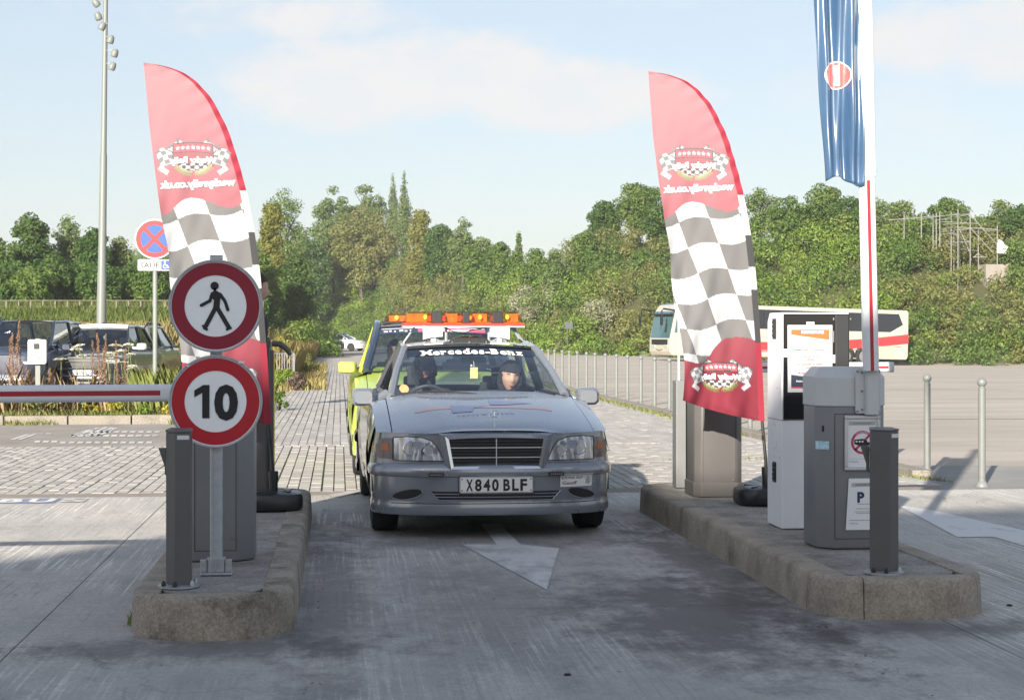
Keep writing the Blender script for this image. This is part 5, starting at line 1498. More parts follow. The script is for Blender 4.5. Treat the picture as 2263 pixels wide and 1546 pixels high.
def car(name, label, P, loc, rz, group=None, cat='car'):
    t = thing(name, label, cat, loc, rz, group)
    g = P.get
    L, Wd, sill, yc, zc, zf, yd, zd = P['L'], P['W'], g('sill', .22), P['yc'], P['zc'], P['zf'], P['yd'], P['zd']
    nd, nn = g('nd', .42), g('nn', 2.6); rd, rn = g('rd', .30), g('rn', 3.2)
    zr = g('zr', zd - .02); yw1, yw2, R = P['yw1'], P['yw2'], g('R', .31)
    pt, crown = P['paint'], g('crown', .035)
    zb1 = g('zb', .53)
    G = g('glass', M_glass); trim = g('trim', M_dark)
    ts = 0.955 * Wd
    def yF(x): return nd * (1 - max(0.0, 1 - min(1, abs(x) / Wd) ** nn) ** (1 / nn))
    def yR(x): return L - rd * (1 - max(0.0, 1 - min(1, abs(x) / Wd) ** rn) ** (1 / rn))
    def T(x, y):
        q = max(0.0, min(1.0, (y - 0.04) / (yc - 0.04)))
        return zf + (zc - zf) * q ** g('hcurve', .80) + crown * (1 - (x / Wd) ** 2) - crown - .045 * (abs(x) / Wd) ** 6 + .045 * 0
    def T2(x, y):
        q = max(0.0, min(1.0, (y - yd) / max(.01, L - yd)))
        return zd + (zr - zd) * q ** 1.6 - .045 * (abs(x) / Wd) ** 6 - crown * (x / Wd) ** 2
    def zs(y):
        if y <= yc: return T(ts, y)
        if y >= yd: return T2(ts, y)
        q = (y - yc) / (yd - yc); return T(ts, yc) * (1 - q) + T2(ts, yd) * q
    fy0, fy1 = yF(ts), yR(ts)
    prof = g('sideprof', ((0, .955), (.12, .975), (.30, .992), (.52, 1.0), (.72, .998), (.88, .982), (1.0, .955)))
    # ---- shell: flanks with real wheel openings, shoulders, front and rear panels
    m = MB()
    yy = sorted(set([round(v, 4) for v in np.linspace(nd, L - rd, 40)] + [round(yw + R * 1.13 * math.cos(a), 4) for yw in (yw1, yw2) for a in np.linspace(0, PI, 15)]))
    yy = [y for y in yy if nd - 1e-6 <= y <= L - rd + 1e-6]
    def z0(y):
        z = sill
        for yw in (yw1, yw2):
            d = abs(y - yw); Ra = R * 1.13
            if d <= Ra + 1e-4: z = max(z, R + math.sqrt(max(0, Ra * Ra - d * d)))
        return z
    pf = prof[:-1] + ((.95, .970), prof[-1])
    for s in (-1, 1):
        rows = []
        for y in yy:
            b_, tp_ = z0(y), zs(y)
            row = []
            for p, w in pf:
                z = b_ + (tp_ - b_) * p
                pp = (z - sill) / (tp_ - sill)
                ww = np.interp(pp, [a for a, _ in prof], [w_ for _, w_ in prof])
                flare = sum(0.012 * math.exp(-((math.hypot(y - yw, z - R) - R * 1.13) / 0.05) ** 2) for yw in (yw1, yw2))
                row.append((s * (Wd * ww + flare), y, z))
            rows.append(row)
        K = len(pf)
        vs = [p for r in rows for p in r]
        m.add(vs, [(a * K + b, a * K + b + 1, (a + 1) * K + b + 1, (a + 1) * K + b) for a in range(len(rows) - 1) for b in range(K - 1)])
        # arch returns
        for yw in (yw1, yw2):
            ring = [(yw + R * 1.13 * math.cos(a), R + R * 1.13 * math.sin(a)) for a in np.linspace(0, PI, 15)]
            vs = [(s * Wd * .99, y, max(sill, z)) for y, z in ring] + [(s * (Wd - .26), y, max(sill, z)) for y, z in ring]
            m.cm = 1; m.add(vs, [(i, i + 1, 15 + i + 1, 15 + i) for i in range(14)])
            m.add([(s * (Wd - .26), y, max(sill, z)) for y, z in ring], [tuple(range(15))]); m.cm = 0
    # fenders beside the bonnet
    hx = g('hoodx', .72 / .875) * Wd
    for s in (-1, 1):
        m.grid(lambda u, v: (s * (hx + .003 + (ts - hx - .003) * u), (lambda x: yF(x) + .015 + (yc + .02 - yF(x) - .015) * v)(hx + (ts - hx) * u), T(hx + (ts - hx) * u, (lambda x: yF(x) + .015 + (yc + .02 - yF(x) - .015) * v)(hx + (ts - hx) * u))), 6, 14)
    pathF = superpath(Wd, nd, nn, 40); pathR = superpath(Wd, rd, rn, 32)
    def nose(m, lo, hi_f, k=5, off=0.0):
        rows = []
        for j in range(k + 1):
            q = j / k
            row = []
            for x, y in offset_path(pathF, off - .012 * q * q):
                hi = hi_f(min(abs(x), ts), y); row.append((x * (1 - .045 * max(0, (abs(x) / Wd - .9) * 10) * q), y, lo + (hi - lo) * q))
            rows.append(row)
        n = len(pathF)
        m.add([p for r in rows for p in r], [(j * n + i, j * n + i + 1, (j + 1) * n + i + 1, (j + 1) * n + i) for j in range(k) for i in range(n - 1)])
    nose(m, zb1 - .03, lambda x, y: T(x, y + .012))
    # rear panel
    rows = []
    for j in range(6):
        q = j / 5; row = []
        for x, y in offset_path(pathR, -.03 * q * q):
            hi = T2(min(abs(x), ts), L - y); lo = g('zrb', .55) - .03
            row.append((x * (1 - .045 * max(0, (abs(x) / Wd - .9) * 10) * q), L - y, lo + (hi - lo) * q))
        rows.append(row)
    n = len(pathR)
    m.add([p for r in rows for p in r], [(j * n + i, j * n + i + 1, (j + 1) * n + i + 1, (j + 1) * n + i) for j in range(5) for i in range(n - 1)])
    # boot lid / rear shelf and shoulder ledges
    A, At, Ct, Cb = P['A'], P['At'], P['Ct'], P['Cb']
    m.grid(lambda u, v: ((2 * u - 1) * ts, yd + (yR((2 * u - 1) * ts) - .01 - yd) * v, T2((2 * u - 1) * ts, yd + (yR((2 * u - 1) * ts) - .01 - yd) * v)), 14, 8)
    for s in (-1, 1):
        m.grid(lambda u, v: (s * (ts + ((A[0] + (Cb[0] - A[0]) * v) - ts) * u), yc + (yd - yc) * v, zs(yc + (yd - yc) * v) + ((A[2] + (Cb[2] - A[2]) * v) - zs(yc + (yd - yc) * v)) * u), 2, 16)
    m.grid(lambda u, v: ((2 * u - 1) * ts, yc - .02 + .10 * v, T((2 * u - 1) * ts, yc) - .012 - .02 * v), 12, 1)       # scuttle
    # pillars
    def pil(a, b, r, r2=None):
        m.tube([a, tuple((Vector(a) + Vector(b)) / 2 + Vector((math.copysign(.012, a[0]), 0, .008))), b], [r, r * .9, r2 or r], 8)
    pr = g('pr', .034)
    for s in (-1, 1):
        sx = lambda p, dx=0: (s * (p[0] + dx), p[1], p[2])
        pil(sx(A), sx(At), pr)
        m.tube([sx(At), tuple((Vector(sx(At)) + Vector(sx(Ct))) / 2 + Vector((s * .012, 0, .035))), sx(Ct)], pr, 8)
        pil(sx(Ct), sx(Cb), pr * 1.3, pr * 2.0)
    body = m.build('body', [pt, M_dark], t, smooth=True, angle=38)
    # ---- bonnet
    m = MB()
    hf = lambda x: yF(x) - .004
    m.grid(lambda u, v: (lambda x: (x, hf(x) + (yc - hf(x)) * v, T(x, hf(x) + (yc - hf(x)) * v) + .004 + g('bulge', .012) * math.exp(-((abs(x) - .40) / .07) ** 2) * 0 + g('bulge', .012) * (1 / (1 + math.exp((abs(x) - (.36 + .22 * v)) / .03)))))((2 * u - 1) * (hx - .003)), 40, 26)
    m.build('bonnet', pt, t, smooth=True, angle=60)
    # ---- bumpers
    bp = g('bprof', ((-.03, sill - .03), (.012, sill - .01), (.018, sill + .05), (.012, sill + .10), (.010, .36), (.014, .42), (.030, .428), (.034, .47), (.026, .51), (-.01, zb1)))
    m = MB(); pth = superpath(Wd - .024, nd, nn, 48, y_end=max(nd + .02, yw1 - R * 1.14))
    sweep(m, pth, bp); fb = m.build('front_bumper', g('bumpmat', pt), t, smooth=True, angle=40)
    m = MB(); pth = superpath(Wd - .012, rd, rn, 32, y_end=max(rd + .02, L - yw2 - R * 1.14))
    sweep(m, pth, [(o, z + g('rbz', .02)) for o, z in bp], lambda y: L - y); m.build('rear_bumper', g('bumpmat', pt), t, smooth=True, angle=40)
    m = MB(); m.box(0, L / 2, sill + .01, Wd * 1.7, L - 1.0, .06); m.build('underbody', M_black, t, smooth=False)
    # ---- glass and roof
    bow = g('bow', .11)
    def ws(u, v, off=0.0):
        x = (2 * u - 1) * (A[0] + (At[0] - A[0]) * v); k = 1 - (2 * u - 1) ** 2
        return (x, A[1] + (At[1] - A[1]) * v - bow * k * (1 - .55 * v) - off, A[2] + (At[2] - A[2]) * v + .022 * k * v + .02 * math.sin(PI * v) + off * .5)
    def wr(u, v):
        x = (2 * u - 1) * (Cb[0] + (Ct[0] - Cb[0]) * v); k = 1 - (2 * u - 1) ** 2
        return (x, Cb[1] + (Ct[1] - Cb[1]) * v + .08 * k * (1 - .5 * v), Cb[2] + (Ct[2] - Cb[2]) * v + .022 * k * v)
    m = MB(); m.grid(ws, 24, 14); wsc = m.build('windscreen', G, t, smooth=True, angle=80)
    for e in ([(u / 16, 1.0) for u in range(17)], [(u / 16, 0.0) for u in range(17)]):
        m = MB(); m.tube([ws(a, b, -.004) for a, b in e], .012, 6); m.build('windscreen_seal', M_black, t)
    m = MB(); m.grid(wr, 18, 8); m.build('rear_window', G, t, smooth=True, angle=80)
    ymid = g('ymid', (A[1] + Cb[1]) * .5 + .1)
    for s in (-1, 1):
        base = lambda y: (s * (A[0] + (Cb[0] - A[0]) * (y - A[1]) / (Cb[1] - A[1])), y, A[2] + (Cb[2] - A[2]) * (y - A[1]) / (Cb[1] - A[1]))
        def topp(y):
            if y < At[1]: q = (y - A[1]) / (At[1] - A[1]); p, r = A, At
            elif y > Ct[1]: q = (y - Ct[1]) / (Cb[1] - Ct[1]); p, r = Ct, Cb
            else: q = (y - At[1]) / (Ct[1] - At[1]); p, r = At, Ct
            return (s * (p[0] + (r[0] - p[0]) * q), y, p[2] + (r[2] - p[2]) * q + (.03 * math.sin(PI * q) if p is At else 0))
        for ya, yb in ((A[1] + .02, ymid - .04), (ymid + .04, Cb[1] - .03)):
            m = MB(); m.grid(lambda u, v: tuple(Vector(base(ya + (yb - ya) * u)).lerp(Vector(topp(ya + (yb - ya) * u)), v)), 14, 4); m.build('side_window', g('sideglass', G), t, smooth=True, angle=80)
        m = MB(); m.tube([base(ymid), topp(ymid)], .04, 6); m.tube([base(A[1] + .02), base(Cb[1] - .02)], .012, 6); m.build('window_trim', trim, t)
    rb = g('roofb', .05)
    def roof(u, v):
        wv = At[0] + (Ct[0] - At[0]) * v; x = (2 * u - 1) * (wv + .012); k = 1 - (2 * u - 1) ** 2
        return (x, (At[1] - bow * .45 * k) * (1 - v) + (Ct[1] + .04 * k) * v, At[2] + (Ct[2] - At[2]) * v + .022 * k + rb * math.sin(PI * (v * .86 + .07)) * (.55 + .45 * k) + .012)
    m = MB(); m.grid(roof, 20, 20); m.build('roof', g('roofpaint', pt), t, smooth=True, angle=80)
    # ---- wheels
    for s in (-1, 1):
        for yw in (yw1, yw2):
            w = MB(); xo = s * (Wd - .115); h = .1
            w.lathe([(R * .62, -h + .01), (R * .80, -h), (R * .95, -h + .008), (R, -h + .035), (R, h - .035), (R * .95, h - .008), (R * .80, h), (R * .62, h - .01), (R * .60, 0), (R * .62, -h + .01)], 40, (xo, yw, R), axis='x'); wh = w.build('wheel', M_tyre, t, smooth=True)
            w = MB(); o_ = s * .075
            w.lathe([(R * .66, o_ - s * .02), (R * .64, o_ + s * .012), (R * .58, o_ + s * .004), (R * .56, o_ - s * .05), (.0001, o_ - s * .06)], 32, (xo, yw, R), axis='x')
            for k in range(5):
                a = 2 * PI * k / 5; c_, s__ = math.cos(a), math.sin(a)
                w.prism([(-.035, .04), (.035, .04), (.028, R * .60), (-.028, R * .60)], o_ - s * .03, o_ + s * .004, lambda p, q, hh: (xo + hh, yw + p * c_ - q * s__, R + p * s__ + q * c_))
            w.lathe([(.06, o_ + s * .004), (.055, o_ + s * .012), (.0001, o_ + s * .014)], 16, (xo, yw, R), axis='x')
            w.build('rim', g('rimmat', M_rim), wh, smooth=True)
    # ---- mirrors
    mp = P.get('mir')
    if mp:
        for s in (-1, 1):
            mx, my, mz, mw, mh = mp
            m = MB(); rings = []
            for q, k in ((0, .70), (.25, .96), (.6, 1.0), (.92, .95), (1.0, .80)):
                rings.append((my - .10 + .13 * q, k))
            vs, fs = [], []
            pl = rrect(-mw / 2, mw / 2, -mh / 2, mh / 2, mh * .32, mh * .32, 4); n = len(pl)
            for y, k in rings: vs += [(s * mx + a * k, y, mz + b * k) for a, b in pl]
            fs = [(r * n + i, r * n + (i + 1) % n, (r + 1) * n + (i + 1) % n, (r + 1) * n + i) for r in range(4) for i in range(n)] + [tuple(range(n)), tuple(range(4 * n, 5 * n))]
            m.add(vs, fs)
            m.tube([(s * (mx - mw * .45), my, mz - mh * .2), (s * (A[0] + .02), my + .06, A[2] + .01)], [.03, .04], 8)
            mo = m.build('wing_mirror', g('mirmat', pt), t, smooth=True, angle=45)
            m = MB(); m.prismy([(s * mx + a * .78, mz + b * .78) for a, b in pl], my + .030, my + .034); m.build('mirror_glass', M_chrome, mo, smooth=False)
    fn = lambda x, z, off=.004: (x, yF(x) - off + .012 * max(0, (z - zb1) / .2) ** 2, z)
    fr = lambda x, z, off=.004: (x, yR(x) + off, z)
    t_ = dict(t=t, ws=ws, roof=roof, T=T, T2=T2, yF=yF, yR=yR, fn=fn, fr=fr, body=body, fb=fb, wsc=wsc, wr=wr)
    if g('cabin', True):
        m = MB()
        for s in (-1, 1):
            x = s * .36; y0 = A[1] + .95
            m.add([], [])
            m.prismx([(y0 - .25, .50), (y0 + .20, .42), (y0 + .26, .50), (y0 + .40, g('seatz', 1.0)), (y0 + .30, g('seatz', 1.0)), (y0 + .12, .62), (y0 - .25, .62)], x - .24, x + .24)
            m.prismx([(y0 + .33, g('seatz', 1.0) + .02), (y0 + .41, g('seatz', 1.0) + .02), (y0 + .42, g('seatz', 1.0) + .17), (y0 + .35, g('seatz', 1.0) + .17)], x - .12, x + .12)
        yb = Cb[1] - .42
        m.prismx([(yb - .35, .42), (yb + .2, .42), (yb + .32, Cb[2] + .01), (yb + .18, Cb[2] + .01), (yb + .02, .58), (yb - .35, .60)], -.62, .62)
        for x in (-.36, .36): m.prismx([(yb + .22, Cb[2]), (yb + .32, Cb[2]), (yb + .30, Cb[2] + .09), (yb + .24, Cb[2] + .09)], x - .10, x + .10)
        m.build('seat', M_seat, t, smooth=False, bevel=.02)
        m = MB(); m.prismx([(A[1] - .06, .55), (A[1] + .45, .60), (A[1] + .42, A[2] - .09), (A[1] + .25, A[2] - .03), (A[1] - .06, A[2] - .05)], -A[0] + .03, A[0] - .03)
        m.box(0, (A[1] + Cb[1]) / 2, .30, A[0] * 1.9, Cb[1] - A[1] - .1, .02); m.box(0, Cb[1] - .05, Cb[2] - .03, Cb[0] * 1.9, .35, .02)
        m.build('dashboard', M_dash, t, smooth=False, bevel=.015)
    return t_
def number_plate(parent, txt, x, y, z, w, h, tcol=M_ink, pmat=None, eu=False, back=False, font_bold=0.03, tw=0.8):
    s = -1 if not back else 1
    pmat = pmat or pm('plate_white', (0.72, 0.72, 0.70), 0.35)
    m = MB(); m.prismy([(x + a, z + b) for a, b in rrect(-w / 2, w / 2, -h / 2, h / 2, .008, .008, 3)], y, y - s * -.004 if False else y + .004); p = m.build('number_plate', pmat, parent, smooth=False)
    yy = y - .0015 if not back else y + .0055
    mir = back
    if eu:
        for sx in (-1, 1):
            m = MB(); m.prismy([(x + sx * (w / 2 - .028) - .022, z - h / 2 + .004), (x + sx * (w / 2 - .028) + .022, z - h / 2 + .004), (x + sx * (w / 2 - .028) + .022, z + h / 2 - .004), (x + sx * (w / 2 - .028) - .022, z + h / 2 - .004)], yy - .0005, yy); m.build('plate_band', pm('plate_blue', (0.02, 0.08, 0.40), 0.4), p, smooth=False)
    if txt: lettering(p, txt, h * .66, tcol, flatf(x, z, yy - (.001 if not back else -.001)), bold=font_bold, w=w * tw, mirror=mir)
    return p

# ------------------------------------------------------------------ the silver saloon
M_silver = pm('paint_silver', (0.245, 0.265, 0.30), 0.26, metal=0.46, var=0.03, scale=2.5, coat=1.0)
MERC = dict(L=4.5, W=.872, sill=.20, yc=1.22, zc=.960, zf=.728, yd=3.72, zd=.955, zr=.90, nd=.45, nn=2.6, yw1=.68, yw2=3.40, R=.305, paint=M_silver, zb=.535,
    A=(.680, 1.27, .935), At=(.535, 2.00, 1.285), Ct=(.515, 3.05, 1.280), Cb=(.640, 3.72, .945), bow=.13, roofb=.045, mir=(.885, 1.48, .925, .185, .135), hoodx=.73 / .88, crown=.035, seatz=.96,
    bprof=((-.06, .155), (.012, .165), (.022, .185), (.020, .235), (.012, .262), (.014, .27), (.016, .34), (.018, .425), (.034, .432), (.040, .455), (.036, .485), (.020, .512), (-.012, .533)))
X, Y = dp(1096, 12.1)
MZ = rad(0.9)
mc = car('saloon_car', 'silver saloon facing us in the lane with an amber light bar on its roof', MERC, (X, Y, 0.0), MZ)
mc['t'].scale = (.974, 1, 1)
mt, fn, T_, yF_, ws_ = mc['t'], mc['fn'], mc['T'], mc['yF'], mc['ws']
# grille
M_gback = pm('grille_black', (0.008, 0.008, 0.009), 0.5)
def trap(top, bot, z0, z1, arch=0.0, n=10):
    p = [(-bot, z0), (bot, z0)]
    for i in range(n + 1):
        u = 1 - 2 * i / n; p.append((u * top, z1 + arch * (1 - u * u)))
    return p
def ring_between(m, a, b, y0, y1, yb):
    n = len(a)
    vs = [(x, y0, z) for x, z in a] + [(x, y1, z) for x, z in b] + [(x, yb, z) for x, z in a] + [(x, yb, z) for x, z in b]
    fs = []
    for i in range(n):
        j = (i + 1) % n
        fs += [(i, j, n + j, n + i), (i, 2 * n + i, 2 * n + j, j), (n + i, n + j, 3 * n + j, 3 * n + i)]
    m.add(vs, fs)
o1, o2, o3 = trap(.405, .352, .474, .722, .012), trap(.362, .318, .482, .708, .012), trap(.334, .300, .500, .686, .010)
m = MB(); ring_between(m, o1, o2, -.004, -.030, .05); m.build('grille_surround', M_silver, mt, smooth=True, angle=40)
m = MB(); ring_between(m, o2, o3, -.036, -.026, .04); gr = m.build('grille', M_chrome, mt, smooth=True, angle=30)
m = MB(); m.prismy(trap(.336, .302, .498, .688, .010), -.006, .0); m.build('grille_backing', M_gback, gr, smooth=False)
for i in range(8):
    z = .517 + i * .0222; hw = .302 + (.336 - .302) * (z - .498) / .19
    m = MB(); th = .007 if i in (2, 5) else .0032
    m.prismx([(-.024, z - th / 2), (-.024, z + th / 2), (-.016, z + th / 2), (-.016, z - th / 2)], -hw, hw); m.build('grille_slat', M_chrome if i in (2, 5) else pm('slat_dark', (0.06, 0.062, 0.066), 0.35, metal=0.5), gr, smooth=False)
m = MB(); m.box(0, -.022, .594, .008, .02, .19); m.build('grille_bar', M_chrome, gr, smooth=False)
# head lamps, mirrored
def lamp_mat():
    m, t, b = node_mat('lamp_reflector')
    tcn = t.nodes.new('ShaderNodeTexCoord'); w = t.nodes.new('ShaderNodeTexWave'); w.inputs['Scale'].default_value = 3.2; w.inputs['Distortion'].default_value = 4.5; w.inputs['Detail'].default_value = 2
    t.links.new(tcn.outputs['Object'], w.inputs['Vector'])
    bp_ = t.nodes.new('ShaderNodeBump'); bp_.inputs['Strength'].default_value = .8; bp_.inputs['Distance'].default_value = .03
    t.links.new(w.outputs['Fac'], bp_.inputs['Height']); t.links.new(bp_.outputs['Normal'], b.inputs['Normal'])
    b.inputs['Base Color'].default_value = (.66, .66, .68, 1); b.inputs['Metallic'].default_value = .9; b.inputs['Roughness'].default_value = .28
    return m
M_lampr = lamp_mat()
for s in (-1, 1):
    hl = [(.372, .540), (.712, .540), (.712, .690), (.62, .698), (.52, .692), (.455, .672), (.415, .63)]
    hl = [(s * a, b) for a, b in hl]
    m = MB(); patch(m, [((a - s * .545) * 1.04 + s * .545, (b - .615) * 1.08 + .615) for a, b in hl], lambda x, z: fn(x, z, .003)); bz = m.build('headlight', M_black, mt, smooth=True, angle=80)
    m = MB(); patch(m, hl, lambda x, z: (lambda p: (p[0], p[1] + .0, p[2]))(fn(x, z, .006)), 8); m.build('reflector', M_lampr, bz, smooth=True, angle=80)
    for (cx, cz, r) in ((s * .60, .622, .052), (s * .47, .605, .040)):
        m = MB(); c_ = fn(cx, cz, .008); m.lathe([(r, -.004), (r * .86, -.010), (r * .8, .0), (r * .35, .010), (.0001, .012)], 24, (c_[0], c_[1], c_[2]), axis='y'); m.build('lamp_bowl', M_chrome, bz)
    m = MB(); patch(m, hl, lambda x, z: fn(x, z, .020)); m.build('lens', M_lens, bz, smooth=True, angle=80)
    st = [(s * a, b) for a, b in ((.500, .655), (.530, .668), (.565, .672), (.585, .655), (.585, .632), (.56, .618), (.52, .620))] if s < 0 else [(s * a, b) for a, b in ((.50, .655), (.53, .672), (.57, .672), (.59, .65), (.575, .622), (.53, .618))]
    m = MB(); patch(m, st, lambda x, z: fn(x, z, .023), 3); m.build('lamp_sticker', pm('sticker_grey', (0.26, 0.29, 0.34), 0.5), bz, smooth=True)
    m = MB(); m.tube([fn(a, b, .024) for a, b in st + st[:1]], .003, 5); m.tube([fn(s * .555 + .016 * math.cos(q), .645 + .014 * math.sin(q), .024) for q in np.linspace(0, 2 * PI, 13)], .002, 5); m.build('sticker_outline', pm('outline_grey', (0.42, 0.44, 0.48), .5), bz)
    ind = [(s * a, b) for a, b in ((.722, .545), (.815, .548), (.832, .580), (.834, .640), (.80, .685), (.722, .690))]
    m = MB(); patch(m, ind, lambda x, z: fn(x, z, .007)); il = m.build('indicator', pm('clear_plastic', (0.13, 0.10, 0.10), 0.2, coat=.6, var=.15, scale=30), mt, smooth=True, angle=80)
    m = MB(); patch(m, [(s * a, b) for a, b in ((.745, .60), (.795, .605), (.795, .65), (.750, .655))], lambda x, z: fn(x, z, .010), 3); m.build('indicator_bulb', pm('bulb_orange', (0.45, 0.13, 0.05), 0.3), il, smooth=True, angle=80)
# bumper openings as black panels that paint in recess shade, plate, stickers
def bf(x, z, off=0.0):
    xa = min(abs(x), .84); W_, nd_, nn_ = .848, .45, 2.6
    y = nd_ * (1 - max(0.0, 1 - min(1, xa / W_) ** nn_) ** (1 / nn_))
    e = 1e-3; y2 = nd_ * (1 - max(0.0, 1 - min(1, (xa + e) / W_) ** nn_) ** (1 / nn_))
    sl = (y2 - y) / e; n_ = Vector((sl, -1)).normalized()
    o = np.interp(z, [p[1] for p in MERC['bprof']], [p[0] for p in MERC['bprof']]) + off
    return (math.copysign(xa + n_.x * o, x), y + n_.y * o, z)
m = MB(); q = [(-.455, .328), (-.40, .268), (.40, .268), (.455, .328)]
patch(m, dense(q, .05), lambda x, z: bf(x, z, .003), 4); li = m.build('lower_intake', M_gback, mt, smooth=True, angle=80)
for z, w in ((.312, .44), (.290, .425), (.268, .40)):
    m = MB(); m.tube([bf(-w + 2 * w * i / 16, z, .007) for i in range(17)], .0035, 6); m.build('intake_slat', M_silver, li)
m = MB()
for s in (-1, 1): m.tube([bf(s * .46, .330, .006), bf(s * .40, .268, .006)], .0045, 6)
m.build('intake_rim', M_silver, li)
for s in (-1, 1):
    fo = [(s * (.605 + .105 * math.cos(a) * (1 if math.cos(a) > 0 else .9)), .305 - .018 * math.cos(a) * 1 + .034 * math.sin(a)) for a in np.linspace(0, 2 * PI, 24)[:-1]]
    m = MB(); patch(m, fo, lambda x, z: bf(x, z, .004), 3); fg = m.build('fog_shade_panel', M_gback, mt, smooth=True, angle=80)
    m = MB(); m.tube([bf(x, z, .005) for x, z in fo[10:23]], .004, 6); m.build('fog_rim', M_silver, fg)
    m = MB(); m.prismy([(a + s * .425, b + .447) for a, b in rrect(-.055, .055, -.012, .012, .01, .01, 3)], -.045, -.02); pk = m.build('running_light', M_black, mt, smooth=False)
    m = MB()
    for k in range(6): m.box(s * .425 - .036 + k * .0145, -.046, .447, .007, .002, .007)
    m.build('diode', pm('diode_grey', (0.35, 0.35, 0.36), 0.3), pk, smooth=False)
m = MB()
for x in (-.55, -.27, .27, .55): m.box(x, bf(x, .255)[1] - .0015, .250, .003, .004, .020)
m.tube([bf(-.72 + 1.44 * i / 40, .246, .001) for i in range(41)], .0028, 5)
m.build('bumper_seam', M_dark, mt)
m = MB(); m.prismy([(a, b + .376) for a, b in rrect(-.266, .266, -.062, .062, .01, .01, 3)], -.034, -.012); fr = m.build('plate_frame', M_black, mt, smooth=False, bevel=.003)
m = MB(); m.prismy([(a, b + .376) for a, b in rrect(-.260, .260, -.056, .056, .012, .012, 4)], -.037, -.034); pl = m.build('number_plate', pm('plate_white', (0.72, 0.72, 0.70), 0.35, dirt=((0.5, 0.48, 0.44), 20, .6, .8, .5)), mt, smooth=False)
m = MB(); ring_between(m, [(a, b + .376) for a, b in rrect(-.257, .257, -.053, .053, .01, .01, 4)], [(a, b + .376) for a, b in rrect(-.2545, .2545, -.0505, .0505, .01, .01, 4)], -.0378, -.0378, -.037); m.build('plate_border', M_ink, pl, smooth=False)
for i, ch in enumerate('X840 BLF'):
    if ch == ' ': continue
    cx = [-.190, -.128, -.068, -.008, 0, .072, .134, .192][i]
    lettering(pl, ch, .079, M_ink, flatf(cx, .376, -.0382), bold=.035, w=.048)
for sx in (-1, 1):
    for sz in (-1, 1):
        m = MB(); m.lathe([(.005, -.0385), (.005, -.0372)], 8, (sx * .243, 0, .376 + sz * .038), axis='y'); m.build('screw', M_dark, pl)
m = MB(); m.grid(lambda u, v: bf(.455 + .235 * u, .352 + .09 * v, .0035), 10, 4); sk = m.build('bumper_sticker', pm('sticker_white', (0.74, 0.74, 0.73), 0.4), mt, smooth=True, angle=80)
for tx, zz in (('Drive for', .418), ('Geoff', .379)): lettering(sk, tx, .024, M_ink, lambda x, z: bf(.545 + x, zz + z, .006), w=.150 if tx != 'Geoff' else .105, cx=0 if tx != 'Geoff' else -.022, shear=.15)
m = MB()
for k in range(14):
    a = k * 2.4; r = .006 * math.sqrt(k); m.sphere(bf(.658 + r * math.cos(a) * .8, .392 + r * math.sin(a) * 1.3, .005), .0042, 6, 4)
m.build('sticker_drawing', M_greyink, sk)
# star
m = MB(); cz = .800; cy = .10
zb_ = T_(0, cy) + .012
m.tube([(.036 * math.sin(a), cy, zb_ + .078 + .036 * math.cos(a)) for a in np.linspace(0, 2 * PI, 33)], .0032, 6)
for k in range(3):
    a = 2 * PI * k / 3; m.tube([(0, cy, zb_ + .078), (.035 * math.sin(a), cy, zb_ + .078 + .035 * math.cos(a))], [.005, .0015], 5)
m.tube([(0, cy, zb_ + .042), (0, cy, zb_ - .005)], .0035, 6); m.lathe([(.016, 0), (.012, .006), (.0001, .007)], 14, (0, cy, zb_ - .004)); m.build('bonnet_star', M_chrome, mt)
# bonnet decals, and a painted reflection of the light bar
def hood_pt(x, y, off=.0): return (x, y, T_(x, y) + .004 + .012 * (1 / (1 + math.exp((abs(x) - (.36 + .22 * (y / 1.22))) / .03))) + off)
M_hb = pm('decal_blue', (0.11, 0.13, 0.27), 0.3, coat=.8); M_bar_refl = pm('bar_reflection_red', (0.55, 0.15, 0.12), 0.3, coat=.8)
for poly in ([(-.27, .46), (-.12, .49), (-.10, .60), (.02, .66), (-.27, .70)], [(.03, .70), (.14, .70), (.36, .78), (.03, .86)]):
    m = MB(); patch(m, poly, lambda x, y: hood_pt(x, y, .0025), 4); m.build('decal_and_reflection', M_hb, mt, smooth=True, angle=80)
m = MB(); m.grid(lambda u, v: hood_pt(-.54 + 1.02 * u, .60 + .05 * v - .03 * (2 * u - 1) ** 2, .0015), 24, 2); m.build('decal_and_reflection', M_bar_refl, mt, smooth=True, angle=80)  # red band paints in the light bar's reflection
lettering(mt, 'univisio', .05, M_hb, lambda x, z: hood_pt(-.03 + x, .42 + .25 * x * .6 + z, .0022), w=.42, name='bonnet_lettering')
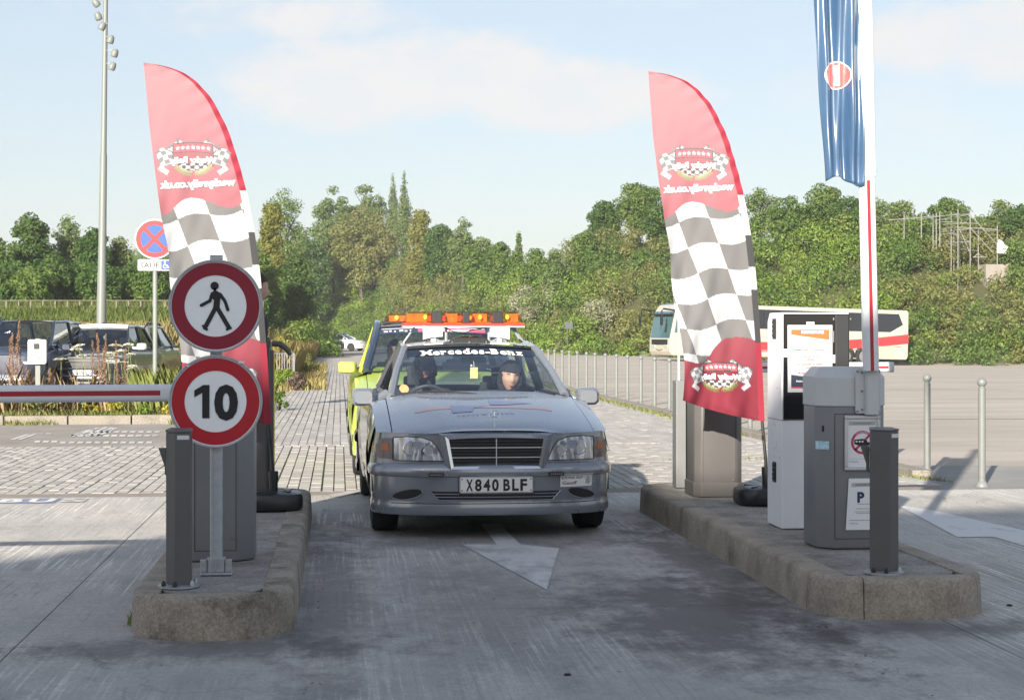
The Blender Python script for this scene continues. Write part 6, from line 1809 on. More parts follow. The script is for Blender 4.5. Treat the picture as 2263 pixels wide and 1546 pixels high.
# windscreen furniture
def on_ws(x, v, off=.006):
    hw = MERC['A'][0] + (MERC['At'][0] - MERC['A'][0]) * v
    return ws_(.5 + x / (2 * hw), v, off)
def slab_word(word, H, W_tot):
    ser = {'M': ((0, 0), (1, 0), (0, 1), (1, 1)), 'r': ((.2, 0), (.1, .72)), 'd': ((1, 0), (.85, 1)), 'B': ((.12, 0), (.12, 1)), 'n': ((.1, 0), (.9, 0), (.06, .72))}
    x = 0; vs, fs = [], []
    for ch in word:
        v, f = text2d(ch, H, bold=.022 if ch == 'M' else .045, align='L'); w = max(p[0] for p in v); o = len(vs)
        if ch == '-': v = [(p[0], p[1] - H * .06) for p in v]
        vs += [(p[0] + x, p[1]) for p in v]; fs += [tuple(i + o for i in q) for q in f]
        for fx, fz in ser.get(ch, ()):
            o = len(vs); cxx, czz, sw, sh = x + fx * w, -H / 2 + fz * H, H * .17, H * .13
            zz0 = czz if fz == 0 else czz - sh
            vs += [(cxx - sw, zz0), (cxx + sw, zz0), (cxx + sw, zz0 + sh), (cxx - sw, zz0 + sh)]; fs.append((o, o + 1, o + 2, o + 3))
        x += w + H * (.17 if ch in 'MdBn' else .11)
    k = W_tot / x
    return [((p[0] - x / 2) * k, p[1]) for p in vs], fs
sv, sf = slab_word('Mercedes-Benz', .055, .83)
SLOPE = math.hypot(MERC['At'][1] - MERC['A'][1], MERC['At'][2] - MERC['A'][2])
m = MB(); m.add([on_ws(x + .012, .875 + z * 1.85 / SLOPE - .02 * (x / .4) ** 2, .006) for x, z in sv], sf); m.build('windscreen_lettering', pm('vinyl_white', (0.80, 0.80, 0.79), 0.4), mt, smooth=False, recalc=False)
m = MB(); m.grid(lambda u, v: on_ws((2 * u - 1) * .52, .78 + .21 * v, .002), 16, 3); m.build('sun_strip', glass_mat('sun_strip', (0.20, 0.24, 0.30), 0.06), mt, smooth=True, angle=80)
m = MB(); patch(m, [(-.575 + .036 * math.cos(a), .13 + .075 * math.sin(a)) for a in np.linspace(0, 2 * PI, 20)[:-1]], lambda x, v: on_ws(x, v, .004), 3); m.build('round_sticker', pm('sticker_orange', (0.70, 0.33, 0.16), 0.5, var=.25, scale=40), mt, smooth=True)
m = MB(); m.tube([on_ws(-.60, .02, .03), on_ws(-.35, .055, .03), on_ws(-.10, .03, .03), on_ws(-.02, .01, .03)], .008, 6); m.tube([on_ws(.60, .01, .03), on_ws(.30, .01, .03)], .006, 6); m.build('wiper', M_black, mt)
m = MB(); m.prismx([(1.245, .955), (1.30, .962), (1.30, .968), (1.245, .965)], -.10, .08); m.build('dash_paper', M_paper, mt, smooth=False)
m = MB(); m.prismy(rrect(-.085, .125, 1.178, 1.226, .02, .02, 3), 1.90, 1.93); m.build('rear_view_mirror', M_black, mt, smooth=False, bevel=.008)
m = MB(); m.box(.02, 1.86, 1.098, .062, .006, .088); tg = m.build('hanging_tag', pm('tag_print', (0.66, 0.55, 0.22), 0.6, var=.5, scale=60), mt, smooth=False)
m = MB(); m.tube([(.02, 1.86, 1.14), (.02, 1.88, 1.19)], .002, 5); m.sphere((.0, 1.86, 1.155), .009, 8, 6); m.build('cord', M_white, tg)
m = MB(); m.tube([(-.37 + .185 * math.sin(a), 1.66 - .07 * math.cos(a), .835 + .17 * math.cos(a)) for a in np.linspace(0, 2 * PI, 33)], .013, 8); m.tube([(-.55, 1.66, .835), (-.19, 1.66, .835)], .018, 6); m.tube([(-.37, 1.66, .84), (-.37, 1.50, .78)], .03, 6); m.build('steering_wheel', pm('wheel_leather', (0.05, 0.05, 0.055), 0.4), mt)
m = MB(); m.box(.06, 1.50, .985, .055, .015, .10); m.tube([(.06, 1.50, .94), (.06, 1.45, .90)], .012, 6); m.sphere((.045, 1.49, .95), .012, 8, 6); m.build('phone_holder', M_black, mt)
# roof gear: scoop, horns, light bar
rf = lambda x, y: mc['roof'](.5 + x / (2 * .53), (y - 2.0) / 1.05)[2]
m = MB(); m.grid(lambda u, v: ((2 * u - 1) * (.19 - .03 * v), 2.06 + .40 * v, 1.322 + .02 * v + (.062 * math.sin(PI * (.5 + .5 * v)) if True else 0) * (1 - (2 * u - 1) ** 4)), 20, 10); sc_ = m.build('roof_scoop', M_silver, mt, smooth=True, angle=60)
m = MB(); m.prismy([(-.175, 1.334), (.175, 1.334), (.15, 1.368), (.10, 1.376), (-.10, 1.376), (-.15, 1.368)], 2.052, 2.062); m.build('scoop_mouth', M_black, sc_, smooth=False)
for i in range(5):
    m = MB(); m.box(-.12 + .06 * i, 2.05, 1.353, .006, .01, .036); m.build('scoop_slat', M_dark, sc_, smooth=False)
for x in (-.14, 0, .14):
    m = MB(); m.sphere((x, 2.045, 1.342), .008, 8, 6); m.build('scoop_stud', M_chrome, sc_)
lbt = thing('light_bar', 'long amber roof light bar with black dividers on the silver car', 'light bar', (0, 0, 0))
hornL = [thing('horn_speaker', lb, 'loudspeaker', (0, 0, 0), 0, 'white horn speakers on the silver roof') for lb in ('white horn loudspeaker on the driver side of the silver roof', 'white horn loudspeaker on the passenger side of the silver roof')]
Mw = Matrix.Translation((X, Y, 0)) @ Matrix.Rotation(MZ, 4, 'Z')
def place_on(th, lx, ly, lz):
    th.location = Mw @ Vector((lx, ly, lz)); th.rotation_euler = (0, 0, MZ)
place_on(lbt, 0.005, 2.72, 1.34)
M_amb = pm('light_bar_amber', (0.62, 0.24, 0.045), 0.3, coat=.6, var=.3, scale=25)
M_ambd = glass_mat('amber_dome', (0.95, 0.64, 0.32), 0.06, 0.08)
z0_, z1_ = .155, .252
def dome(m, xa, xb, y0=-.10, y1=.10, sl=0.0, sr=0.0, zz0=None, zz1=None):
    za_, zb__ = (zz0 if zz0 is not None else z0_), (zz1 if zz1 is not None else z1_)
    vs = [(xa, y0, za_), (xb, y0, za_), (xb, y1, za_), (xa, y1, za_), (xa + sl, y0 + .03, zb__), (xb - sr, y0 + .03, zb__), (xb - sr, y1 - .03, zb__), (xa + sl, y1 - .03, zb__)]
    m.add(vs, [(3, 2, 1, 0), (4, 5, 6, 7), (0, 1, 5, 4), (1, 2, 6, 5), (2, 3, 7, 6), (3, 0, 4, 7)])
M_barred = pm('bar_red', (0.60, 0.05, 0.035), 0.25, coat=.6)
m = MB(); m.box(0, 0, .143, 1.02, .22, .022); m.build('base', M_barred, lbt, smooth=False, bevel=.004)
m = MB(); m.box(0, 0, .126, 1.02, .23, .010); m.build('tray', M_alu, lbt, smooth=False)
segs = [(-.505, -.262, .045, 0), (-.178, -.008, 0, 0), (.052, .242, 0, 0), (.328, .505, 0, .045)]
for xa, xb, sl, sr in segs:
    m = MB(); dome(m, xa, xb, sl=sl, sr=sr); dm = m.build('amber_dome', M_ambd, lbt, smooth=False, bevel=.006)
    m = MB(); m.box((xa + xb) / 2, .05, .20, abs(xb - xa) - .07, .006, .07); m.box((xa + xb) / 2, .0, .158, abs(xb - xa) - .03, .15, .004); m.build('reflector', M_amb, dm, smooth=False)
for xa, xb in ((-.262, -.178), (-.008, .052), (.242, .328)):
    m = MB(); dome(m, xa + .001, xb - .001, -.102, .102, zz1=.254); m.build('divider', M_black, lbt, smooth=False, bevel=.004)
M_fl = pm('flasher_glow', (1.0, 0.55, 0.1), 0.4, emit=((1.0, 0.50, 0.05), 1.3))
for x in (-.315, .145, .375):
    m = MB(); m.sphere((x, .0, .207), .015, 12, 8, (1, .6, 1.3)); m.build('flasher', M_fl, lbt)
for x, dx in ((-.40, -.10), (.40, .12), (-.14, 0), (.22, 0)):
    m = MB(); m.tube([(x, 0, .13), (x + dx, .0, -.012)], .008 if abs(dx) > .01 else .012, 6); m.build('strut', M_galv, lbt)
m = MB(); m.tube([(.40, .03, .12), (.44, .03, .10), (.475, .03, .04), (.53, .03, -.012)], .017, 7)
m.build('strut', M_galv, lbt)
m = MB(); m.tube([(-.17, -.03, .125), (-.08, -.04, .085), (0, -.04, .070), (.08, -.04, .10), (.20, -.03, .115)], .004, 5); m.tube([(.50, .0, .0), (.52, 0, .055), (.545, 0, .05), (.55, 0, .0)], .0045, 5); m.build('cable', M_black, lbt)
for hh, s in ((hornL[0], -1), (hornL[1], 1)):
    place_on(hh, .005 + s * .272, 2.40, 1.345)
    m = MB(); rg_ = []
    for q in np.linspace(0, 1, 8):
        hw = .038 + .024 * q ** 2.2; rg_.append([(s * (-.075 + .155 * q), a, .072 + b) for a, b in rrect(-hw, hw, -hw * .95, hw * .95, .012, .012, 3)])
    n = len(rg_[0]); m.add([p for r in rg_ for p in r], [(r * n + i, r * n + (i + 1) % n, (r + 1) * n + (i + 1) % n, (r + 1) * n + i) for r in range(7) for i in range(n)] + [tuple(range(n)), tuple(range(7 * n, 8 * n))])
    m.build('horn', pm('horn_white', (0.84, 0.84, 0.83), 0.4), hh, smooth=True, angle=50)
    m = MB(); m.prismx([(-.02, .0), (.02, .0), (.014, .04), (-.014, .04)], -.02, .02); m.tube([(-.06, 0, 0), (0, 0, .03), (.06, 0, 0)], .006, 5); m.build('bracket', M_galv, hh)
# occupants
def in_car(lx, ly, lz): return tuple(Mw @ Vector((lx, ly, lz)))
seated('person driving the silver car, dark cap and jacket, face in shade', in_car(-.345, 2.30, 1.135), MZ, ((-.16, -.46, -.24), (.12, -.48, -.22)), head_rot=(.16, 0, 0), hat='hood', mats=[pm('painted_shade_skin', (0.20, 0.115, 0.085), 0.5, var=.06), M_jacket, M_jean, M_shoe], peak=True)  # face shade painted into the skin colour, cap peak added to shade it
seated('person in the passenger seat with a dark hat, smiling with face sunlit', in_car(.325, 2.02, 1.065), MZ, ((-.10, -.30, -.42), (.40, -.22, -.14)), head_rot=(.12, .10, .10), hat='hood')

# ------------------------------------------------------------------ yellow and blue response car behind
M_hvy = pm('paint_hi_vis', (0.42, 0.53, 0.05), 0.35, coat=.8, var=.03, scale=2)
M_navyp = paint('navy', (0.035, 0.05, 0.085), 0.3)
VAN = dict(L=4.35, W=.90, sill=.24, yc=1.15, zc=1.02, zf=.80, yd=4.05, zd=1.02, zr=.98, nd=.45, yw1=.85, yw2=3.5, R=.32, paint=M_hvy, A=(.74, 1.20, 1.02), At=(.60, 2.05, 1.475), Ct=(.58, 3.75, 1.47), Cb=(.70, 4.15, 1.02), bow=.14, roofb=.04, roofpaint=M_navyp,
    mir=(.93, 1.45, 1.06, .20, .13), mirmat=pm('paint_pale_lime', (0.42, 0.44, 0.10), .35, coat=.6), seatz=1.1, glass=glass_mat('van_glass', (0.5, 0.56, 0.6), 0.10), crown=.03)
Xv, Yv = dp(962, 16.9); Xv = 1.02
vc = car('response_car', 'tall yellow and navy estate with an amber bar queueing behind the silver car', VAN, (Xv, Yv, 0), rad(0.3))
vt = vc['t']
for s in (-1, 1):
    m = MB(); m.tube([(s * .745, 1.19, 1.02), (s * .66, 1.65, 1.28), (s * .605, 2.06, 1.485), (s * .59, 2.6, 1.52)], .042, 8)
    m.build('pillar_cover', M_navyp, vt)
m = MB()
for s in (-1, 1):
    m.grid(lambda u, v: (s * .906, .95 + .24 * u + .35 * v + 0.0, .45 + .45 * v), 1, 1); m.grid(lambda u, v: (s * .907, 1.75 + .5 * u + .35 * v, .45 + .45 * v), 1, 1)
m.build('livery_patch', M_navyp, vt, smooth=False)
def on_vws(x, v, off=.005):
    hw = VAN['A'][0] + (VAN['At'][0] - VAN['A'][0]) * v
    return vc['ws'](.5 + x / (2 * hw), v, off)
m = MB(); m.grid(lambda u, v: on_vws((2 * u - 1) * .60, .80 + .20 * v, .004), 16, 2); m.build('sun_strip', M_navyp, vt, smooth=True, angle=80)
m = MB(); m.grid(lambda u, v: on_vws(-.18 + .72 * u, .83 + .085 * v, .006), 12, 1); m.build('banner_band', pm('banner_pink', (0.60, 0.10, 0.18), 0.5), vt, smooth=True, angle=80)
M_vw = pm('banner_white', (0.78, 0.76, 0.78), 0.5)
lettering(vt, 'Barmy Creations', .034, M_vw, lambda x, z: on_vws(.12 + x, .872 + z * 1.8, .009), w=.50, bold=.05)
m = MB(); m.grid(lambda u, v: on_vws(-.56 + 1.1 * u, .925 + .014 * v, .006), 16, 1)
for k in range(6): m.grid(lambda u, v: on_vws(-.54 + .055 * k + (.04 - .012 * (k % 3)) * u, .845 + .012 * (k % 2) + .035 * v, .006), 1, 1)
m.build('banner_marks', M_vw, vt, smooth=False)
vb = thing('light_bar', 'rounded amber roof light bar mostly hidden on the yellow and navy car', 'light bar', (Xv, Yv + 2.35, 1.515), rad(.3))
m = MB(); m.box(0, 0, .012, 1.10, .26, .024); m.build('base', M_black, vb, smooth=False)
m = MB(); m.add([(x, y, z) for x, k in ((-.55, 0), (-.53, .6), (-.48, .9), (-.40, 1), (.40, 1), (.48, .9), (.53, .6), (.55, 0)) for y, z in ((-.12, .024), (-.10 * k - .005, .024 + .085 * k + .002), (.10 * k + .005, .024 + .085 * k + .002), (.12, .024))],
    [(i * 4 + j, i * 4 + j + 1, i * 4 + j + 5, i * 4 + j + 4) for i in range(7) for j in range(3)])
m.build('amber_dome', M_ambd, vb, smooth=True, angle=40)
m = MB(); m.box(0, .04, .06, .96, .006, .06); m.build('reflector', M_amb, vb, smooth=False)
for x in (-.40, -.2, .2, .4):
    m = MB(); m.sphere((x, 0, .068), .022, 10, 7, (1, .6, 1.1)); m.build('flasher', M_fl if x != -.2 else M_amb, vb)
seated('person driving the yellow and navy car in a hi-vis vest', (Xv - .42, Yv + 2.28, 1.22), rad(.3), ((-.10, -.42, -.20), (.14, -.42, -.20)), mats=[M_skin, M_vest, M_jean, M_shoe], hat='hair')

# ------------------------------------------------------------------ parked cars at the left
def lights(c, P, zc, w, h, x0, lit, rear=False, name='headlight'):
    f = c['fr'] if rear else c['fn']
    for s in (-1, 1):
        m = MB(); patch(m, [(s * (x0 + a), zc + b) for a, b in rrect(-w / 2, w / 2, -h / 2, h / 2, h * .4, h * .4, 3)], lambda x, z: f(x, z, .012), 3); m.build(name, lit, c['t'], smooth=True, angle=80)
M_hlc = pm('headlamp_clear', (0.55, 0.57, 0.6), 0.15, metal=.4, coat=.6)
M_pblk = paint('black', (0.008, 0.010, 0.016)); M_pblue = paint('steel_blue', (0.022, 0.032, 0.060), .3)
M_pgreen = paint('sage_grey', (0.19, 0.20, 0.165), .35); M_pwhite = paint('white', (0.74, 0.74, 0.73))
SUVP = dict(L=4.15, W=.885, sill=.30, yc=1.05, zc=1.10, zf=.95, yd=3.85, zd=1.08, zr=1.06, nd=.38, nn=3.2, yw1=.82, yw2=3.38, R=.345, A=(.72, 1.05, 1.12), At=(.56, 1.85, 1.60), Ct=(.55, 3.35, 1.58), Cb=(.66, 3.95, 1.10), bow=.12, roofb=.04, mir=(1.0, 1.32, 1.16, .22, .16), seatz=1.2, zb=.62, zrb=.62, trim=M_black)
def parked(label, P, px, D, rz, name='parked_car', grp='cars parked behind the weeds', z=None):
    Xp, Yp = dp(px, D)
    return car(name, label, P, (Xp, Yp, float(terrain(Xp, Yp)) if z is None else z), rz, grp)
# black compact crossover with a white roof
P1 = dict(SUVP, paint=M_pblk, roofpaint=M_pwhite, mirmat=M_pwhite, glass=glass_mat('parked_glass', (0.42, 0.48, 0.52), 0.08))
c1 = parked('black crossover with a white roof and white mirrors parked facing us', P1, 182, 38.6, rad(-7))
lights(c1, P1, .86, .30, .10, .64, M_hlc)
m = MB(); m.tube([c1['fn'](-.75 + 1.5 * i / 20, .90, .015) for i in range(21)], .008, 6); m.tube([c1['fn'](-.70 + 1.4 * i / 20, .83, .015) for i in range(21)], .008, 6)
m.tube([c1['fn'](a, b, .03) for a, b in [(x, z + .60) for x, z in rrect(-.52, .52, -.07, .09, .05, .05, 3)] + [(-.52, .58)]], .012, 6); m.build('front_trim', M_chrome, c1['t'])
m = MB(); m.tube([c1['ws'](i / 16, 1.0, .02) for i in range(17)], .05, 8); m.build('roof_edge', M_pwhite, c1['t'])
number_plate(c1['t'], 'GB-290-BG', 0, -.055, .60, .52, .11, eu=True, tw=.62)
m = MB(); patch(m, [(-.60 + .03 * a, .10 + .05 * b) for a, b in ((0, 0), (1, 0), (1, 1), (0, 1))], lambda x, v: c1['ws'](.5 + x / 1.4, v, .004), 2); m.build('sticker', M_paper, c1['t'], smooth=False)
m = MB(); m.sphere((.05, 1.70, 1.37), .028, 10, 8, (1, .3, 1.5)); m.build('air_freshener', pm('mint', (0.45, 0.75, 0.66), .5), c1['t'])
# dark blue people carrier at the frame edge
P2 = dict(SUVP, paint=M_pblue, L=4.4, zc=1.16, zf=1.0, A=(.74, 1.0, 1.18), At=(.58, 1.75, 1.70), Ct=(.57, 3.6, 1.68), Cb=(.68, 4.2, 1.14), yd=4.05, zd=1.14, zr=1.1, yw2=3.55, glass=P1['glass'])
c2 = parked('dark blue people carrier cut off by the left frame edge', P2, 2, 37.2, rad(-9))
lights(c2, P2, .88, .30, .14, .62, M_hlc)
# sage estate seen from behind
P3_ = dict(SUVP, paint=M_pgreen, glass=M_dglass, sideglass=M_dglass, cabin=False, A=(.72, 1.15, 1.12), Cb=(.69, 4.10, 1.16), Ct=(.57, 3.75, 1.60), yd=4.0, zd=1.15, zr=1.13, rd=.18, rn=4, L=4.3)
Xp, Yp = dp(298, 42.2)
c3 = car('parked_car', 'sage grey off roader with roof bars parked with its back to us', P3_, (Xp, Yp + 4.2, float(terrain(Xp, Yp))), rad(180 - 5), 'cars parked behind the weeds')
for s in (-1, 1):
    m = MB(); patch(m, [(s * a, b) for a, b in ((.62, .92), (.83, .92), (.85, 1.06), (.70, 1.08))], lambda x, z: c3['fr'](x, z, .014), 3); m.build('tail_light', M_tail, c3['t'], smooth=True, angle=80)
    m = MB(); m.tube([(s * .52, 1.9, 1.63), (s * .54, 2.0, 1.70), (s * .54, 3.5, 1.70), (s * .53, 3.7, 1.62)], .03, 7); m.build('roof_bar', M_black, c3['t'])
m = MB(); m.box(0, 3.83, 1.585, .44, .03, .03); m.build('brake_light', M_tail, c3['t'])
lettering(c3['t'], 'DACIA', .06, M_white, lambda x, z: c3['fr'](-x, 1.02 + z, .012), w=.62, bold=.03)
lettering(c3['t'], '4x4', .04, M_white, lambda x, z: c3['fr'](.55 - x, .90 + z, .012), w=.12)
number_plate(c3['t'], '', 0, 4.36, .62, .52, .11, back=True)
m = MB(); m.tube([(0, 3.6, 1.63), (.0, 3.75, 1.80)], .006, 5); m.build('aerial', M_black, c3['t'])
# blue estate roof further back
P4 = dict(SUVP, paint=M_pblue, glass=M_dglass, cabin=False)
Xp, Yp = dp(-300, 49)
c4 = car('parked_car', 'blue estate further back, only its roof with rails showing', P4, (Xp, Yp, float(terrain(Xp, Yp)) + .35), rad(-75), 'cars parked behind the weeds')
for s in (-1, 1):
    m = MB(); m.tube([(s * .52, 1.9, 1.63), (s * .54, 2.0, 1.70), (s * .54, 3.4, 1.70), (s * .53, 3.6, 1.62)], .03, 7); m.build('roof_bar', M_black, c4['t'])
# far end of the lane
HATCH = dict(L=4.3, W=.88, sill=.24, yc=1.2, zc=.98, zf=.78, yd=3.8, zd=1.0, zr=.96, nd=.45, yw1=.85, yw2=3.45, R=.32, A=(.70, 1.25, .98), At=(.55, 2.0, 1.40), Ct=(.53, 3.3, 1.38), Cb=(.64, 4.0, 1.0), bow=.1, roofb=.04, mir=(.97, 1.5, 1.04, .2, .14), glass=M_dglass, cabin=False)
P5 = dict(HATCH, paint=M_pwhite)
Xp, Yp = dp(806, 148)
c5 = car('parked_car', 'white hatchback parked across the far end of the lane', P5, (Xp, Yp, 0.0), rad(62), 'cars at the far end of the lane')
lights(c5, P5, .68, .3, .1, .6, M_hlc)
P6 = dict(HATCH, paint=paint('dark_blue', (0.02, 0.03, 0.06), .3))
Xp, Yp = dp(747, 143)
c6 = car('parked_car', 'dark blue car parked beside the far white hatchback', P6, (Xp, Yp, 0.0), rad(38), 'cars at the far end of the lane')
lights(c6, P6, .68, .3, .1, .6, M_hlc)
number_plate(c6['t'], '', 0, -.05, .45, .52, .11)
Xp, Yp = dp(660, 118)
P7 = dict(HATCH, paint=paint('bronze', (0.10, 0.07, 0.04), .3))
c7 = car('parked_car', 'dark car almost buried in the yellow weeds beside the lane', P7, (Xp, Yp, float(terrain(Xp, Yp)) + .1), rad(70), 'cars at the far end of the lane')
# ================================================================== COACH
M_cream = paint('cream', (0.58, 0.54, 0.45), 0.35); M_busred = pm('bus_red', (0.55, 0.03, 0.035), 0.35, coat=.8)
M_step = pm('step_carpet', (0.30, 0.21, 0.16), 0.8)
Xb, Yb = dp(1480, 98.0)
bus = thing('coach', 'cream tour coach with red swooshes parked at the foot of the bank', 'coach', (Xb, Yb, float(terrain(Xb, Yb)) - .02))
bus.rotation_euler = (0, 0.0213, rad(23) - YAW)
BL, BW, BH = 15.9, 2.5, 3.25
def side_poly(): return [(0.15, .34), (BL - .1, .34), (BL, .55), (BL, BH - .12), (BL - .12, BH), (1.3, BH + .02), (.62, BH - .06), (.38, BH - .35), (.22, 2.3), (.0, 1.25), (0, .55)]
m = MB(); m.prism(side_poly(), 0, BW, lambda a, b, h: (a, h, b)); m.build('body', M_cream, bus, smooth=False, bevel=.06)
m = MB(); m.prism([(1.9, 1.95), (BL - 1.3, 1.95), (BL - .42, 2.40), (BL - .72, 3.02), (1.9, 3.06)], -.012, 0, lambda a, b, h: (a, h, b)); gl = m.build('window_band', M_dglass, bus, smooth=False)
for x in (4.0, 6.0, 8.0, 10.0, 12.0):
    m = MB(); m.box(x, -.014, 2.5, .03, .008, 1.0); m.build('window_joint', M_black, gl, smooth=False)
def swoosh(x0, x1, za, zb_, th0, th1, n=16):
    a = [(x0 + (x1 - x0) * i / n, za + (zb_ - za) * (i / n) ** 2.2) for i in range(n + 1)]
    b = [(x, z - (th0 + (th1 - th0) * i / n)) for i, (x, z) in enumerate(a)]
    return a + b[::-1]
def strip(parent, pts, mat, name, y=-.010):
    n = len(pts) // 2; m = MB(); a, b = pts[:n], pts[n:][::-1]
    vs = [(x, y, z) for x, z in a] + [(x, y, z) for x, z in b]
    m.add(vs, [(i, i + 1, n + i + 1, n + i) for i in range(n - 1)]); return m.build(name, mat, parent, smooth=False)
strip(bus, swoosh(4.5, BL - .02, 1.20, 1.85, .45, .55), M_busred, 'red_stripe')
strip(bus, swoosh(4.5, BL - .5, .70, 1.12, .06, .03), M_busred, 'red_pinstripe')
m = MB(); m.box(BL - 1.75, -.010, .80, 1.5, .012, .62); m.build('engine_grille', pm('vent_beige', (0.40, 0.36, 0.28), .6), bus, smooth=False)
m = MB()
for i in range(7): m.box(BL - 1.75, -.018, .54 + .087 * i, 1.46, .012, .02)
m.build('vent_slat', M_cream, bus, smooth=False)
for wx in (3.1, BL - 4.35, BL - 3.15):
    m = MB(); m.prism([(wx + .62 * math.cos(a), .50 + .62 * math.sin(a)) for a in np.linspace(-.15, PI + .15, 20)], -.008, -.002, lambda a, b, h: (a, h, b)); wa = m.build('wheel_arch', M_black, bus, smooth=False)
    m = MB(); m.lathe([(.30, -.04), (.46, -.05), (.50, -.02), (.50, .25), (.0001, .25)], 28, (wx, 0, .50), axis='y'); w = m.build('wheel', M_tyre, bus)
    m = MB(); m.lathe([(.31, -.045), (.28, -.02), (.20, .02), (.10, -.05), (.0001, -.055)], 20, (wx, 0, .50), axis='y'); m.build('rim', M_chrome, w)
    for k in range(8):
        m = MB(); a = k * PI / 4; m.lathe([(.022, -.03), (.0001, -.032)], 6, (wx + .17 * math.cos(a), -.01, .5 + .17 * math.sin(a)), axis='y'); m.build('wheel_nut', M_galv, w)
for tx, x in (('S', 5.35), ('s', 11.15)): lettering(bus, tx, .62 if tx == 'S' else .5, M_busred, flatf(x, 1.62, -.016), bold=.03, shear=.2)
# front: screen, mirrors, open door with steps
m = MB(); m.grid(lambda u, v: ((.04 + .24 * v) - .03, .10 + (BW - .2) * u, 1.30 + 1.30 * v), 8, 6); m.grid(lambda u, v: ((.30 + .75 * v) - .05, .12 + (BW - .24) * u, 2.66 + .62 * v ** .7), 8, 6)
fw = m.build('windscreen', pm('teal_glass', (0.05, 0.11, 0.12), 0.05, coat=.8), bus, smooth=True, angle=80)
m = MB(); m.box(.13, BW / 2, 2.63, .16, BW - .1, .07); m.build('visor', M_black, fw, smooth=False)
m = MB(); m.prism([(.27, 1.62), (.98, 1.62), (.98, 2.60), (.42, 2.60)], -.01, 0, lambda a, b, h: (a, h, b)); m.build('driver_window', MATS['teal_glass'], bus, smooth=False)
m = MB(); m.prism([(1.04, .40), (1.86, .40), (1.86, 2.75), (1.04, 2.75)], -.008, 0, lambda a, b, h: (a, h, b)); dr = m.build('doorway', M_black, bus, smooth=False)
for i in range(4):
    m = MB(); m.box(1.45, -.02, .50 + .27 * i, .78, .03, .15); m.build('step', M_step, dr, smooth=False)
m = MB(); m.tube([(.3, .1, 2.85), (-.5, -.1, 2.92), (-.62, -.12, 2.80), (-.62, -.12, 2.2)], .05, 8); m.box(-.62, -.12, 2.25, .10, .16, .5); m.build('mirror', M_black, bus)
m = MB(); m.tube([(.3, 2.4, 2.85), (-.45, 2.6, 2.92), (-.55, 2.62, 2.2)], .05, 8); m.box(-.55, 2.62, 2.25, .10, .16, .5); m.build('mirror', M_black, bus)
m = MB(); m.box(-.01, .5, .85, .02, .45, .18); m.box(-.01, BW - .5, .85, .02, .45, .18); m.build('headlight', M_hlc, bus, smooth=False)
m = MB(); m.box(.0, BW / 2, 1.08, .03, 1.9, .30); m.build('nose_panel', M_black, bus, smooth=False)
m = MB(); m.tube([(-.012, .9, .68), (-.012, 1.25, .60), (-.012, 1.6, .68)], .02, 5); m.build('emblem', M_dark, bus)

# ================================================================== SCAFFOLD, CONCRETE STUMP, TARPAULIN
def hill_at(px, n):
    D = 100.0
    for _ in range(40):
        X, Y = dp(px, D); D += (n - float(hill_n(X, Y))) * .7
    return D
Ds = hill_at(2110, 15); ks = Ds / FPX
def sp(px, py, dd=0.0): return (*dp(px, Ds + dd), zat(py, Ds + dd))
M_scaf = pm('scaffold_tube', (0.30, 0.295, 0.275), 0.45, metal=.35, var=.1)
sx, sy, sz = sp(2110, 600)
sc = thing('scaffold', 'bare tube scaffold rising from the bushes on the right bank', 'scaffold', (sx, sy, sz))
rel = lambda p: (p[0] - sx, p[1] - sy, p[2] - sz)
def pole(a, b, nm, r=.034):
    m = MB(); m.tube([rel(a), rel(b)], r, 7); m.build(nm, M_scaf, sc)
for px, y0, y1, dd in ((2036, 500, 471, 3), (2062, 520, 473, 3), (2069, 520, 471, 2), (2077, 515, 468, 1), (2102, 580, 468, 2), (2108, 600, 508, 3), (2117, 620, 463, 0), (2121, 600, 505, 2), (2144, 620, 465, 0), (2162, 580, 503, 1), (2204, 564, 499, 0), (1998, 500, 474, 4)):
    pole(sp(px, y0 + 30, dd), sp(px, y1, dd), 'standard')
for a, b in (((1965, 486, 4), (2036, 481, 3)), ((2036, 480, 3), (2144, 473, 0)), ((2036, 484, 3), (2120, 472, 0)), ((2069, 487, 2), (2144, 474, 0)), ((2077, 490, 2), (2160, 494, 0)), ((2085, 496, 2), (2144, 493, 0)), ((2080, 505, 3), (2117, 502, 0)), ((2117, 502, 0), (2204, 507, 0)), ((2076, 518, 3), (2117, 516, 1)), ((2117, 516, 1), (2204, 508, 0)), ((2085, 535, 3), (2144, 535, 0)), ((2088, 540, 3), (2144, 534, 0)), ((2108, 549, 3), (2160, 554, 1)), ((2150, 568, 1), (2180, 568, 1)), ((2080, 512, 3), (2144, 505, 2))):
    pole(sp(*a), sp(*b), 'ledger', .028)
for a, b in (((2144, 474, 0), (2204, 541, 0)), ((2146, 505, 0), (2196, 560, 0)), ((2120, 505, 1), (2142, 555, 1)), ((2096, 510, 3), (2144, 535, 1)), ((2162, 560, 1), (2172, 568, 1)), ((2162, 560, 1), (2152, 568, 1))):
    pole(sp(*a), sp(*b), 'brace', .026)
X0, Y0, Z0 = sp(2205, 640, -.5)
st = thing('concrete_block', 'stained concrete stump half swallowed by bushes below the scaffold', 'concrete block', (X0, Y0, Z0))
m = MB(); m.box(.15, 1.0, .2, 58 * ks, 1.6, 74 * ks * 1.35); m.build('block', pm('old_concrete', (0.24, 0.215, 0.19), .9, var=.15, scale=1.5, dirt=((0.18, .16, .14), 1.2, .5, .7, .6)), st, smooth=False, bevel=.05)
X1, Y1, Z1 = sp(2215, 545, -.2)
tw = thing('tarpaulin', 'torn white tarpaulin hanging beside the scaffold', 'tarpaulin', (X1, Y1, Z1))
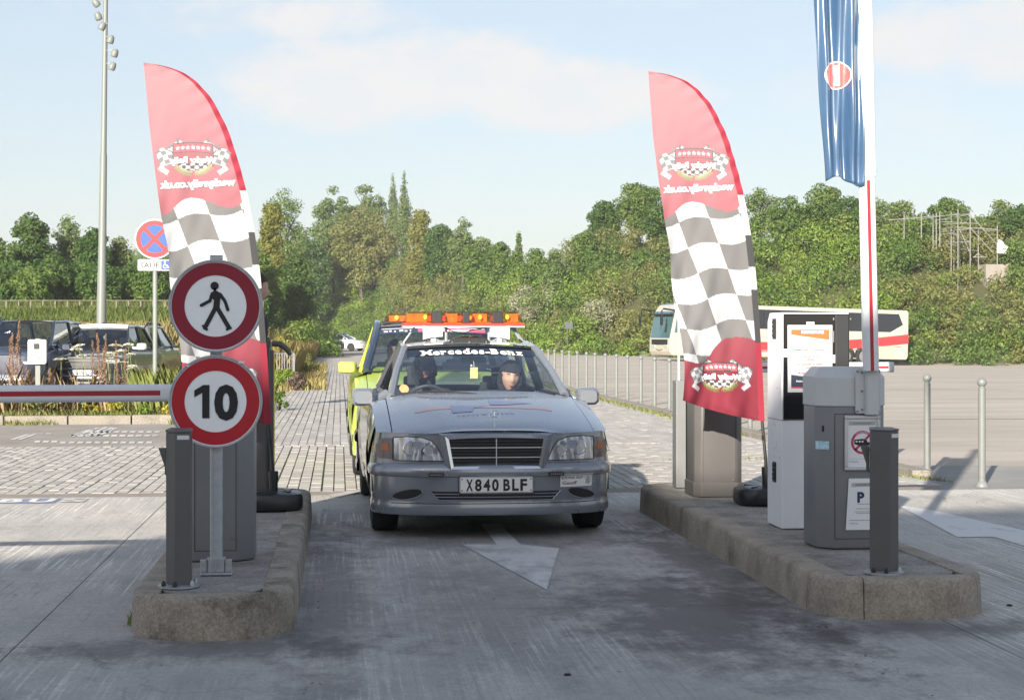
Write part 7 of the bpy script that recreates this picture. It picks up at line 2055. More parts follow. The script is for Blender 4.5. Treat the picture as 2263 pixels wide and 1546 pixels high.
m = MB(); m.grid(lambda u, v: ((-12 + 22 * u + 4 * v) * ks, .12 * math.sin(u * 6 + v * 3), (-14 - 2 * u + (30 - 14 * u) * v) * ks), 10, 10); tt = m.build('sheet', pm('white_tarp', (0.78, 0.78, 0.76), .5), tw, smooth=True)
so = tt.modifiers.new('thick', 'SOLIDIFY'); so.thickness = .004
# grey board in the scrub left of the coach
Dg = hill_at(1257, 0.5); Xg, Yg = dp(1257, Dg)
gb = thing('notice_board', 'small grey board among the bushes between the silver car and the coach', 'board', (Xg, Yg, float(terrain(Xg, Yg))))
kz = zat(719, Dg) - gb.location.z
m = MB(); m.box(0, 0, kz, .55, .04, .48, 0); m.build('board', pm('board_grey', (0.07, 0.075, 0.08), .6), gb, smooth=False)
m = MB(); m.tube([(-.1, .03, 0), (-.1, .03, kz)], .03, 6); m.build('post', M_post, gb)

# ================================================================== FENCE, LOW WALL, RAILING, VERGE KERB
Xf, Yf = dp(280, 84.0)
fe = thing('wire_fence', 'low post and rail fence along the top of the grassy bank', 'fence', (Xf, Yf, 0))
M_fp = pm('fence_wood', (0.17, 0.15, 0.115), .8, var=.2)
pts = []
for i, px in enumerate(range(-40, 600, 27)):
    X_, Y_ = dp(px, 84.0); zt = zat(663, 84.0); zg = float(terrain(X_, Y_))
    m = MB(); m.box(X_ - Xf, Y_ - Yf, (zg - .1 + zt) / 2, .06, .06, zt - zg + .1); m.build('post', M_fp, fe, smooth=False); pts.append((X_ - Xf, Y_ - Yf - .04, zt - .02))
for dz in (0, -.28):
    m = MB(); m.tube([(a, b, c + dz) for a, b, c in pts], .022 if dz == 0 else .012, 5); m.build('rail', M_fp, fe)
Xf, Yf = dp(300, 75.0)
lw = thing('low_wall', 'broken line of pale stones across the meadow below the grassy bank', 'wall', (Xf, Yf, 0))
rg = random.Random(4); sm = None
for i in range(60):
    px = 150 + i * 7.5 + rg.uniform(-2, 2); D_ = 75.5 + rg.uniform(-.3, .3); X_, Y_ = dp(px, D_)
    if sm is None:
        m = MB(); m.sphere((0, 0, 0), .2, 8, 5, (1, .7, .6)); sm = m.build('stone', pm('pale_stone', (0.40, 0.34, 0.28), .9, var=.15), lw); o = sm
    else: o = ob('stone', sm.data, lw)
    o.location = (X_ - Xf, Y_ - Yf, float(terrain(X_, Y_)) + .08); s_ = rg.uniform(.6, 1.15); o.scale = (s_, s_, s_ * .9); o.rotation_euler = (rg.uniform(-.3, .3), rg.uniform(-.3, .3), rg.uniform(0, 6))
Xr, Yr = dp(629, 47.5); kr = 47.5 / FPX
ra = thing('crowd_barrier', 'short metal railing with upright bars half hidden in weeds by the lane', 'railing', (Xr, Yr, -.04), rad(-12))
m = MB(); m.tube([(-.28, 0, 0), (-.28, 0, .92), (.26, 0, .92), (.26, 0, 0)], .022, 8); m.build('frame', M_galv, ra)
for i in range(7):
    m = MB(); m.tube([(-.21 + .07 * i, 0, .12), (-.21 + .07 * i, 0, .92)], .009, 6); m.build('bar', M_galv, ra)
vk = thing('verge_kerb', 'pale weathered kerb along the weedy verge', 'kerb', (0, 0, 0)); kind(vk, 'structure'); del vk['category']
M_vk = pm('verge_kerb_concrete', (0.25, 0.225, 0.19), .9, grain=.3, var=.25, scale=3, bump=.5, bscale=40, dirt=((0.16, .14, .11), 3, .5, .72, .7))
x = -15.0
while x < -1.4:
    m = MB(); L_ = .96; m.box(x + L_ / 2, 28.27 + .01 * math.sin(x * 3), .045 + .006 * math.sin(x * 5), L_, .22, .17); m.build('kerb_stone', M_vk, vk, smooth=False, bevel=.012); x += .98
m = MB()
for i in range(44): 
    m.box(5.78, 17.6 + i * 1.0, .0, .20, .985, .10)
pk = m.build('plaza_kerb', M_vk, None, smooth=False, bevel=.01); kind(pk, 'structure', 'flush kerb along the foot of the bollards')

# ================================================================== BUILDING BEHIND THE VIEWER (unseen, added to cast the foreground shade)
M_wall = pm('rendered_wall', (0.33, 0.32, 0.30), .85, var=.06)
bd = thing('shade_building', 'long unseen building added to shade the gate in front', 'building', (-10.0, -16.0, 0.0))
m = MB(); m.prismy([(-14, -.1), (9, -.1), (9, 11.6), (2.43, 11.45), (-0.35, 11.35), (-0.5, 12.0), (-3.0, 12.0), (-3.2, 11.5), (-3.42, 10.9), (-3.73, 10.47), (-5.4, 10.2), (-14, 9.5)], -8, 0); m.build('wall', M_wall, bd, smooth=False)  # roofline stepped to fit the wanted shade edge
for i in range(9):
    for j in range(2):
        m = MB(); m.box(-12.5 + 2.5 * i, .01, 2.2 + 3.4 * j, 1.3, .04, 1.6); w = m.build('window', M_dglass, bd, smooth=False)
        m = MB(); m.box(-12.5 + 2.5 * i, .03, 1.36 + 3.4 * j, 1.5, .12, .06); m.build('sill', M_vk, w, smooth=False)
# ================================================================== PLANTS
rng = np.random.default_rng(11)
def unit(v): return v / np.maximum(1e-9, np.linalg.norm(v, axis=-1, keepdims=True))
def leaf_quads(pos, nrm, size, aspect=0.55):
    """one pointed leaf (a kite) at every position"""
    N = len(pos)
    a = unit(np.cross(nrm, unit(rng.normal(size=(N, 3))))); b = np.cross(nrm, a)
    s = np.asarray(size)[:, None] if np.ndim(size) else size
    f = nrm * s * 0.18
    return np.stack([pos - a * s * .5, pos + b * s * aspect * .5 + a * s * .08 + f, pos + a * s * .55, pos - b * s * aspect * .5 + a * s * .08 + f], 1)
def cloud(cent, rad_, n, size, flat=.8, shell=.5, up=.35, jit=.5):
    cent = np.asarray(cent, float); rad_ = np.asarray(rad_, float)
    w = rad_ ** 2; k = rng.choice(len(cent), n, p=w / w.sum())
    d = unit(rng.normal(size=(n, 3)))
    r = rad_[k] * (shell + (1.08 - shell) * rng.random(n) ** .6)
    pos = cent[k] + d * r[:, None] * np.array([1, 1, flat])
    nr = unit(d * .7 + rng.normal(size=(n, 3)) * jit + np.array([0, 0, up]))
    sz = size * rng.uniform(.6, 1.35, n)
    return leaf_quads(pos, nr, sz)
LM = {
 'broad': leaf_mat('foliage_mid', (0.077, 0.149, 0.031), (0.153, 0.248, 0.052), (0.191, 0.257, 0.065)),
 'dark': leaf_mat('foliage_dark', (0.046, 0.109, 0.026), (0.107, 0.195, 0.043), (0.130, 0.198, 0.051)),
 'bright': leaf_mat('foliage_bright', (0.130, 0.240, 0.031), (0.238, 0.355, 0.056), (0.306, 0.355, 0.080)),
 'airy': leaf_mat('foliage_airy', (0.130, 0.206, 0.065), (0.200, 0.273, 0.087), (0.215, 0.273, 0.087)),
 'ivy': leaf_mat('foliage_ivy', (0.176, 0.198, 0.043), (0.283, 0.289, 0.072), (0.245, 0.248, 0.065)),
 'olive': leaf_mat('foliage_olive', (0.161, 0.198, 0.052), (0.253, 0.265, 0.080), (0.306, 0.289, 0.109)),
 'flower': leaf_mat('foliage_blossom', (0.306, 0.314, 0.174), (0.500, 0.496, 0.377), (0.276, 0.314, 0.116)),
}
M_bark = pm('bark', (0.085, 0.072, 0.055), .9, var=.3, scale=6)
def tree(px, top, hw, D, typ, label, group, dens=1.0, cb=.12, z=None):
    X, Y = dp(px, D); z0 = float(terrain(X, Y)) if z is None else z
    zt = zat(top, D); H = max(2.5, zt - z0); R = hw / FPX * D
    name = {'poplar': 'poplar_tree', 'conifer': 'conifer_tree', 'ivy': 'ivy_clad_tree', 'bush': 'bush'}.get(typ, 'tree')
    t = thing(name, label, 'bush' if typ == 'bush' else 'tree', (X, Y, z0), 0, group)
    m = MB(); lean = rng.uniform(-.04, .04, 2) * H
    m.tube([(0, 0, -.2), (lean[0] * .4, lean[1] * .4, H * .35), (lean[0], lean[1], H * .8)], [max(.08, .022 * H), max(.06, .016 * H), .03], 7)
    nb = 11 if typ == 'airy' else (6 if typ in ('broad', 'dark') else 3)
    for k in range(nb):
        a = rng.uniform(0, 2 * PI); h0 = H * rng.uniform(.2, .65); h1 = h0 + H * rng.uniform(.15, .3); r = R * rng.uniform(.4, .75)
        m.tube([(lean[0] * .5, lean[1] * .5, h0), (r * .5 * math.cos(a), r * .5 * math.sin(a), h0 + (h1 - h0) * .6), (r * math.cos(a), r * math.sin(a), min(h1, H * .93))], [.010 * H * .7, .005 * H, .015], 5)
    m.build('trunk', M_bark, t)
    Rd = min(R, 3.2)
    if typ in ('poplar', 'conifer'):
        n = 34; zc = np.linspace(.05, .97, n) * H
        pr = np.sin(np.clip((zc / H) * 1.05, 0, 1) ** .75 * PI) * .85 + .15 if typ == 'poplar' else 1.05 - zc / H
        cr = np.maximum(.22, pr * R * .9)
        cent = np.stack([rng.normal(0, .25, n) * R * pr, rng.normal(0, .25, n) * R * pr, zc], -1)
        q = cloud(cent, cr, int(5200 * dens), .24, 1.6, .2); mat = LM['broad' if typ == 'conifer' else 'airy']
    else:
        nc = {'airy': 46, 'ivy': 44, 'bush': 26}.get(typ, 52)
        nc = int(nc * min(2.6, max(1.0, (H * (1 - cb) / 2) / R)))
        u = unit(rng.normal(size=(nc, 3))); rr = rng.uniform(.10, .80, nc) ** .6
        cz0 = H * cb; ch = (H - cz0) / 2
        cent = np.stack([u[:, 0] * rr * R, u[:, 1] * rr * Rd, cz0 + ch + u[:, 2] * rr * ch], -1)
        if typ == 'ivy':
            tz = rng.uniform(.05, .95, nc); wv = np.where(tz > .6, .75, 1.0) * np.minimum(1, (1 - tz) * 3.2 + .35)
            cent = np.stack([rng.uniform(-.55, .55, nc) * R * wv, rng.uniform(-.5, .5, nc) * Rd * wv, tz * H], -1)
        cr = rng.uniform(.20, .40, len(cent)) * min(R, ch) * (1.05 if typ != 'airy' else .85)
        cr = np.maximum(cr, .45)
        top_c = np.array([[0, 0, H - cr.mean() * .9]]); cent = np.concatenate([cent, top_c]); cr = np.append(cr, cr.mean())
        area = (cr ** 2).sum()
        ls = max(1.0, D / 135.0)
        n = int(min(13500, max(3500, area * {'airy': 260, 'ivy': 600, 'bush': 600}.get(typ, 500))) * dens)
        q = cloud(cent, cr, n, {'airy': .19, 'ivy': .18, 'bush': .16}.get(typ, .20) * ls, .75, {'airy': .15}.get(typ, .5))
        mat = LM[{'airy': 'airy', 'ivy': 'ivy', 'bush': 'bright', 'dark': 'dark'}.get(typ, 'broad')]
    ob('crown', np_mesh('crown', q, 4, mat), t)
    return t
GL = 'trees along the grassy bank'; GM = 'trees standing over the left half of the slope'; GR = 'trees on the crest of the right bank'
for px, top, hw, D, typ, lb in (
    (65, 467, 58, 104, 'dark', 'broad dark tree left of the light mast, tallest by the frame edge'),
    (-5, 522, 48, 101, 'broad', 'tree cut off by the left frame edge behind the fence'),
    (150, 470, 40, 107, 'airy', 'loose thin crowned tree just left of the light mast'),
    (205, 498, 34, 106, 'dark', 'narrow dark tree directly behind the light mast'),
    (262, 520, 26, 108, 'airy', 'sparse tree with bare twigs just right of the light mast'),
    (115, 560, 50, 97, 'dark', 'dark bushy tree low in the gap between the tall dark tree and the mast'), (30, 575, 52, 97, 'dark', 'dark bushy tree at the frame edge above the dark blue people carrier'), (180, 572, 52, 98, 'dark', 'dark bushy tree low behind the mast, left of its pole'), (245, 590, 45, 97, 'broad', 'green bushy tree low just right of the mast pole'), (300, 575, 46, 99, 'dark', 'dark bushy tree left of the no stopping sign'), (352, 560, 44, 101, 'broad', 'green tree directly behind the no stopping sign'), (330, 610, 44, 95, 'broad', 'low green bush tree under the SAUF plate'), (75, 605, 50, 95, 'broad', 'low green bush tree below the tallest dark tree at the left'), (215, 615, 46, 94, 'dark', 'low dark bush tree touching the fence behind the mast'),
    (405, 540, 46, 102, 'dark', None), (460, 520, 50, 104, 'broad', None), (520, 500, 46, 106, 'dark', None), (420, 600, 46, 96, 'dark', None), (500, 590, 46, 97, 'broad', None), (552, 600, 40, 98, 'dark', None)):
    tree(px, top, hw, D, typ, lb or 'tree hidden for the most part by the left flag and round signs', GL, cb=.04)
for px, top, hw, D, typ, lb in (
    (600, 446, 36, 120, 'ivy', 'tall ivy clad trunk, yellow green column right of the left flag'),
    (628, 412, 66, 140, 'airy', 'feathery pale tree behind the ivy clad column'),
    (690, 500, 44, 132, 'dark', 'dark tree in the hollow right of the ivy clad column'),
    (655, 560, 44, 118, 'dark', 'deep shadowed bush tree at the foot of the ivy clad column'),
    (735, 408, 56, 150, 'airy', 'round topped airy tree showing sky and pale stems'),
    (812, 405, 55, 168, 'airy', 'thin spreading tree just left of the two poplars'),
    (800, 452, 72, 152, 'olive', 'wide olive toned tree below the two poplars'),
    (868, 382, 17, 176, 'poplar', 'left one of the two slim poplars on the skyline'),
    (893, 377, 17, 178, 'poplar', 'right and taller one of the two slim poplars'),
    (926, 460, 40, 150, 'ivy', 'round yellow green ivy dome right of the poplars'),
    (972, 492, 38, 154, 'dark', 'dark tree beside the yellow green ivy dome'),
    (1022, 478, 36, 160, 'airy', 'wispy tree leaning right beyond the ivy dome'),
    (1062, 522, 44, 158, 'broad', 'bushy tree sloping down toward the sky gap'),
    (1105, 535, 36, 160, 'broad', 'low bushy tree left of the small pointed conifer'),
    (1146, 515, 24, 162, 'conifer', 'small pointed conifer near the sky gap'),
    (1190, 548, 36, 158, 'broad', 'low bush at the bottom of the sky gap'),
    (1226, 545, 26, 150, 'airy', 'feathery sapling at the right end of the sky gap'),
    (580, 560, 40, 112, 'broad', 'bushy tree showing between the left flag and ivy column')):
    if px >= 690: D = hill_at(px, (D - 150) * .5 + 12)
    if typ == 'olive':
        LM['_b'] = LM['broad']; LM['broad'] = LM['olive']; tree(px, top, hw, D, 'broad', lb, GM); LM['broad'] = LM['_b']
    else: tree(px, top, hw, D, typ, lb, GM, cb=.10 if typ != 'ivy' else 0)
for px, top, hw, n, typ, lb in (
    (1335, 442, 40, 24, 'dark', 'dark stepped tree left of the right flag on the skyline'),
    (1412, 402, 58, 25, 'broad', 'tall dense tree touching the top part of the right flag'),
    (1300, 505, 42, 20, 'broad', 'low tree where the right bank begins to climb'),
    (1470, 440, 50, 22, 'dark', 'tree behind the right flag with only edges showing'),
    (1570, 420, 60, 24, 'broad', 'tree hidden for the most part by the right flag'),
    (1682, 412, 46, 24, 'airy', 'feathery tree just right of the right flag'),
    (1745, 432, 48, 21, 'broad', 'leafy tree between the right flag and the raised barrier arm'),
    (1812, 402, 58, 24, 'broad', 'tallest leafy tree just left of the raised barrier arm'),
    (1872, 430, 44, 22, 'dark', 'darker tree close behind the raised barrier arm'),
    (1935, 432, 40, 24, 'airy', 'thin twiggy tree just right of the raised barrier arm'),
    (1990, 440, 46, 24, 'airy', 'thin crowned tree between barrier arm and scaffold'),
    (2040, 468, 44, 21, 'broad', 'low tree directly left of the scaffold'),
    (2096, 434, 52, 26, 'broad', 'round domed tree right behind the scaffold'),
    (2165, 470, 46, 24, 'airy', 'sparse tree right of the scaffold top'),
    (2205, 440, 42, 25, 'airy', 'thin tree above the torn white tarpaulin'),
    (2258, 452, 46, 22, 'dark', 'tree cut off by the right frame edge'),
    (2330, 440, 60, 22, 'dark', None)):
    D = hill_at(px, n)
    tree(px, top, hw, D, typ, lb or 'tree just beyond the right frame edge on the bank', GR, cb=.02)
# pale blossoming shrubs low on the right bank
for px, top, hw, n, lb in ((1165, 628, 46, 9, 'pale pinkish flowering shrub nearest the silver car roof'), (1330, 655, 48, 7, 'pale flowering shrub left of the coach front'), (1230, 590, 30, 13, 'small pale flowering shrub higher on the slope')):
    D = hill_at(px, n); LM['_b'] = LM['bright']; LM['bright'] = LM['flower']; tree(px, top, hw, D, 'bush', lb, 'pale flowering shrubs', cb=0.0, dens=.8); LM['bright'] = LM['_b']
# scrub on the bank: one mass nobody could count, in three tones
def scrub(name, mat, sel, label, n_per, size, seed):
    r2 = np.random.default_rng(seed); Q = []
    for (u, n, R) in sel:
        D0 = np.interp(u, [-60, -15, 3.65, 26.4, 60, 120], [250, 196, 122, 105, 95, 80]); X, Y = c2w(u, D0 + n)
        z = float(terrain(X, Y)); k = 7
        c = np.stack([X + r2.normal(0, .45, k) * R, Y + r2.normal(0, .45, k) * R, z + r2.uniform(.15, .95, k) * R], -1)
        Q.append(cloud(c, r2.uniform(.3, .55, k) * R, int(n_per * R * R), size, .85, .45))
    me = np_mesh(name, np.concatenate(Q), 4, mat); o = ob(name, me); kind(o, 'stuff', label)
pts = []
r3 = np.random.default_rng(21)
for u in np.concatenate([np.arange(-62, -36, 2.6), np.arange(-36, 46, 1.75)]):
    for n in np.arange(-.5, 26, 1.9):
        pts.append((u + r3.uniform(-.8, .8), n + r3.uniform(-.9, .9), r3.uniform(1.15, 2.15) * (.6 if n < 2 else 1)))
for _ in range(60):                                   # thicket at the foot of the ivy clad column
    D_ = r3.uniform(108, 128); u_ = (r3.uniform(565, 705) - 1131.5) / FPX * D_
    pts.append((u_, D_ - np.interp(u_, [-60, -15, 3.65, 26.4, 60, 120], [250, 196, 122, 105, 95, 80]), r3.uniform(1.0, 2.0)))
pts = np.array(pts)
tone = np.sin(pts[:, 0] * .31 + 1.3) + np.sin(pts[:, 1] * .45 + pts[:, 0] * .2) + r3.normal(0, .7, len(pts))
# keep the scaffold and stump clear
u_s, D_s = (2140 - 1131.5) / FPX * Ds, Ds
clear = (np.abs(pts[:, 0] - u_s) < 3.0) & (np.abs(pts[:, 1] - 13.5) < 3.0)
pts[clear, 2] *= .7
scrub('undergrowth', LM['bright'], pts[tone > .55], 'bright green brambles covering the bank', 245, .20, 1)
scrub('undergrowth', LM['broad'], pts[(tone <= .55) & (tone > -.6)], 'mid green scrub covering the bank', 245, .20, 2)
scrub('undergrowth', LM['olive'], pts[tone <= -.6], 'dry olive scrub covering the bank', 245, .195, 3)

# ---------------------------------------------------------- grasses and weeds
def blades(x, y, z, h, w, bend=.35):
    N = len(x); a = rng.uniform(0, 2 * PI, N); d = np.stack([np.cos(a), np.sin(a), 0 * a], -1); s = np.stack([-np.sin(a), np.cos(a), 0 * a], -1)
    b0 = np.stack([x, y, z], -1); up = np.array([0, 0, 1.0]); h = h[:, None]; w = np.asarray(w)[:, None] if np.ndim(w) else w
    mid = b0 + up * h * .55 + d * h * bend * .3; tip = b0 + up * h + d * h * bend
    return np.stack([b0 - s * w, b0 + s * w, mid + s * w * .7, tip, mid - s * w * .7], 1)
def grass(name, n, area, hmin, hmax, w, mat, label, mask=None):
    X, Y = area(n)
    z = terrain(X, Y); h = rng.uniform(hmin, hmax, n) * rng.uniform(.6, 1, n)
    o = ob(name, np_mesh(name, blades(X, Y, z, h, w), 5, mat)); kind(o, 'stuff', label)
def fan(pa_, pb_, Da, Db):
    def f(n):
        D = np.sqrt(rng.uniform(Da ** 2, Db ** 2, n)); px = rng.uniform(pa_, pb_, n); return dp(px, D)
    return f
M_gg = leaf_mat('grass_green', (0.10, 0.16, 0.03), (0.19, 0.26, 0.055), (0.22, 0.25, 0.07), trans=.3)
M_gy = leaf_mat('grass_straw', (0.26, 0.24, 0.08), (0.44, 0.36, 0.16), (0.36, 0.27, 0.08), trans=.3)
M_gv = leaf_mat('verge_grass', (0.19, 0.26, 0.06), (0.42, 0.38, 0.15), (0.23, 0.29, 0.07), trans=.3)
M_gb_ = leaf_mat('dry_stalks', (0.34, 0.24, 0.13), (0.55, 0.42, 0.25), (0.4, 0.28, 0.15), trans=.2)
M_yel = leaf_mat('yellow_weeds', (0.32, 0.29, 0.03), (0.52, 0.42, 0.06), (0.22, 0.24, 0.05), trans=.3)
grass('bank_grass', 40000, fan(-60, 640, 76.5, 91), .25, .60, .016, M_gg, 'long green grass on the bank below the fence')
grass('meadow_grass', 42000, fan(-60, 720, 44, 77), .10, .34, .016, M_gy, 'dry straw coloured meadow grass')
def verge(n):
    X = rng.uniform(-13, -1.35, n); Y = rng.uniform(28.45, 36.5, n); return X, Y
grass('verge_grass', 62000, verge, .05, .27, .0028, M_gv, 'rough grass on the verge behind the lowered barrier arm')
def verge2(n):
    c = np.array([(-11.0, 31.0), (-9.9, 30.5), (-7.0, 31.5), (-6.5, 30.6), (-5.6, 31.0), (-9.0, 32.5), (-4.9, 31.2)]); k = rng.integers(0, len(c), n); return c[k, 0] + rng.normal(0, .6, n), np.maximum(28.6, c[k, 1] + rng.normal(0, .7, n))
grass('dry_weeds', 1500, verge2, .35, 1.0, .0020, M_gb_, 'tall brown dead stalks on the verge')
def verge3(n):
    X = rng.uniform(-3.3, -2.1, n); Y = 29.6 + rng.uniform(0, 3.4, n); return X, Y
grass('tall_grass', 9000, verge3, .45, .95, .003, M_gv, 'tall soft grass clump left of the round signs')
def lane_edge(n):
    Y = rng.uniform(50, 120, n); X = -1.35 - np.abs(rng.normal(0, 2.0, n)) ; return X, Y
grass('tall_grass', 20000, lane_edge, .4, 1.25, .009, M_gy, 'straw coloured tall grass beside the lane')
def crack(n):
    Y = rng.uniform(24, 60, n); X = 5.55 + rng.normal(0, .08, n); return X, Y
grass('crack_weeds', 5000, crack, .04, .13, .006, M_gv, 'thin line of weeds along the edge of the paving')
def crack2(n):
    t_ = rng.random(n); k = (rng.random(n) < .8); X = np.where(k, 4.95 + t_ * .85, 3.6 + t_ * 1.4) + rng.normal(0, .04, n); Y = np.where(k, 18.2 - (X - 4.95) * 2.0, 19.5) + rng.normal(0, .06, n); return X, Y
grass('crack_weeds', 1200, crack2, .03, .09, .005, M_gv, 'patch of weeds at the foot of the nearest bollards')
def kerbfoot(n):
    X = rng.uniform(-13, -1.3, n); k = np.sin(X * 2.3) + np.sin(X * 5.1 + 1); Y = 28.1 - np.abs(rng.normal(0, .10, n)); return X, np.where(k > .2, Y, 28.5)
grass('kerb_weeds', 5000, kerbfoot, .04, .16, .006, M_gv, 'weeds along the foot of the verge kerb')
for (nm, mt_, lb_, k_) in (('leafy_weeds', LM['bright'], 'leafy green weeds in the verge', 26), ('leafy_weeds', M_yel, 'yellowing weeds in the verge', 18), ('leafy_weeds', LM['olive'], 'dull green weeds in the verge', 20)):
    Qv = []
    for _ in range(k_):
        X_ = rng.uniform(-12.5, -1.8); Y_ = rng.uniform(28.7, 32.5); R_ = rng.uniform(.12, .27)
        c = np.stack([X_ + rng.normal(0, .4, 5) * R_, Y_ + rng.normal(0, .4, 5) * R_, -.04 + rng.uniform(.2, 1.7, 5) * R_], -1)
        Qv.append(cloud(c, rng.uniform(.3, .5, 5) * R_, 260, .06, .95, .2))
    kind(ob(nm, np_mesh(nm, np.concatenate(Qv), 4, mt_)), 'stuff', lb_)
# yellow flowering weeds by the lane: mounds
Q = []; Q2 = []
for _ in range(60):
    Y_ = rng.uniform(52, 105); X_ = -1.7 - abs(rng.normal(0, 1.6)); R_ = rng.uniform(.35, .8); z_ = float(terrain(X_, Y_))
    c = np.stack([X_ + rng.normal(0, .4, 6) * R_, Y_ + rng.normal(0, .4, 6) * R_, z_ + rng.uniform(.2, 1.2, 6) * R_], -1)
    (Q if rng.random() < .6 else Q2).append(cloud(c, rng.uniform(.3, .5, 6) * R_, 320, .11, .9, .3))
kind(ob('flowering_weeds', np_mesh('flowering_weeds', np.concatenate(Q), 4, M_yel)), 'stuff', 'yellow flowering weeds spilling onto the lane edge')
kind(ob('leafy_weeds', np_mesh('leafy_weeds', np.concatenate(Q2), 4, LM['bright'])), 'stuff', 'leafy green weeds at the lane edge')
def small_bush(px, D, hw, h, mat, label, n=1500, size=.07):
    X, Y = dp(px, D); z = float(terrain(X, Y)); t = thing('weed_bush', label, 'bush', (X, Y, z), 0, 'weed bushes by the lane')
    R_ = hw / FPX * D; c = np.stack([rng.normal(0, .5, 9) * R_, rng.normal(0, .4, 9) * R_, rng.uniform(.15, .85, 9) * h], -1)
    ob('foliage', np_mesh('foliage', cloud(c, rng.uniform(.25, .45, 9) * min(R_, h) * 1.1, n, size, .9, .2), 4, mat), t)
    m = MB()
    for k in range(5): m.tube([(0, 0, 0), tuple(c[k])], .008, 4)
    m.build('stem', M_bark, t)
small_bush(626, 45.0, 20, .62, LM['bright'], 'leafy bush growing through the metal railing')
small_bush(655, 44.0, 20, .48, pm('dead_foliage', (0.10, 0.07, 0.055), .9, var=.3), 'dark dead weed bush beside the metal railing')
small_bush(614, 32.5, 16, .42, LM['broad'], 'small green weed bush beside the yellow edged ticket machine', 900, .05)
small_bush(680, 62.0, 26, .75, LM['olive'], 'olive weed bush at the lane edge before the far cars')
# wild carrot: white umbels on thin stems; tall seed stalks
M_um = pm('umbel_white', (0.66, 0.63, 0.52), .8, var=.1, scale=40); M_stem = pm('weed_stem', (0.20, 0.22, 0.08), .7); M_seed = pm('seed_stalk', (0.24, 0.14, 0.08), .9, var=.25, scale=30)
proto = None
W_ = [(214, 760), (169, 772), (238, 781), (190, 786), (225, 781), (254, 792), (294, 783), (274, 801), (294, 807), (141, 794), (285, 762), (246, 794), (312, 812), (201, 830), (167, 836), (231, 844), (196, 852), (252, 764), (266, 775)]
for i, (px, py) in enumerate(W_):
    D = 30.2 + 2.3 * ((i * 37) % 10) / 10; X, Y = dp(px, D); H = zat(py, D) + .04
    if proto is None:
        proto = thing('wild_carrot', 'x', 'flower', (X, Y, -.04), 0, 'white umbels among the verge weeds'); cur = proto
        m = MB(); m.tube([(0, 0, 0), (.02, 0, .5), (0, 0, .97)], [.005, .004, .0035], 5)
        for k in range(8): m.tube([(0, 0, .95), (.055 * math.cos(k * .785), .055 * math.sin(k * .785), 1.0)], .0015, 4)
        m.build('stem', M_stem, proto)
        q = rng.normal(size=(130, 3)); r_ = .075 * np.sqrt(rng.random(130)); a_ = rng.uniform(0, 2 * PI, 130)
        pos = np.stack([r_ * np.cos(a_), r_ * np.sin(a_), 1.0 + .018 * np.cos(r_ / .075 * 1.5) + rng.normal(0, .006, 130)], -1)
        ob('flower_head', np_mesh('flower_head', leaf_quads(pos, unit(np.array([0, 0, 1]) + rng.normal(size=(130, 3)) * .5), .022, .9), 4, M_um), proto)
    else: cur = dup(proto, (X, Y, -.04))
    cur.scale = (1.5 + .3 * math.sin(i * 3), 1.5 + .3 * math.sin(i * 3), H); cur.rotation_euler = (.06 * math.sin(i * 7), .07 * math.sin(i * 5) - .25 * (i % 4 == 0), i)
    cur['label'] = 'white topped wild carrot in front of the black crossover' if px < 300 else 'white topped wild carrot near the foot of the no stopping sign'
proto = None
for i, (px, py) in enumerate([(26, 706), (30, 735), (18, 745), (229, 738), (226, 735), (203, 752), (262, 752), (240, 770), (276, 770), (54, 770), (66, 810), (110, 812)]):
    D = 29.6 + 1.8 * ((i * 23) % 10) / 10; X, Y = dp(px, D); H = zat(py, D) + .04
    if proto is None:
        proto = thing('seed_stalk', 'x', 'weed', (X, Y, -.04), 0, 'brown seed stalks in the verge'); cur = proto
        m = MB(); m.tube([(0, 0, 0), (.01, 0, .5), (-.005, 0, 1)], [.006, .005, .002], 5)
        for k in range(9): zz = .45 + .05 * k; m.tube([(0, 0, zz - .04), (.03 * math.cos(k * 2.4), .03 * math.sin(k * 2.4), zz + .02)], .002, 4)
        m.build('stem', M_seed, proto)
        n_ = 260; zz = rng.uniform(.45, 1.0, n_); r_ = .045 * (1.15 - zz) / .7 * rng.random(n_) * 1.4; a_ = rng.uniform(0, 2 * PI, n_)
        ob('seed_head', np_mesh('seed_head', leaf_quads(np.stack([r_ * np.cos(a_), r_ * np.sin(a_), zz], -1), unit(rng.normal(size=(n_, 3))), .020, .8), 4, M_seed), proto)
    else: cur = dup(proto, (X, Y, -.04))
    cur.scale = (1.1, 1.1, H); cur.rotation_euler = (0, .09 * math.sin(i * 5 + 1), i)
    cur['label'] = ('brown seed stalk in front of the dark blue people carrier' if px < 130 else 'brown seed stalk in front of the black crossover')


# faint bay lines on the square
for pa_, pb_, D_ in ((1300, 1700, 74.0), (1150, 1420, 58.0), (1960, 2300, 46.0), (2050, 2330, 30.0)):
    m = MB(); vs = []
    for i in range(25):
        for dd in (0, .14):
            X_, Y_ = dp(pa_ + (pb_ - pa_) * i / 24, D_ + dd); vs.append((X_, Y_, float(terrain(X_, Y_)) + .012))
    m.add(vs, [(2 * i, 2 * i + 2, 2 * i + 3, 2 * i + 1) for i in range(24)])
    o = m.build('bay_line', paint_mat('faded_line_paint', (0.50, 0.48, 0.45), (0.36, 0.33, 0.28), .4, .6, 1.5) if 'flp' not in MATS else MATS['flp'], None, smooth=False, recalc=False); MATS['flp'] = o.data.materials[0]; kind(o, 'structure', 'faded bay line on the sunny square')

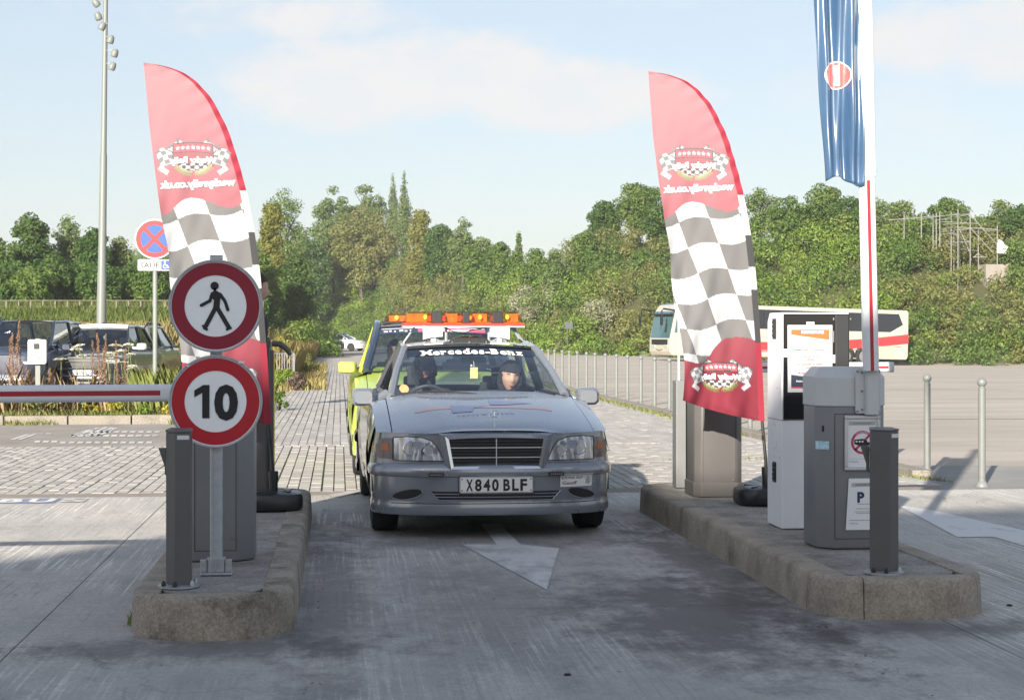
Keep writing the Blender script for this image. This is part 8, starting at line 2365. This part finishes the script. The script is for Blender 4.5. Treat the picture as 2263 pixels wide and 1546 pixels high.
# flecks of dead leaf, grit and moss on the concrete
n_ = 240
X_ = rng.uniform(-4, 6, n_); Y_ = rng.uniform(6.6, 15.4, n_); k_ = rng.random(n_)
X_ = np.where(k_ < .35, -0.17 + np.abs(rng.normal(0, .05, n_)), np.where(k_ < .65, 2.33 - np.abs(rng.normal(0, .06, n_)), X_))
on = ((X_ > -1.0) & (X_ < -.2) & (Y_ > 8.1)) | ((X_ > 2.36) & (X_ < 3.28) & (Y_ > 8.3))
X_, Y_ = X_[~on], Y_[~on]
pos = np.stack([X_, Y_, np.full(len(X_), .006)], -1)
kind(ob('leaf_litter', np_mesh('leaf_litter', leaf_quads(pos, unit(np.array([0, 0, 1.0]) + rng.normal(size=pos.shape) * .25), rng.uniform(.008, .022, len(pos)), .6), 4, leaf_mat('litter_flecks', (0.10, 0.08, 0.05), (0.42, 0.37, 0.28), (0.22, .17, .1)))), 'stuff', 'flecks of dead leaf and grit on the concrete')
def islandfoot(n):
    k = rng.random(n) < .5; Y = np.where(k, rng.uniform(8.6, 13.9, n), rng.uniform(8.9, 14.0, n)); X = np.where(k, -1.0 - np.abs(rng.normal(0, .012, n)), 3.285 + np.abs(rng.normal(0, .015, n)))
    g = np.sin(Y * 3.1) + np.sin(Y * 7.3 + 1) > .6; return np.where(g, X, -1.0), np.where(g, Y, 13.95)
X_, Y_ = islandfoot(900); h_ = rng.uniform(.015, .06, 900)
kind(ob('moss_weeds', np_mesh('moss_weeds', blades(X_, Y_, np.zeros(900), h_, .004), 5, M_gv)), 'stuff', 'tiny weeds rooted along the island kerbs')

# ================================================================== SUMMER HAZE
m, t, b = node_mat('summer_haze')
t.nodes.remove(b)
pv = t.nodes.new('ShaderNodeVolumePrincipled'); pv.inputs['Density'].default_value = 0.00035
pv.inputs['Color'].default_value = (0.94, 0.96, 1.0, 1); pv.inputs['Anisotropy'].default_value = 0.0
t.links.new(pv.outputs[0], t.nodes['Material Output'].inputs['Volume'])
hb = MB(); hb.box(0, 0, 11.5, 3300, 3300, 27.0)
hz = hb.build('haze', m, None, smooth=False); kind(hz, 'stuff', 'thin summer haze')
